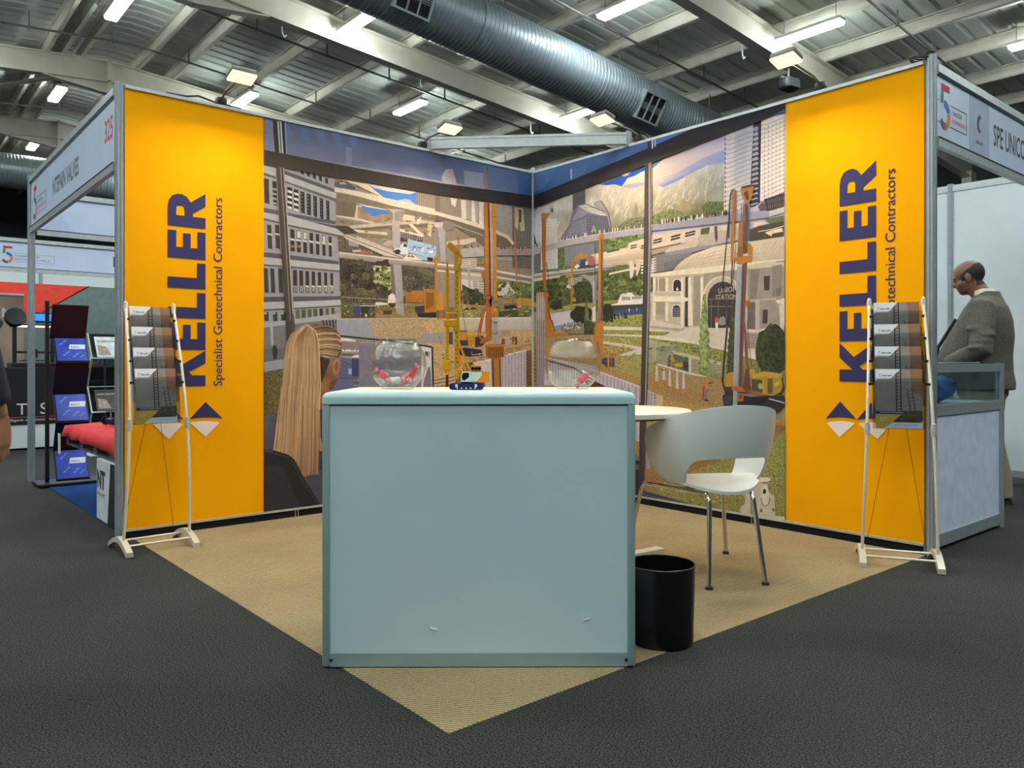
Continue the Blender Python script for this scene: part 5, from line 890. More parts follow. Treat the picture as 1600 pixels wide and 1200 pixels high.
# piling masts on the left of this print
R.poly(J([(128, 720), (160, 740), (180, 740), (178, 1200), (180, 1600), (150, 1600), (135, 1200)]), (206, 122, 36)); R.poly(J([(120, 712), (150, 692), (215, 700), (212, 725), (180, 765), (140, 765)]), (196, 122, 50)); R.quadgrid(J([(140, 770), (174, 770), (178, 1600), (152, 1600)]), 1, 22, (70, 40, 24), 0.35, 0.3); R.line(J([(135, 760), (140, 1200), (152, 1600)]), 0.9, (120, 62, 30))
R.poly(M([(75, 650), (200, 640), (240, 690), (190, 720), (190, 1190), (80, 1190)]), (176, 164, 168)); R.quadgrid(M([(78, 690), (190, 690), (190, 1190), (80, 1190)]), 4, 1, (120, 108, 116), 0.3, 1)
for k in range(4): R.line(M([(88 + k * 27, 700), (88 + k * 27, 660), (98 + k * 27, 640)]), 2.0, (212, 120, 44))
R.poly(M([(160, 640), (235, 650), (225, 760), (230, 960), (240, 1190), (195, 1190), (190, 760)]), (206, 116, 34)); R.poly(M([(190, 740), (225, 740), (310, 1190), (260, 1190)]), (196, 106, 36)); R.line(M([(225, 850), (290, 1120)]), 1.0, (80, 40, 30)); R.line(M([(205, 250), (245, 500), (240, 700)]), 0.9, (70, 74, 86)); R.poly(M([(300, 1185), (340, 1155), (440, 1160), (470, 1195)]), (226, 160, 48)); R.poly(M([(0, 720), (30, 760), (75, 800), (75, 850), (0, 820)]), (222, 160, 50))
R.poly(O([(65, 0), (165, 0), (165, 400), (150, 790), (75, 790)]), (156, 144, 150)); R.quadgrid(O([(68, 0), (165, 0), (160, 790), (78, 790)]), 4, 1, (112, 100, 110), 0.35, 1); R.poly(O([(165, 0), (260, 0), (290, 150), (450, 150), (440, 180), (230, 200), (190, 220)]), (206, 128, 40)); R.line(O([(240, 0), (290, 140)]), 1.2, (90, 44, 30))
R.poly(M([(896, -60), (945, -60), (945, 420), (942, 1020), (940, 1190), (880, 1190), (880, 1020), (890, 430)]), [(222, 152, 56), (210, 130, 44), (206, 128, 44), (112, 96, 96), (110, 96, 96), (120, 100, 96), (124, 104, 100), (222, 146, 46)]); R.poly(J([(800, 960), (830, 930), (858, 945), (858, 1040), (800, 1060)]), (214, 132, 40)); R.poly(J([(800, 1030), (852, 1025), (850, 1250), (810, 1250)]), (216, 144, 50)); R.poly(M([(925, -60), (948, -60), (946, 430), (945, 1020), (925, 1020)]), (130, 72, 40)); R.quadgrid(M([(880, 440), (925, 440), (925, 1010), (880, 1010)]), 2, 30, (150, 134, 136), 0.4, 0.4); R.line(M([(850, 0), (848, 440), (842, 760)]), 0.8, (56, 54, 56)); R.poly(M([(870, 1020), (945, 1020), (935, 1190), (880, 1190)]), (206, 120, 46))
R.poly(O([(770, 40), (850, 30), (860, 190), (850, 240), (825, 320), (830, 500), (805, 500), (790, 330), (740, 240), (745, 190)]), (216, 132, 42)); R.line(O([(780, 250), (815, 470)]), 1.4, (120, 60, 34)); R.poly(O([(835, 450), (890, 440), (890, 520), (835, 520)]), (62, 60, 84))
R.scatter(O, (860, 300, 1300, 600), 50, 0.8, 3, [(180, 150, 84), (140, 136, 70), (196, 164, 100), (120, 116, 62)], 'g', 0.35)
# the station
R.poly(N([(40, 540), (290, 490), (930, 420), (1440, 370), (1440, 1210), (40, 1210)]), (196, 180, 160))
R.poly(N([(285, 492), (330, 430), (400, 370), (500, 312), (700, 240), (900, 205), (1445, 120), (1445, 372), (1330, 382), (930, 425), (500, 492)]), [(206, 184, 158), (212, 190, 160), (220, 198, 166), (222, 202, 172), (224, 206, 178), (222, 204, 176), (206, 184, 158), (186, 164, 140), (190, 168, 142), (206, 184, 154), (206, 184, 156)])
for k in range(9):
    f = (k + 0.5) / 9
    R.line(N([(300 + 60 * f, 480 - 0 * f), (430 + 140 * f, 370 + 50 * f), (700 + 60 * f, 250 + 140 * f), (1445, 130 + 230 * f)]) if k % 2 == 0 else N([(330 + 40 * f, 470), (520, 320 + 130 * f), (900, 215 + 190 * f), (1445, 140 + 215 * f)]), 0.5, (180, 158, 132))
for k in range(22): x = 360 + k * 50; R.line(N([(x, 492 - (k * 6)), (x + 40 + k * 3, 400 - k * 8), (x + 110 + k * 3, max(130, 320 - k * 9))]), 0.5, (182, 160, 134))
R.poly(N([(40, 528), (290, 488), (930, 415), (1440, 365), (1440, 395), (930, 478), (600, 522), (60, 562)]), (222, 206, 182)); R.line(N([(50, 558), (600, 522), (930, 480)]), 1.0, (150, 132, 116))
R.poly(N([(80, 565), (600, 530), (600, 1090), (80, 1015)]), (186, 168, 148)); R.poly(N([(415, 552), (450, 548), (445, 1080), (405, 1070)]), (70, 56, 54)); R.poly(N([(100, 575), (210, 565), (210, 700), (100, 700)]), (152, 134, 120)); R.poly(N([(500, 540), (575, 535), (570, 1060), (495, 1060)]), (150, 136, 124)); R.poly(N([(100, 820), (205, 815), (200, 950), (95, 945)]), (160, 142, 126))
for x in (75, 205, 365, 440, 570): R.poly(N([(x, 560), (x + 28, 557), (x + (30 if x != 440 else 50), 1060 if x > 300 else 1010), (x, 1060 if x > 300 else 1005)]), (224, 208, 186))
for x in (125, 440): R.poly(N([(x, 566), (x + 12, 565), (x + 12, 700), (x, 700)]), (214, 198, 176))
R.poly(N([(75, 760), (370, 755), (440, 770), (440, 800), (370, 820), (75, 812)]), (226, 210, 188)); R.line(N([(75, 812), (370, 820)]), 1.0, (140, 122, 106)); R.poly(N([(85, 700), (365, 700), (365, 758), (85, 758)]), (206, 190, 168)); R.quadgrid(N([(90, 708), (362, 708), (362, 752), (90, 752)]), 18, 1, (160, 142, 126), 0.4, 0.8); R.quadgrid(N([(90, 955), (200, 950), (200, 1000), (90, 995)]), 8, 1, (160, 142, 126), 0.4, 0.8)
def archwin(cx, top, bot, w, zf, col):
    pts = [(cx - w, bot)] + [(cx - w * math.cos(PI * k / 10), top + w * 1.1 - w * 1.1 * math.sin(PI * k / 10)) for k in range(11)] + [(cx + w, bot)]
    R.poly(zf(pts), col)
archwin(328, 570, 700, 52, N, (216, 200, 178)); archwin(328, 580, 700, 40, N, (52, 44, 46)); archwin(320, 835, 980, 50, N, (216, 200, 178)); archwin(320, 845, 972, 40, N, (56, 50, 56)); R.quadgrid(N([(284, 870), (358, 870), (358, 970), (284, 970)]), 4, 4, (120, 116, 124), 0.75, 0.7); R.poly(N([(315, 690), (330, 655), (342, 690)]), (224, 216, 210))
R.poly(N([(600, 525), (955, 482), (955, 1100), (600, 1085)]), (158, 142, 128)); archwin(800, 540, 1080, 208, N, (212, 196, 174)); archwin(800, 556, 1080, 190, N, (186, 168, 150)); archwin(805, 600, 1085, 160, N, (62, 54, 56)); R.line(N([(650, 782), (950, 782)]), 1.0, (120, 110, 108)); R.line(N([(650, 860), (950, 858)]), 1.0, (130, 122, 120))
for x in (680, 755, 840, 905): R.line(N([(x, 790), (x + 3, 1080)]), 0.8, (116, 108, 110))
R.blob(*N([(800, 1010)])[0], 7, 7, (140, 130, 130)); R.poly(N([(830, 980), (850, 975), (850, 1060), (835, 1060)]), (60, 50, 52))
R.poly(N([(1060, 430), (1445, 378), (1445, 1060), (1180, 1110), (1060, 1110)]), (150, 136, 128)); R.poly(N([(1060, 430), (1330, 385), (1380, 400), (1440, 400), (1440, 440), (1060, 470)]), (196, 178, 160)); R.poly(N([(1230, 545), (1295, 538), (1288, 692), (1232, 692)]), (72, 58, 56)); R.poly(N([(1218, 895), (1272, 892), (1268, 1035), (1216, 1038)]), (72, 58, 56)); R.poly(N([(1085, 480), (1190, 470), (1150, 780), (1085, 785)]), (126, 112, 108)); R.poly(N([(1140, 800), (1190, 795), (1190, 1110), (1140, 1110)]), (176, 162, 152)); R.line(N([(1060, 800), (1360, 780)]), 1.6, (188, 172, 158)); R.poly(N([(1350, 800), (1445, 770), (1445, 840), (1380, 830)]), (214, 198, 182)); R.poly(N([(1390, 840), (1445, 840), (1445, 1060), (1400, 1060)]), (206, 190, 176)); R.poly(N([(1320, 440), (1420, 420), (1410, 740), (1320, 760)]), (132, 120, 114)); R.quadgrid(N([(1360, 670), (1410, 660), (1410, 750), (1360, 755)]), 4, 1, (80, 70, 70), 0.4, 1)
R.poly(N([(1060, 820), (1140, 815), (1140, 1110), (1060, 1110)]), (104, 92, 90)); R.poly(N([(1180, 20), (1440, -30), (1440, 130), (1080, 185), (1080, 60)]), (76, 66, 60)); R.line(N([(1170, 80), (1300, 60), (1440, 20)]), 1.2, (220, 196, 170)); R.poly(N([(1240, 90), (1330, 60), (1420, 40), (1430, 80), (1320, 100), (1310, 130)]), (222, 196, 160))
# lettering over the station door
tw = MB()
for txt, a, b in (('UNION', (757, 722), (948, 700)), ('STATION', (728, 786), (950, 776))):
    vs, fs, wd = text_geo(txt, 0.004); h = 56 if txt == 'UNION' else 50; R.layer += 1; d = 0.000006 * R.layer; o = len(R.v)
    for x, y in vs:
        f = x / wd; q = N([(a[0] + (b[0] - a[0]) * f, a[1] + (b[1] - a[1]) * f - y * h)])[0]; w = R.wall(*q); R.v.append((w[0], -d, w[1]))
    for f in fs: R.f.append([i + o for i in f]); R.c.append([(188, 172, 156)] * len(f)); R.m.append(0)
# forecourt
R.poly(N([(20, 1010), (80, 1000), (440, 1075), (1180, 1100), (1440, 1050), (1440, 1500), (20, 1300)]), (206, 190, 174)); R.poly(N([(40, 1060), (370, 1090), (440, 1060), (380, 1120), (300, 1115), (40, 1080)]), (170, 152, 138)); R.poly(P([(20, 118), (255, 125), (205, 160), (20, 160)]), (134, 138, 66), 'g'); R.poly(P([(20, 160), (520, 215), (520, 250), (20, 185)]), (216, 202, 184)); R.poly(P([(255, 130), (560, 90), (930, 80), (930, 320), (660, 285), (520, 235), (205, 160)]), (206, 190, 174))
for k in range(14): R.line(P([(560 + k * 5, 95 + k * 12), (930, 95 + k * 15)]), 0.5, (186, 170, 154))
R.poly(P([(1040, 130), (1200, 130), (1200, 300), (1040, 300)]), (170, 158, 150)); 
for k in range(9): R.line(P([(1045, 140 + k * 18), (1190, 150 + k * 17)]), 1.0, (92, 80, 84))
R.poly(P([(1020, 310), (1170, 350), (1170, 415), (1020, 380)]), (216, 202, 192)); R.poly(P([(20, 185), (520, 250), (860, 330), (1170, 420), (1460, 540), (1460, 700), (20, 650)]), [(130, 136, 76), (134, 136, 66), (130, 132, 64), (120, 122, 60), (110, 112, 56), (150, 126, 70), (150, 140, 84)], 'g')
R.poly(P([(20, 195), (280, 260), (270, 280), (110, 290), (110, 430), (20, 450)]), (162, 162, 130), 'r'); R.poly(P([(110, 285), (300, 260), (450, 380), (450, 560), (110, 450)]), (140, 138, 112), 'r'); R.poly(P([(290, 340), (445, 375), (445, 545), (270, 490)]), (92, 92, 86)); R.poly(P([(450, 380), (790, 450), (800, 560), (480, 570)]), (146, 138, 108), 's'); R.poly(P([(270, 320), (340, 330), (780, 440), (780, 470), (480, 400), (280, 350)]), (186, 176, 140)); R.poly(P([(448, 380), (475, 385), (475, 570), (448, 560)]), (190, 186, 160)); R.poly(P([(120, 450), (460, 545), (640, 590), (640, 610), (440, 575), (120, 475)]), (206, 192, 168))
R.poly(P([(235, 380), (260, 360), (265, 480), (240, 490), (225, 480)]), (92, 84, 80)); R.poly(P([(250, 390), (300, 380), (310, 460), (280, 475)]), (206, 150, 60)); R.poly(P([(305, 440), (385, 440), (390, 490), (300, 490)]), (222, 170, 50)); R.poly(P([(385, 430), (445, 440), (445, 535), (390, 510)]), (60, 60, 72))
# straw-coloured ground, fences, fountains
R.poly(P([(0, 600), (120, 470), (460, 570), (800, 620), (850, 760), (1000, 900), (1460, 1050), (1460, 1100), (0, 1100)]), (186, 146, 90), 's'); R.poly(P([(180, 830), (700, 900), (800, 960), (0, 960)]), (206, 156, 84), 's')
for x, y0, y1 in ((115, 480, 640), (190, 500, 620), (250, 520, 690), (328, 530, 720), (395, 545, 720)): R.poly(P([(x - 16, y1), (x - 8, y0), (x + 8, y0), (x + 16, y1)]), (198, 184, 186), 'c')
def fence(zf, p, q, n, h, col=(206, 126, 50), w=0.9):
    for k in range(n + 1):
        f = k / n; x = p[0] + (q[0] - p[0]) * f; y = p[1] + (q[1] - p[1]) * f; R.line(zf([(x, y), (x, y - h)]), w, col)
    for g in (1.0, 0.55): R.line(zf([(p[0], p[1] - h * g), (q[0], q[1] - h * g)]), w * 0.8, col)
fence(P, (20, 720), (500, 890), 7, 110, w=1.3); fence(P, (40, 690), (520, 840), 6, 90, w=0.8); fence(P, (1260, 1080), (1440, 1180), 4, 110); fence(Q, (1340, 190), (1530, 90), 4, 110, w=1.2); fence(P, (540, 820), (700, 920), 3, 60, (206, 110, 60), 0.8)
R.poly(P([(10, 720), (110, 770), (180, 790), (180, 940), (10, 900)]), (176, 164, 168)); R.poly(P([(110, 770), (180, 790), (180, 940), (110, 930)]), (196, 166, 130)); R.quadgrid(P([(15, 740), (110, 780), (110, 920), (15, 900)]), 3, 1, (150, 138, 156), 0.4, 1)
R.poly(P([(612, 640), (632, 608), (655, 625), (660, 720), (610, 720)]), (226, 128, 54)); R.poly(P([(610, 715), (655, 715), (650, 830), (615, 830)]), (110, 118, 126)); R.poly(P([(592, 690), (612, 690), (608, 830), (592, 830)]), (206, 62, 44)); R.poly(P([(650, 655), (700, 640), (712, 655), (660, 672)]), (84, 92, 70)); R.poly(P([(612, 825), (655, 825), (655, 845), (612, 842)]), (52, 46, 50))
R.scatter(P, (60, 620, 900, 900), 80, 0.6, 2.0, [(150, 112, 66), (214, 174, 114), (120, 86, 52), (206, 160, 96)], 's', 0.5); R.scatter(P, (30, 260, 800, 560), 40, 1.5, 5, [(110, 118, 60), (150, 150, 84), (96, 104, 54)], 'g', 0.3); R.scatter(P, (1180, 100, 1440, 520), 30, 2, 6, [(50, 58, 36), (72, 80, 48), (42, 48, 30)])
# cypresses and bush
def cyp(zf, cx, top, bot, w, col, lean=0):
    n = 22; l = []; r = []
    for k in range(n + 1):
        f = k / n; ww = w * (0.25 + 0.75 * min(1, f * 1.8)) * (1 if k % 2 else 0.72); x = cx + lean * f; y = top + (bot - top) * f; l.append((x - ww, y)); r.append((x + ww, y - 8))
    R.poly(zf(l + list(reversed(r))), col, 'f')
cyp(N, 612, 735, 1560, 60, (116, 130, 70)); cyp(N, 600, 800, 1500, 38, (140, 152, 88)); cyp(N, 915, 830, 1600, 48, (66, 74, 48), -30)
R.blob(*P([(1330, 320)])[0], 26, 41, (58, 68, 42), 'f'); R.blob(*P([(1360, 300)])[0], 20, 36, (50, 60, 36), 'f'); R.poly(N([(30, 540), (75, 560), (75, 700), (30, 720)]), (84, 96, 50), 'f'); R.quadgrid(N([(28, 730), (75, 725), (75, 800), (28, 810)]), 3, 2, (220, 216, 216), 0.6, 0.5)
R.poly(N([(720, 985), (735, 960), (755, 985), (760, 1030), (722, 1030)]), (206, 104, 50)); R.poly(N([(725, 1028), (757, 1028), (752, 1095), (730, 1095)]), (226, 208, 190))
# big piling rig
R.poly(P([(800, 790), (850, 755), (905, 765), (1100, 800), (1445, 785), (1455, 880), (1400, 940), (1280, 1010), (1000, 905), (812, 893)]), (48, 43, 45)); R.quadgrid(P([(810, 800), (900, 780), (900, 880), (815, 880)]), 1, 6, (84, 78, 78), 1, 0.35); R.line(P([(1285, 820), (1455, 865)]), 1.6, (200, 196, 200)); R.poly(P([(1000, 870), (1140, 800), (1290, 800), (1200, 900)]), (34, 32, 40))
R.poly(P([(830, 570), (880, 545), (925, 540), (925, 695), (830, 695)]), (212, 144, 32)); R.poly(P([(835, 695), (925, 695), (930, 760), (845, 745)]), (70, 56, 50)); R.poly(P([(1065, 530), (1110, 505), (1140, 515), (1140, 570), (1070, 570)]), (214, 160, 40)); R.poly(P([(1095, 600), (1110, 575), (1230, 535), (1300, 540), (1420, 562), (1425, 740), (1330, 790), (1225, 780), (1100, 720)]), (198, 150, 38)); R.poly(P([(1110, 575), (1230, 538), (1420, 562), (1380, 600), (1270, 605), (1250, 585), (1120, 600)]), (222, 172, 44)); R.poly(P([(1105, 612), (1215, 625), (1220, 765), (1105, 722)]), (74, 70, 56)); R.poly(P([(1270, 610), (1325, 610), (1325, 770), (1270, 775)]), (104, 84, 40)); R.line(P([(1220, 620), (1225, 775)]), 1.4, (220, 170, 80)); R.line(P([(1090, 740), (1225, 785)]), 2.0, (200, 100, 44)); R.blob(*P([(1195, 690)])[0], 3.4, 5, (206, 180, 60)); R.line(P([(1420, 600), (1440, 700), (1400, 780)]), 2.0, (50, 44, 44)); R.poly(P([(1340, 660), (1390, 640), (1390, 680), (1345, 690)]), (226, 186, 90))
R.line(K([(755, 1210), (765, 900), (775, 780), (795, 738), (822, 738)]), 2.2, (60, 58, 64)); R.poly(K([(795, 742), (815, 728), (832, 742), (828, 950), (815, 1210), (785, 1210)]), [(190, 130, 80), (190, 130, 80), (150, 92, 54), (160, 100, 56), (170, 106, 60), (196, 132, 76)]); R.poly(K([(872, 722), (890, 700), (1000, 685), (1005, 705), (980, 835), (950, 865), (925, 865), (890, 800)]), (196, 124, 54)); R.poly(K([(875, 715), (940, 690), (1010, 682), (1010, 700), (900, 725)]), (84, 62, 54)); R.poly(K([(900, 770), (945, 740), (960, 830), (930, 840)]), (96, 64, 44)); R.poly(K([(900, 870), (952, 870), (948, 1210), (892, 1210)]), (124, 92, 84)); R.poly(K([(920, 880), (950, 880), (946, 1210), (922, 1210)]), (84, 66, 66)); R.poly(K([(865, 1060), (900, 1040), (895, 1210), (862, 1210)]), (200, 130, 60)); R.line(K([(880, 880), (885, 1050)]), 1.0, (92, 80, 84)); R.line(K([(905, 850), (965, 900), (968, 1100)]), 0.8, (130, 120, 124))
R.line(N([(862, -20), (830, 330), (800, 640), (850, 900)]), 1.6, (62, 54, 54)); R.poly(N([(895, -20), (925, -20), (918, 250), (910, 380), (885, 380)]), (196, 126, 62)); R.line(N([(905, 380), (892, 640)]), 1.8, (70, 60, 60)); R.line(N([(940, 200), (920, 480), (905, 620)]), 1.0, (90, 80, 80)); R.poly(N([(972, -20), (1025, -20), (1010, 240), (960, 240)]), (188, 120, 62)); R.poly(N([(1015, -20), (1075, -20), (1062, 300), (1010, 300)]), (98, 76, 72)); R.poly(N([(960, 240), (1010, 240), (1010, 300), (955, 310)]), (160, 100, 52)); R.poly(N([(1055, 205), (1085, 195), (1118, 250), (1112, 320), (1070, 330)]), (200, 132, 54)); R.poly(N([(1018, 220), (1060, 215), (1060, 300), (1018, 305)]), (110, 68, 40))
R.poly(P([(955, -560), (1008, -560), (985, 300), (955, 890), (910, 890), (930, 0)]), [(150, 158, 168), (140, 146, 158), (146, 150, 160), (130, 138, 150), (140, 148, 158), (160, 166, 174)]); R.poly(P([(1008, -600), (1058, -600), (1032, 0), (1015, 400), (1005, 720), (968, 700), (985, 0)]), (112, 74, 68)); R.line(P([(1020, -560), (1005, 0), (985, 690)]), 1.4, (80, 50, 48)); R.poly(P([(1030, 0), (1050, 100), (1075, 480), (1045, 520), (1030, 300)]), (140, 86, 60)); R.line(P([(1032, 100), (1060, 480)]), 1.8, (120, 70, 50)); R.line(P([(1055, 0), (1100, 480)]), 0.8, (92, 78, 74))
R.poly(N([(885, 355), (950, 345), (1000, 335), (1112, 332), (1105, 395), (1060, 400), (1010, 420), (950, 415), (945, 380), (885, 388)]), (204, 130, 44)); R.poly(N([(950, 300), (1010, 290), (1015, 340), (950, 345)]), (176, 106, 44)); R.poly(N([(1045, 800), (1085, 790), (1090, 860), (1050, 865)]), (180, 100, 44)); R.poly(P([(895, 700), (960, 685), (1010, 700), (1080, 740), (1060, 755), (960, 745), (900, 730)]), (200, 104, 44)); R.poly(P([(955, 770), (990, 755), (1020, 790), (1020, 845), (960, 850)]), (196, 110, 48)); R.blob(*P([(990, 800)])[0], 2.6, 4, (110, 70, 56)); R.poly(P([(1010, 700), (1040, 520), (1080, 500), (1090, 700), (1050, 760)]), (104, 62, 44)); R.line(P([(850, 80), (820, 400), (800, 640), (840, 770)]), 2.6, (46, 42, 44))
# grass bank behind the chair, frame corner, cream machine
R.poly(Q([(0, -60), (1330, 250), (1580, 80), (1580, 1090), (700, 960), (0, 800)]), [(150, 134, 80), (150, 138, 70), (128, 136, 66), (136, 132, 66), (138, 130, 62), (138, 124, 62)], 'g'); R.poly(Q([(0, 100), (560, 300), (900, 370), (560, 500), (200, 700), (0, 640)]), (176, 128, 70), 's'); R.quadgrid(Q([(0, -20), (210, 20), (210, 460), (0, 420)]), 4, 1, (150, 140, 158), 0.6, 1)
R.scatter(Q, (250, 420, 1540, 900), 140, 0.8, 2.6, [(150, 152, 76), (110, 112, 52), (170, 166, 94), (92, 94, 46)], 'g', 0.8); fence(Q, (60, 690), (500, 560), 5, 110, (190, 112, 54), 1.2); fence(Q, (560, 470), (900, 380), 6, 60, (190, 112, 54), 1.0); fence(P, (1270, 1150), (1430, 1240), 3, 130, (206, 130, 60), 1.2)
R.poly(Q([(0, 620), (160, 690), (640, 890), (700, 930), (0, 860)]), (50, 46, 52)); R.line(Q([(0, 620), (160, 682), (640, 890)]), 3.2, (72, 76, 110)); R.line(Q([(40, 660), (160, 712), (620, 900)]), 0.9, (130, 134, 170))
R.poly(Q([(640, 905), (1100, 910), (1560, 930), (1560, 1100), (640, 930)]), (206, 194, 192)); R.poly(Q([(1165, 550), (1200, 540), (1350, 535), (1385, 550), (1375, 575), (1250, 590), (1170, 570)]), (214, 206, 190)); R.poly(Q([(1140, 590), (1250, 590), (1350, 600), (1370, 690), (1420, 720), (1430, 900), (1425, 1030), (1150, 980), (1110, 900), (1080, 870), (1100, 820), (1130, 800)]), (190, 180, 160)); R.poly(Q([(1290, 640), (1320, 610), (1350, 625), (1372, 700), (1370, 790), (1330, 830), (1285, 790)]), (206, 198, 178)); R.blob(*Q([(1324, 677)])[0], 2.6, 4, (52, 42, 38)); R.line(Q([(1290, 740), (1300, 800), (1330, 822), (1365, 800), (1375, 740)]), 1.6, (120, 110, 96)); R.poly(Q([(1280, 920), (1425, 925), (1425, 1020), (1290, 1010)]), (196, 186, 188)); R.poly(Q([(1185, 700), (1225, 700), (1225, 990), (1185, 985)]), (140, 130, 100)); R.blob(*Q([(1290, 862)])[0], 2, 3, (110, 92, 70)); R.blob(*Q([(1412, 856)])[0], 2, 2.6, (110, 92, 70))
# hidden strip behind the counter
R.poly([(826, 606), (1000, 606), (1000, 790), (826, 765)], (120, 104, 92)); R.poly([(826, 606), (1000, 606), (1000, 712), (826, 682)], (152, 118, 76), 's'); R.poly([(852, 606), (1000, 606), (1000, 690), (852, 650)], (188, 176, 190)); R.quadgrid([(852, 606), (1000, 606), (1000, 690), (852, 650)], 14, 1, (160, 148, 166), 0.45, 1); R.poly([(826, 690), (1000, 720), (1000, 790), (826, 765)], (46, 44, 50)); R.poly([(826, 694), (1000, 726), (1000, 734), (826, 701)], (90, 86, 94))
# window frames of the print
R.poly([(826, 262), (1235, 155), (1235, 174), (1085, 200), (990, 242), (826, 309)], [(58, 92, 146), (70, 100, 160), (60, 90, 150), (76, 116, 190), (70, 112, 190), (44, 76, 128)], 'c'); R.poly(J([(470, 180), (490, 175), (490, 300), (470, 305)]), (150, 164, 190)); R.poly(J([(40, 250), (210, 200), (220, 330), (140, 420), (40, 460)]), (66, 100, 150)); R.poly(J([(490, 180), (680, 130), (640, 240), (490, 300)]), (72, 104, 160))
R.poly([(826, 309), (990, 242), (1083, 201), (1095, 194), (1240, 155), (1240, 168), (1189, 189.5), (1100, 223), (1010, 258.5), (900, 300), (826, 328)], [(26, 26, 44), (44, 38, 44), (40, 36, 42), (36, 34, 42), (28, 30, 46), (36, 36, 50), (44, 40, 44), (62, 52, 46), (64, 54, 50), (40, 38, 48), (26, 26, 42)])
R.poly([(1013.5, 222), (1019, 220), (1019, 235), (1013.5, 236)], (60, 54, 58)); R.poly([(1020, 219), (1022, 218), (1022, 232), (1020, 233)], (196, 196, 206)); R.poly([(1024.5, 217), (1026, 216.5), (1026, 229), (1024.5, 230)], (196, 196, 206))
R.poly([(1009, 257), (1018.5, 253), (1018.5, 380), (1016, 500), (1012, 640), (1008, 770), (999, 770), (1002, 640), (1005, 500), (1007.5, 380)], [(70, 60, 60), (96, 84, 82), (96, 84, 84), (92, 82, 82), (72, 66, 68), (66, 60, 64), (52, 48, 52), (60, 54, 56), (66, 58, 60), (70, 62, 62)]); R.line([(1016, 256), (1016, 380), (1013.5, 500), (1009.5, 640)], 0.9, (200, 184, 170)); R.line([(1018.6, 254), (1018.6, 380), (1016.3, 500)], 0.9, (176, 160, 150)); R.line([(1013, 257), (1013, 380), (1010.8, 500), (1007, 640)], 0.8, (46, 40, 42))
R.build('mural', 'right wall mural print of mountains, monorail and Union Station')
# ================================================================ furniture of the stand
# ---- aluminium brace across the corner, with its end connectors
a = Vector((0.0, -1.02, 2.545)); b = Vector((1.03, 0.0, 2.545))
t = thing('corner_brace', 'horizontal aluminium brace spanning the corner above the murals', 'brace', ((a.x + b.x) / 2, (a.y + b.y) / 2, 2.5), math.atan2(b.y - a.y, b.x - a.x))
L2 = (b - a).length
br = MB().box(-L2 / 2 + 0.03, L2 / 2 - 0.03, -0.012, 0.012, 0.012, 0.085)
br.box(-L2 / 2 + 0.03, L2 / 2 - 0.03, -0.016, 0.016, 0.072, 0.09).box(-L2 / 2 + 0.03, L2 / 2 - 0.03, -0.016, 0.016, 0.008, 0.022); br.build('bar', ALU, t)
for s in (-1, 1): post_geo(MB(), s * (L2 / 2 - 0.015), 0, -0.01, 0.1, 0.034).build('connector', ALU_D, t)
# ---- cable loops on the wall tops
def loops(p, n, r, label):
    mb = MB()
    for k in range(n):
        pts = [(r * (1 + 0.2 * math.sin(k)) * math.cos(q), r * 0.8 * math.sin(q) + 0.01 * k, 0.012 + 0.009 * k + 0.008 * math.sin(q * 2 + k)) for q in [2 * PI * i / 20 for i in range(21)]]
        mb.tube(pts, 0.0045, 6, cap=False)
    tag(mb.build('cable_coil', BLACK, None, smooth=True, loc=p), label, 'cable')
loops((REND - 0.05, -0.01, WH + 0.012), 3, 0.045, 'coil of black cable on top of the right wall end')
mb = MB(); mb.tube([(0, 0.35, 0.01), (0, 0.2, 0.012), (0, 0.1, 0.03), (0, 0.03, 0.012), (0, -0.08, 0.008)], 0.006, 6); tag(mb.build('cable', BLACK, loc=(0.0, -2.72, WH + 0.006)), 'short black cable lying on the left wall top', 'cable')

# ---- clip-on flood lamps with long arms
def flood(base, head, aim, label):
    base = Vector(base); head = Vector(head); t = thing('flood_lamp', label, 'flood lamp', base, 0, 'warm arm lamps on the wall tops')
    h = head - base
    n = (Vector(aim) - head).normalized()
    MB().rbox(-0.03, 0.03, -0.03, 0.03, 0.0, 0.055, 0.012, 2).build('clamp', BLACK, t, smooth=True)
    e = h * 0.93 + Vector((0, 0, 0.01))
    MB().tube([(0, 0, 0.04), h * 0.25 + Vector((0, 0, 0.05)), e], 0.007, 8).build('arm', PIPE, t, smooth=True)
    x = n.cross(Vector((0, 0, 1))).normalized(); y = n.cross(x).normalized(); M = Matrix((x, y, n)).transposed().to_4x4(); M.translation = h
    o = MB().rbox(-0.072, 0.072, -0.05, 0.05, -0.035, 0.0, 0.012, 2).xf(M).build('lamp_head', mat('lamp_grey', (120, 118, 112), 0.5, 0.4), t, smooth=True)
    MB().rbox(-0.069, 0.069, -0.047, 0.047, -0.002, 0.012, 0.004, 2).xf(M).build('lamp_glass', emit('warm_led', (255, 205, 140), 2.8), o)
    ld = bpy.data.lights.new('flood_light', 'AREA'); ld.shape = 'RECTANGLE'; ld.size = 0.12; ld.size_y = 0.08; ld.energy = FLOOD_W; ld.color = (1.0, 0.78, 0.52); ld.spread = math.radians(172)
    lo = bpy.data.objects.new('flood_light', ld); COL.objects.link(lo); lo.parent = t
    lo.location = h + n * 0.02; lo.rotation_euler = n.to_track_quat('-Z', 'Y').to_euler()
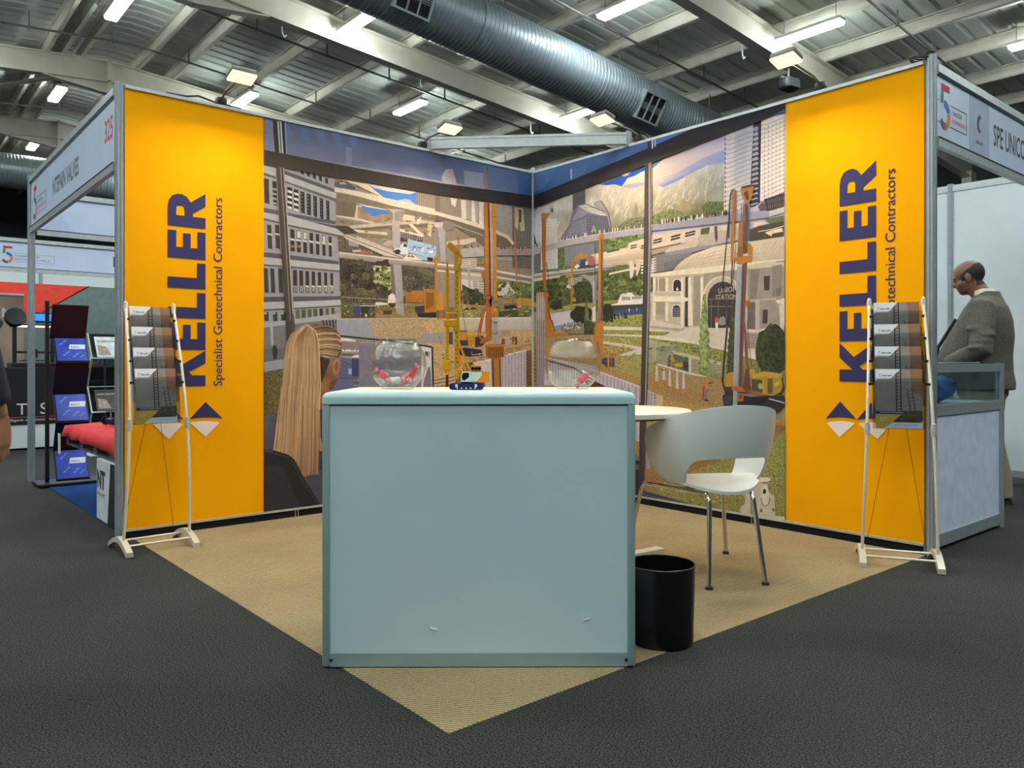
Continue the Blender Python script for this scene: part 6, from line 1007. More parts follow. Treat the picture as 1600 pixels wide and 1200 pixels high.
for bu, hu, wl, lab in (((345, 158), (378, 120), 'L', 'warm arm lamp above the left yellow banner'), ((660, 238), (703, 201), 'L', 'warm arm lamp above the left mural'),
                        ((1000, 215), (941, 187), 'R', 'warm arm lamp above the right mural'), ((1283, 137), (1228, 93), 'R', 'warm arm lamp above the right yellow banner')):
    if wl == 'L':
        bp = on_x(*bu, -0.02); hp = on_x(*hu, 0.42); aim = (hp.x + 0.28, hp.y, hp.z - 1.0)
    else:
        bp = on_y(*bu, 0.02); hp = on_y(*hu, -0.42); aim = (hp.x, hp.y - 0.28, hp.z - 1.0)
    flood((bp.x, bp.y, WH + 0.005), hp, aim, lab)

# ---- welcome counter
CW, CD, CH = 1.0, 0.5, 0.88
cp = flat(-0.107, 2.474 + CD / 2, 0.0032)
TEAL = mat('pale_laminate', (190, 214, 219), 0.32, 0, 0.02, 2, spec=0.5)
EDGE = mat('counter_edge', (150, 172, 174), 0.36, 0.25, 0.03, 10)
TOPM = mat('counter_top', (226, 222, 206), 0.4, 0, 0.03, 6)
t = thing('reception_counter', 'pale blue-white reception counter with aluminium edges in front of the stand', 'counter', cp, YAW + 0.005)
hw, hd = CW / 2, CD / 2
zt = CH - 0.040
MB().rbox(-hw + 0.022, hw - 0.022, -hd + 0.006, -hd + 0.02, 0.045, zt - 0.004, 0.002, 1).build('front_panel', TEAL, t)
for s in (-1, 1): MB().box(s * (hw - 0.006) - 0.006, s * (hw - 0.006) + 0.006, -hd + 0.022, hd - 0.022, 0.045, zt).build('side_panel', TEAL, t)
MB().box(-hw + 0.022, hw - 0.022, hd - 0.022, hd - 0.01, 0.045, zt).build('back_panel', TEAL, t)
for sx in (-1, 1):
    for sy in (-1, 1): MB().rbox(sx * (hw - 0.0125) - 0.0125, sx * (hw - 0.0125) + 0.0125, sy * (hd - 0.0125) - 0.0125, sy * (hd - 0.0125) + 0.0125, 0.002, zt, 0.006, 3).build('corner_post', EDGE, t, smooth=True)
for sy in (-1, 1): MB().box(-hw + 0.024, hw - 0.024, sy * (hd - 0.009) - 0.009, sy * (hd - 0.009) + 0.009, 0.003, 0.046).build('bottom_rail', EDGE, t)
for sx in (-1, 1): MB().box(sx * (hw - 0.009) - 0.009, sx * (hw - 0.009) + 0.009, -hd + 0.024, hd - 0.024, 0.003, 0.046).build('bottom_rail', EDGE, t)
MB().box(-hw + 0.012, hw - 0.012, -hd + 0.012, hd - 0.012, zt - 0.008, zt).build('shadow_gap', DARK, t)
def rrect(w, d, z, r=0.012, n=5):
    return [(sx * (w - r) + r * math.cos(a), sy * (d - r) + r * math.sin(a), z) for sx, sy, a_ in ((1, 1, 0), (-1, 1, PI / 2), (-1, -1, PI), (1, -1, 1.5 * PI)) for a in [a_ + PI / 2 * k / n for k in range(n + 1)]]
MB().loft([rrect(hw + 0.001, hd + 0.001, zt)] + [rrect(hw + 0.001 - 0.02 * (1 - math.cos(a)), hd + 0.001 - 0.02 * (1 - math.cos(a)), CH - 0.022 + 0.02 * math.sin(a)) for a in [PI / 2 * k / 8 for k in range(9)]]).build('rounded_rim', mat('counter_rim', (176, 206, 206), 0.3, 0.0, 0.02, 5), t, smooth=60)
MB().rbox(-hw + 0.028, hw - 0.028, -hd + 0.028, hd - 0.028, CH - 0.01, CH, 0.003, 2).build('top', TOPM, t)
for px, py, r in ((-0.145, 0.122, 0.25), (0.345, 0.152, -0.3)):  # tiny white chips added as painted light reflections on the front panel
    q = MB(); q.rbox(-0.012, 0.012, -0.001, 0.001, -0.003, 0.003, 0.0008, 1); q.build('glint_chip', WHITE_MET, t, loc=(px, -hd + 0.0045, py), rot=(0, r, 0))
for sx in (-1, 1): MB().lathe([(0.0, 0), (0.005, 0), (0.005, 0.002), (0.0, 0.002)], 10).xf(Matrix.Rotation(PI / 2, 4, 'X')).build('screw', BLACK, t, loc=(sx * (hw - 0.03), -hd - 0.001, 0.025))

# ---- fish bowls and sweets
GL = glass('bowl_glass', (250, 252, 250), 0.35, 0.03, bscale=70)
def bowl(X, label):
    p = flat(X, 2.76, CH + 0.0034)
    R0, Hh = 0.1, 0.178
    t = thing('glass_bowl', label, 'bowl', (p.x, p.y, CH + 0.0036), 0, 'glass bowls on the counter')
    prof = []; n = 22
    c = 0.088
    for i in range(n + 1):
        a = -PI / 2 + 0.62 + (PI - 0.62 - 0.66) * i / n; prof.append((R0 * math.cos(a), c + R0 * math.sin(a)))
    prof[0] = (prof[0][0], 0.004)
    outer = [(0.001, 0.0), (0.054, 0.0)] + prof + [(prof[-1][0] + 0.003, prof[-1][1] + 0.006)]
    inner = [(r - 0.003 if r > 0.01 else r, z + (0.006 if i < 2 else 0)) for i, (r, z) in enumerate(outer[1:])]
    MB().lathe(outer + list(reversed(inner)) + [(0.001, 0.008)], 48, cap=False).build('bowl_shell', GL, t, smooth=60)
    MB().tube([((prof[-1][0] + 0.0025) * math.cos(2 * PI * k / 36), (prof[-1][0] + 0.0025) * math.sin(2 * PI * k / 36), prof[-1][1] + 0.006) for k in range(37)], 0.0032, 8, cap=False).build('rim', glass('rim_glass', (225, 228, 225), 0, 0.05), t, smooth=True)
    return p
def sweet(c, rz_, tilt, col, label, L=0.034, r=0.012):
    mb = MB(); prof = [(0.0005, -L), (r * 1.0, -L * 0.98), (r * 0.85, -L * 0.8), (r * 0.35, -L * 0.6), (r * 0.8, -L * 0.5), (r, -L * 0.3), (r, L * 0.3), (r * 0.8, L * 0.5), (r * 0.35, L * 0.6), (r * 0.85, L * 0.8), (r, L * 0.98), (0.0005, L)]
    mb.lathe(prof, 12, sy=0.75)
    body = MB().lathe(prof[4:8], 12, sy=0.75)
    t = thing('sweet', label, 'sweet', c, 0, 'wrapped sweets in the bowls')
    M = Matrix.Rotation(rz_, 4, 'Z') @ Matrix.Rotation(PI / 2 + tilt, 4, 'Y')
    body.xf(M).build('wrapped_core', mat('wrap_' + col, {'pink': (226, 60, 96), 'pale': (222, 226, 226), 'red': (206, 40, 66)}[col], 0.3, 0, 0.2, 60), t, smooth=True)
    for s in (0, 1): MB().lathe(prof[:4] if s == 0 else prof[8:], 12, sy=0.75).xf(M).build('wrapper_twist', mat('wrap_clear', (236, 150, 170), 0.25, 0, 0.25, 80), t, smooth=True)
b1 = bowl(-0.405, 'round glass bowl with several pink sweets, left on the counter')
b2 = bowl(0.216, 'round glass bowl with a single pink sweet, right on the counter')
def inb(bp, x, y, z): q = bp + RGT * x + FWD * y; return (q.x, q.y, CH + 0.004 + z)
sweet(inb(b1, -0.053, -0.01, 0.048), YAW + 0.3, 0.6, 'pink', 'pink wrapped sweet leaning left in the left glass bowl', 0.036, 0.014)
sweet(inb(b1, -0.005, -0.03, 0.028), YAW + 0.2, -0.1, 'pale', 'clear wrapped sweet at the bottom of the left bowl', 0.034, 0.013)
sweet(inb(b1, 0.025, 0.02, 0.034), YAW - 0.5, -0.5, 'pink', 'pink wrapped sweet lying in the middle of the left bowl', 0.034, 0.014)
sweet(inb(b1, 0.056, -0.012, 0.056), YAW + 0.1, -1.1, 'red', 'red wrapped sweet standing right in the left bowl', 0.036, 0.013)
sweet(inb(b2, 0.035, -0.02, 0.036), YAW + 0.1, -0.75, 'pink', 'pink wrapped sweet alone in the right glass bowl', 0.04, 0.014)

# ---- scale model of a piling rig on the counter
tp = flat(-0.155, 2.66, CH)
t = thing('model_rig', 'yellow and white scale model of a piling rig on the counter', 'scale model', (tp.x, tp.y, CH + 0.0036), YAW)
MBLUE = mat('model_navy', (12, 32, 92), 0.3); MYEL = mat('model_yellow', (206, 148, 14), 0.35, 0, 0.05, 80); MORG = mat('model_orange', (222, 140, 14), 0.35); MWHT = mat('model_white', (216, 232, 228), 0.35); MGLS = mat('model_window', (34, 30, 26), 0.15)
for sy in (-1, 1):
    prof = [(-0.058 + 0.011 + 0.011 * math.cos(a), 0.011 + 0.011 * math.sin(a)) for a in [PI / 2 + PI * k / 8 for k in range(9)]] + [(0.058 - 0.011 + 0.011 * math.cos(a), 0.011 + 0.011 * math.sin(a)) for a in [-PI / 2 + PI * k / 8 for k in range(9)]]
    y0 = sy * 0.026
    tr = MB().prism(prof, lambda a, b, d: (a, y0 - 0.009 + d, b), 0.018).build('track', MBLUE, t, smooth=30)
    for k in range(5): MB().lathe([(0.0005, 0), (0.0028, 0), (0.0028, 0.001), (0.0005, 0.001)], 10).xf(Matrix.Translation((-0.03 + k * 0.015, y0 - 0.0092, 0.006)) @ Matrix.Rotation(PI / 2, 4, 'X')).build('roller', MWHT, tr)
    for sx in (-1, 1): MB().rbox(sx * 0.033 - 0.004, sx * 0.033 + 0.004, y0 - 0.0105, y0 - 0.0085, 0.009, 0.019, 0.0008, 1).build('bracket', MWHT, tr)
MB().box(-0.03, 0.03, -0.02, 0.02, 0.012, 0.022).lathe([(0.001, 0), (0.02, 0), (0.02, 0.008), (0.001, 0.008)], 20, c=(0, 0, 0.02)).build('undercarriage', MBLUE, t)
cb = [(-0.019, 0.027), (0.018, 0.027), (0.018, 0.062), (-0.014, 0.062), (-0.019, 0.05)]
c0 = MB().prism(cb, lambda a, b, d: (a, -0.026 + d, b), 0.022).build('cab', MWHT, t)
MB().prism([(-0.014, 0.034), (-0.005, 0.032), (0.009, 0.043), (0.009, 0.058), (-0.011, 0.058), (-0.015, 0.048)], lambda a, b, d: (a, -0.0266 + d, b), 0.0006).build('window', MGLS, c0)
MB().rbox(-0.0195, -0.018, -0.024, -0.006, 0.034, 0.058, 0.0004, 1).build('window', MGLS, c0)
MB().rbox(0.018, 0.052, -0.026, 0.026, 0.027, 0.06, 0.002, 2).build('engine_house', MWHT, t)
MB().prism([(0.034, 0.026), (0.078, 0.026), (0.078, 0.062), (0.06, 0.062), (0.05, 0.045), (0.038, 0.032)], lambda a, b, d: (a, -0.029 + d, b), 0.058).build('counterweight', MORG, t)
MB().rbox(-0.018, 0.05, -0.002, 0.026, 0.027, 0.058, 0.002, 1).build('deck', MORG, t)
w = MB().rbox(0.016, 0.05, -0.02, 0.02, 0.06, 0.084, 0.003, 2); w.build('winch_housing', MYEL, t)
for k in range(3): MB().lathe([(0.0005, 0), (0.006, 0), (0.006, 0.003), (0.0005, 0.003)], 12).xf(Matrix.Translation((0.022 + k * 0.011, -0.0195, 0.072)) @ Matrix.Rotation(PI / 2, 4, 'X')).build('winch_drum', MGLS, t)
# leader mast: slightly wedge-shaped box with holes, cat head on top
mx = -0.034
ms = MB().box(mx - 0.007, mx + 0.008, -0.007, 0.007, 0.03, 0.47)
ms.box(mx - 0.012, mx + 0.010, -0.009, 0.009, 0.20, 0.225).box(mx - 0.009, mx + 0.012, -0.009, 0.009, 0.405, 0.43).build('mast', MYEL, t)
for k in range(24): MB().lathe([(0.0003, 0), (0.002, 0), (0.002, 0.0008), (0.0003, 0.0008)], 8).xf(Matrix.Translation((mx + (0.002 if k % 2 else -0.002), -0.0068, 0.05 + k * 0.0145)) @ Matrix.Rotation(PI / 2, 4, 'X')).build('pin_hole', MGLS, t)
MB().prism([(mx - 0.034, 0.492), (mx - 0.026, 0.505), (mx - 0.012, 0.498), (mx + 0.006, 0.474), (mx + 0.022, 0.456), (mx + 0.018, 0.448), (mx - 0.002, 0.458), (mx - 0.016, 0.472)], lambda a, b, d: (a, -0.007 + d, b), 0.014).build('cat_head', MYEL, t)
MB().tube([(mx - 0.033, 0, 0.075), (mx - 0.033, 0, 0.415)], 0.0062, 10).tube([(mx - 0.033, 0, 0.40), (mx - 0.033, 0, 0.435)], 0.0035, 8).build('drill_string', MYEL, t, smooth=True)
MB().rbox(mx - 0.047, mx - 0.021, -0.011, 0.011, 0.066, 0.1, 0.002, 2).rbox(mx - 0.044, mx - 0.024, -0.009, 0.009, 0.055, 0.067, 0.002, 1).build('rotary_head', MYEL, t)
MB().rbox(mx - 0.044, mx + 0.004, -0.01, 0.01, 0.215, 0.24, 0.003, 2).rbox(mx - 0.038, mx - 0.0, -0.009, 0.009, 0.255, 0.265, 0.002, 1).lathe([(0.001, -0.012), (0.009, -0.012), (0.009, 0.012), (0.001, 0.012)], 14, c=(mx - 0.03, 0, 0.25)).build('drive_carriage', MYEL, t)
for y in (-0.012, 0.012): MB().beam((mx + 0.006, y, 0.165), (0.012, y * 1.2, 0.06), 0.004, 0.006).build('stay_strut', MYEL, t); MB().beam((mx + 0.006, y, 0.12), (-0.002, y, 0.06), 0.006, 0.008).build('hydraulic_ram', MORG, t)
MB().rbox(mx - 0.003, mx + 0.022, -0.014, 0.014, 0.032, 0.07, 0.002, 1).build('mast_foot', MYEL, t)
MB().tube([(mx + 0.012, 0.004, 0.45), (mx + 0.014, 0.004, 0.3), (0.016, 0.004, 0.08)], 0.0007, 5).build('cable', MGLS, t)

# ---- waste bin
bc = flat(0.522, 2.72, 0.0032)
t = thing('waste_bin', 'round black plastic waste bin beside the counter', 'bin', bc)
MB().lathe([(0.002, 0.0), (0.103, 0.0), (0.109, 0.004), (0.111, 0.014), (0.1175, 0.262), (0.1165, 0.27), (0.1135, 0.27), (0.1075, 0.014), (0.002, 0.010)], 64, cap=False).build('body', mat('bin_black', (9, 9, 10), 0.3, 0, 0.1, 30, bump=0.03, bscale=120), t, smooth=35)
MB().tube([(0.1165 * math.cos(2 * PI * k / 64), 0.1165 * math.sin(2 * PI * k / 64), 0.27) for k in range(65)], 0.0026, 8, cap=False).build('rim', mat('bin_rim', (40, 40, 42), 0.3), t, smooth=True)

# ---- small table
tc = flat(0.47, 3.74, 0.0032)
t = thing('table', 'small white table half hidden behind the counter', 'table', tc, YAW)
MB().lathe([(0.002, 0.722), (0.372, 0.722), (0.384, 0.726), (0.386, 0.745), (0.38, 0.75), (0.002, 0.75)], 64, cap=False).build('top', mat('table_white', (236, 226, 204), 0.35, 0, 0.02, 8), t, smooth=40)
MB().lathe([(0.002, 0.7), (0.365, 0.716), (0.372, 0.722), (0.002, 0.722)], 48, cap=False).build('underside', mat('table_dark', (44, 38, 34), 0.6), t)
MB().tube([(0, 0, 0.03), (0, 0, 0.71)], 0.028, 20).build('pole', CHROME, t, smooth=True)
for k in range(4):
    M = Matrix.Rotation(PI / 4 * 0 + k * PI / 2 + 0.62, 4, 'Z')
    MB().rbox(0.02, 0.35, -0.03, 0.03, 0.012, 0.036, 0.004, 2).rbox(0.30, 0.345, -0.028, 0.028, 0.0, 0.014, 0.003, 1).xf(M).build('foot', WHITE_MET, t)

# ---- white tub chair on chrome legs
Af, Bf, Cf, Df = (0.846, 3.33), (1.11, 3.40), (1.089, 3.955), (0.548, 3.78)
cc = ((Af[0] + Bf[0] + Cf[0] + Df[0]) / 4, (Af[1] + Bf[1] + Cf[1] + Df[1]) / 4)
t = thing('tub_chair', 'white plastic tub chair with chrome legs at the small table', 'chair', flat(*cc, 0.0032), YAW)
SHELL = mat('chair_white', (208, 212, 208), 0.35, 0, 0.015, 6)
ha = math.radians(106)        # local heading of the sitter's gaze
SC = Vector((0.018, -0.02, 0.0)) # shell centre
def shp(ph, s):
    """ph angle from the back centre (0) to the arm tips, s height fraction"""
    back = math.cos(ph)
    top = 0.60 + 0.19 * (0.5 + 0.5 * math.cos(ph))
    rr = 0.205 + 0.085 * math.sin(min(s, 1) * PI / 2) ** 0.7
    z = 0.425 + (top - 0.425) * s
    ang = ha + PI + ph
    k = 1.0 + 0.10 * max(0, -back)
    return SC + Vector((math.cos(ang) * rr * k, math.sin(ang) * rr * k, z))
PH = math.radians(122); nph, ns = 64, 14
def s0(ph):
    w = math.radians(60); q = abs(ph) / w
    return 0.37 * (1 - q ** 9) if q < 1 else 0.0
out = []; inn = []
for i in range(nph + 1):
    ph = -PH + 2 * PH * i / nph; lo = s0(ph)
    # arm tips are rounded off in height
    e = abs(ph) / PH; hi = 1.0 if e < 0.8 else 1 - 0.55 * ((e - 0.8) / 0.2) ** 2
    for j in range(ns + 1):
        s = lo + (hi - lo) * j / ns; p = shp(ph, s); c = Vector((SC.x, SC.y, p.z)); nrm = (p - c).normalized()
        out.append(p); inn.append(p - nrm * 0.011)
n1 = ns + 1; no = len(out); fs = []
for i in range(nph):
    for j in range(ns):
        a0 = i * n1 + j; fs.append((a0, a0 + n1, a0 + n1 + 1, a0 + 1)); fs.append((a0 + no, a0 + 1 + no, a0 + n1 + 1 + no, a0 + n1 + no))
    for j in (0, ns): a0 = i * n1 + j; fs.append((a0, a0 + n1, a0 + n1 + no, a0 + no))
for i in (0, nph):
    for j in range(ns): a0 = i * n1 + j; fs.append((a0, a0 + 1, a0 + 1 + no, a0 + no))
MB().add(out + inn, fs).build('backrest', SHELL, t, smooth=50)
rings_t = []; rings_b = []
for q in range(9):
    f = (q + 0.02) / 8; rg = []; rb = []
    for k in range(48):
        a0 = 2 * PI * k / 48; r0 = 0.215 * (1 + 0.10 * max(0, math.cos(a0 - ha))) * f
        dish = 0.022 * f ** 3 - 0.03 * max(0, math.cos(a0 - ha)) * f ** 4 - (0.045 * max(0, -math.cos(a0 - ha)) ** 2 * f ** 3)
        p = SC + Vector((math.cos(a0) * r0, math.sin(a0) * r0, 0.432 + dish)); rg.append(p); rb.append(p - Vector((0, 0, 0.014)))
    rings_t.append(rg); rings_b.append(rb)
MB().loft(list(reversed(rings_t)) + rings_b + [rings_t[-1]], cap=False).build('seat', SHELL, t, smooth=50)
def foot(P): return Vector((P[0] - cc[0], P[1] - cc[1], 0))
tops = {}
for nm, Pf in (('A', Af), ('B', Bf), ('C', Cf), ('D', Df)):
    f = foot(Pf); tops[nm] = SC + (f - SC) * 0.78; tops[nm].z = 0.392
for p, q in (('D', 'A'), ('C', 'B')):
    fp, fq = foot({'D': Df, 'C': Cf}[p]), foot({'A': Af, 'B': Bf}[q]); tp_, tq = tops[p], tops[q]
    for nm, ft, top, oth in ((p, fp, tp_, tq), (q, fq, tq, tp_)):
        d = (oth - top).normalized()
        pts = [ft + Vector((0, 0, 0.012)), ft + (top - ft) * 0.9, top + (ft - top) * 0.05 + d * 0.004, top + d * 0.02 + Vector((0, 0, 0.006)), top + d * 0.05 + Vector((0, 0, 0.004))]
        lg = MB().tube(pts, 0.0105, 14).build('leg', CHROME, t, smooth=True)
        MB().lathe([(0.001, 0), (0.017, 0), (0.017, 0.006), (0.012, 0.014), (0.001, 0.014)], 16, c=ft).build('glide', BLACK, lg, smooth=True)
    MB().tube([tp_ + Vector((0, 0, 0.004)) + (tq - tp_).normalized() * 0.04, tq + Vector((0, 0, 0.004)) + (tp_ - tq).normalized() * 0.04], 0.0105, 12).build('side_rail', CHROME, t, smooth=True)
MB().tube([tops['D'] * 0.5 + tops['A'] * 0.5, tops['C'] * 0.5 + tops['B'] * 0.5], 0.009, 10).build('cross_rail', CHROME, t, smooth=True)

# ---- literature stands with acrylic pockets and brochures
ACR = glass('acrylic', (236, 240, 242), 0.0, 0.06); IVORY = mat('ivory_metal', (226, 218, 198), 0.4, 0.1, 0.03, 20); SILV = mat('silver_foot', (206, 200, 186), 0.4, 0.3, 0.03, 20)
KNOB = mat('knob_grey', (186, 184, 178), 0.45)
def brochure_mesh(name):
    W, Hh, T = 0.205, 0.288, 0.004
    me = MB().box(-W / 2, W / 2, 0, T, 0, Hh)
    Mx = []
    def pg(pts, m, lay): me.prism([(-W / 2 + x * W, y * Hh) for x, y in pts], lambda a, b, d: (a, -0.00008 * lay - d, b), 0.00004, m)
    pg([(0, 0), (1, 0), (1, 1), (0, 1)], 1, 1)                                # smoky photo
    pg([(0.78, 0.62), (1, 0.55), (1, 1), (0.74, 1)], 2, 2)                    # warm glow
    pg([(0, 0), (1, 0), (1, 0.30), (0.62, 0.3), (0.5, 0.27), (0, 0.27)], 3, 3)
    for k in range(2):                                                          # lattice crane
        x = 0.44 + k * 0.1; pg([(x, 0.25), (x + 0.025, 0.25), (x + 0.02, 1), (x - 0.005, 1)], 4, 4)
    for k in range(13): y = 0.3 + k * 0.055; pg([(0.45, y), (0.56, y + 0.035), (0.56, y + 0.045), (0.45, y + 0.01)], 4, 5); pg([(0.45, y + 0.02), (0.56, y + 0.02), (0.56, y + 0.026), (0.45, y + 0.026)], 4, 5)
    for k in range(2): x = 0.72 + k * 0.1; pg([(x + 0.04, 0.2), (x + 0.06, 0.2), (x - 0.04, 0.68), (x - 0.055, 0.68)], 4, 4)
    for k in range(7): y = 0.26 + k * 0.06; pg([(0.7, y), (0.86, y + 0.03), (0.86, y + 0.038), (0.7, y + 0.008)], 4, 5)
    pg([(0.4, 0.22), (0.92, 0.2), (0.92, 0.29), (0.62, 0.3), (0.45, 0.27)], 5, 6)
    pg([(0, 1), (0.54, 1), (0.38, 0.905), (0, 0.885)][:2] + [(0.32, 0.83), (0.05, 0.83), (0, 0.80)], 0, 7)   # white header
    pg([(0, 0.24), (0.66, 0.24), (0.62, 0.28), (0, 0.285)], 6, 7)
    pg([(0, 0), (0.2, 0), (0.56, 0.235), (0, 0.235)], 7, 8)
    pg([(0.18, 0), (1, 0), (1, 0.13), (0.96, 0.1), (0.36, 0.1)], 0, 9)
    pg([(0.1, 0.262), (0.6, 0.262), (0.6, 0.268), (0.1, 0.268)], 0, 9)
    for k in range(3): pg([(0.08, 0.17 - k * 0.02), (0.24, 0.17 - k * 0.02), (0.24, 0.175 - k * 0.02), (0.08, 0.175 - k * 0.02)], 0, 9)
    pg([(0.4, 0.055), (0.9, 0.055), (0.9, 0.06), (0.4, 0.06)], 4, 10)
    keller(me, lambda a, b, d: (-W / 2 + 0.15 * W + a, -0.0007 - d, 0.875 * Hh + b), 0.008, 0.042, 6, 0.00003)
    pg([(0.09, 0.89), (0.125, 0.915), (0.09, 0.915)], 6, 10); pg([(0.09, 0.87), (0.125, 0.87), (0.105, 0.885)], 6, 10)
    return me
BM = [mat('paper_white', (232, 234, 238), 0.4, 0, 0.02, 5), mat('cover_smoke', (150, 138, 131), 0.35, 0, 0.1, 10), mat('cover_glow', (150, 106, 78), 0.35, 0, 0.15, 8), mat('cover_ground', (78, 68, 60), 0.4, 0, 0.3, 40), mat('cover_lattice', (52, 46, 46), 0.4), mat('cover_machine', (96, 84, 40), 0.4, 0, 0.4, 60), mat('cover_navy', (46, 50, 96), 0.4), mat('cover_yellow', (222, 172, 60), 0.4)]
bro_src = []
POS = ['top', 'second', 'third', 'lowest']
def lit_stand(org, rot, lean, side):
    """local x along the wall (picture right), -y to the viewer"""
    t = thing('literature_stand', 'slim white literature stand with four clear pockets before the %s banner' % side, 'brochure stand', org, rot, 'literature stands')
    wb, wm, wt = 0.165, 0.143, 0.122; Htop = 1.27
    def rod(s, f): # f 0..1 from foot to top
        w = wb + (wm - wb) * min(f / 0.5, 1) + (wt - wm) * max(0, (f - 0.5) / 0.5)
        return Vector((s * w + lean * f * f, -0.05 + 0.16 * f - 0.10 * math.sin(f * PI), 0.035 + (Htop - 0.035) * f))
    for s in (-1, 1):
        r = MB().tube([rod(s, k / 16) for k in range(17)], 0.0075, 10).build('upright_rod', IVORY, t, smooth=True)
        p = rod(s, 0.5); MB().lathe([(0.001, -0.034), (0.011, -0.03), (0.014, 0), (0.011, 0.03), (0.001, 0.034)], 14, c=p).build('joint_sleeve', KNOB, r, smooth=True)
        p = rod(s, 1.0); MB().lathe([(0.001, -0.03), (0.009, -0.028), (0.0125, 0.0), (0.009, 0.024), (0.001, 0.03)], 14, c=p).build('end_cap', IVORY, r, smooth=True)
        pts = []
        for k in range(9): f = k / 8; pts.append((s * wb, -0.17 + 0.34 * f, 0.012 + 0.05 * math.sin(f * PI)))
        fb = MB()
        rings = [[(x - 0.018, y, max(z - 0.014, 0.0)), (x + 0.018, y, max(z - 0.014, 0.0)), (x + 0.015, y, z + 0.012), (x - 0.015, y, z + 0.012)] for x, y, z in pts]
        fb.loft(rings); fb.build('arched_foot', SILV, t, smooth=30)
    for y in (-0.1, 0.06): MB().tube([(-wb, y, 0.042), (wb, y, 0.042)], 0.0055, 8).build('cross_bar', IVORY, t, smooth=True)
    for s in (-1, 1): MB().tube([Vector((s * 0.03 + lean * 0.3, 0.02, 0.70)), Vector((s * 0.135, 0.11, 0.05))], 0.0012, 5).build('stay_wire', DARK, t)
    for k in range(4):
        f = 0.945 - k * 0.09; pl = rod(-1, f); pr = rod(1, f); c = (pl + pr) / 2
        zb = c.z - 0.215; tilt = math.radians(7)
        w2 = min(0.114, (pr.x - pl.x) / 2 - 0.012)
        M = Matrix.Translation((c.x, c.y - 0.012, zb)) @ Matrix.Rotation(-tilt, 4, 'X')
        pk = MB().box(-w2, w2, 0.012, 0.0145, 0, 0.275).box(-w2, w2, -0.012, -0.0095, 0, 0.245).box(-w2, w2, -0.012, 0.0145, -0.003, 0.0)
        pk.box(-w2 - 0.002, -w2, -0.012, 0.0145, 0, 0.24).box(w2, w2 + 0.002, -0.012, 0.0145, 0, 0.24).xf(M).build('pocket', ACR, t)
        for s in (-1, 1):
            q = rod(s, f); e = Vector((c.x + s * (w2), c.y + 0.002, q.z)); MB().beam(q + Vector((0, -0.002, 0)), e, 0.016, 0.012).build('clip', BLACK, t)
        lab = 'brochure with white header in the %s pocket of the %s literature stand' % (POS[k], side)
        if not bro_src: o = brochure_mesh('b').build('brochure', BM, None, fixn=False); bro_src.append(o)
        else: o = share(bro_src[0], 'brochure')
        tag(o, lab, 'brochure', 'brochures in the literature stands')
        o.matrix_world = Matrix.Translation(org) @ Matrix.Rotation(rot, 4, 'Z') @ M @ Matrix.Translation((0, 0.003, 0.002))
# left one parallel to the left wall, right one parallel to the right wall
lit_stand(Vector((0.29, -2.945, 0.0035)), PI / 2 + 0.02, 0.012, 'left')
lit_stand(Vector((2.975, -0.27, 0.0035)), 0.5, 0.0, 'right')
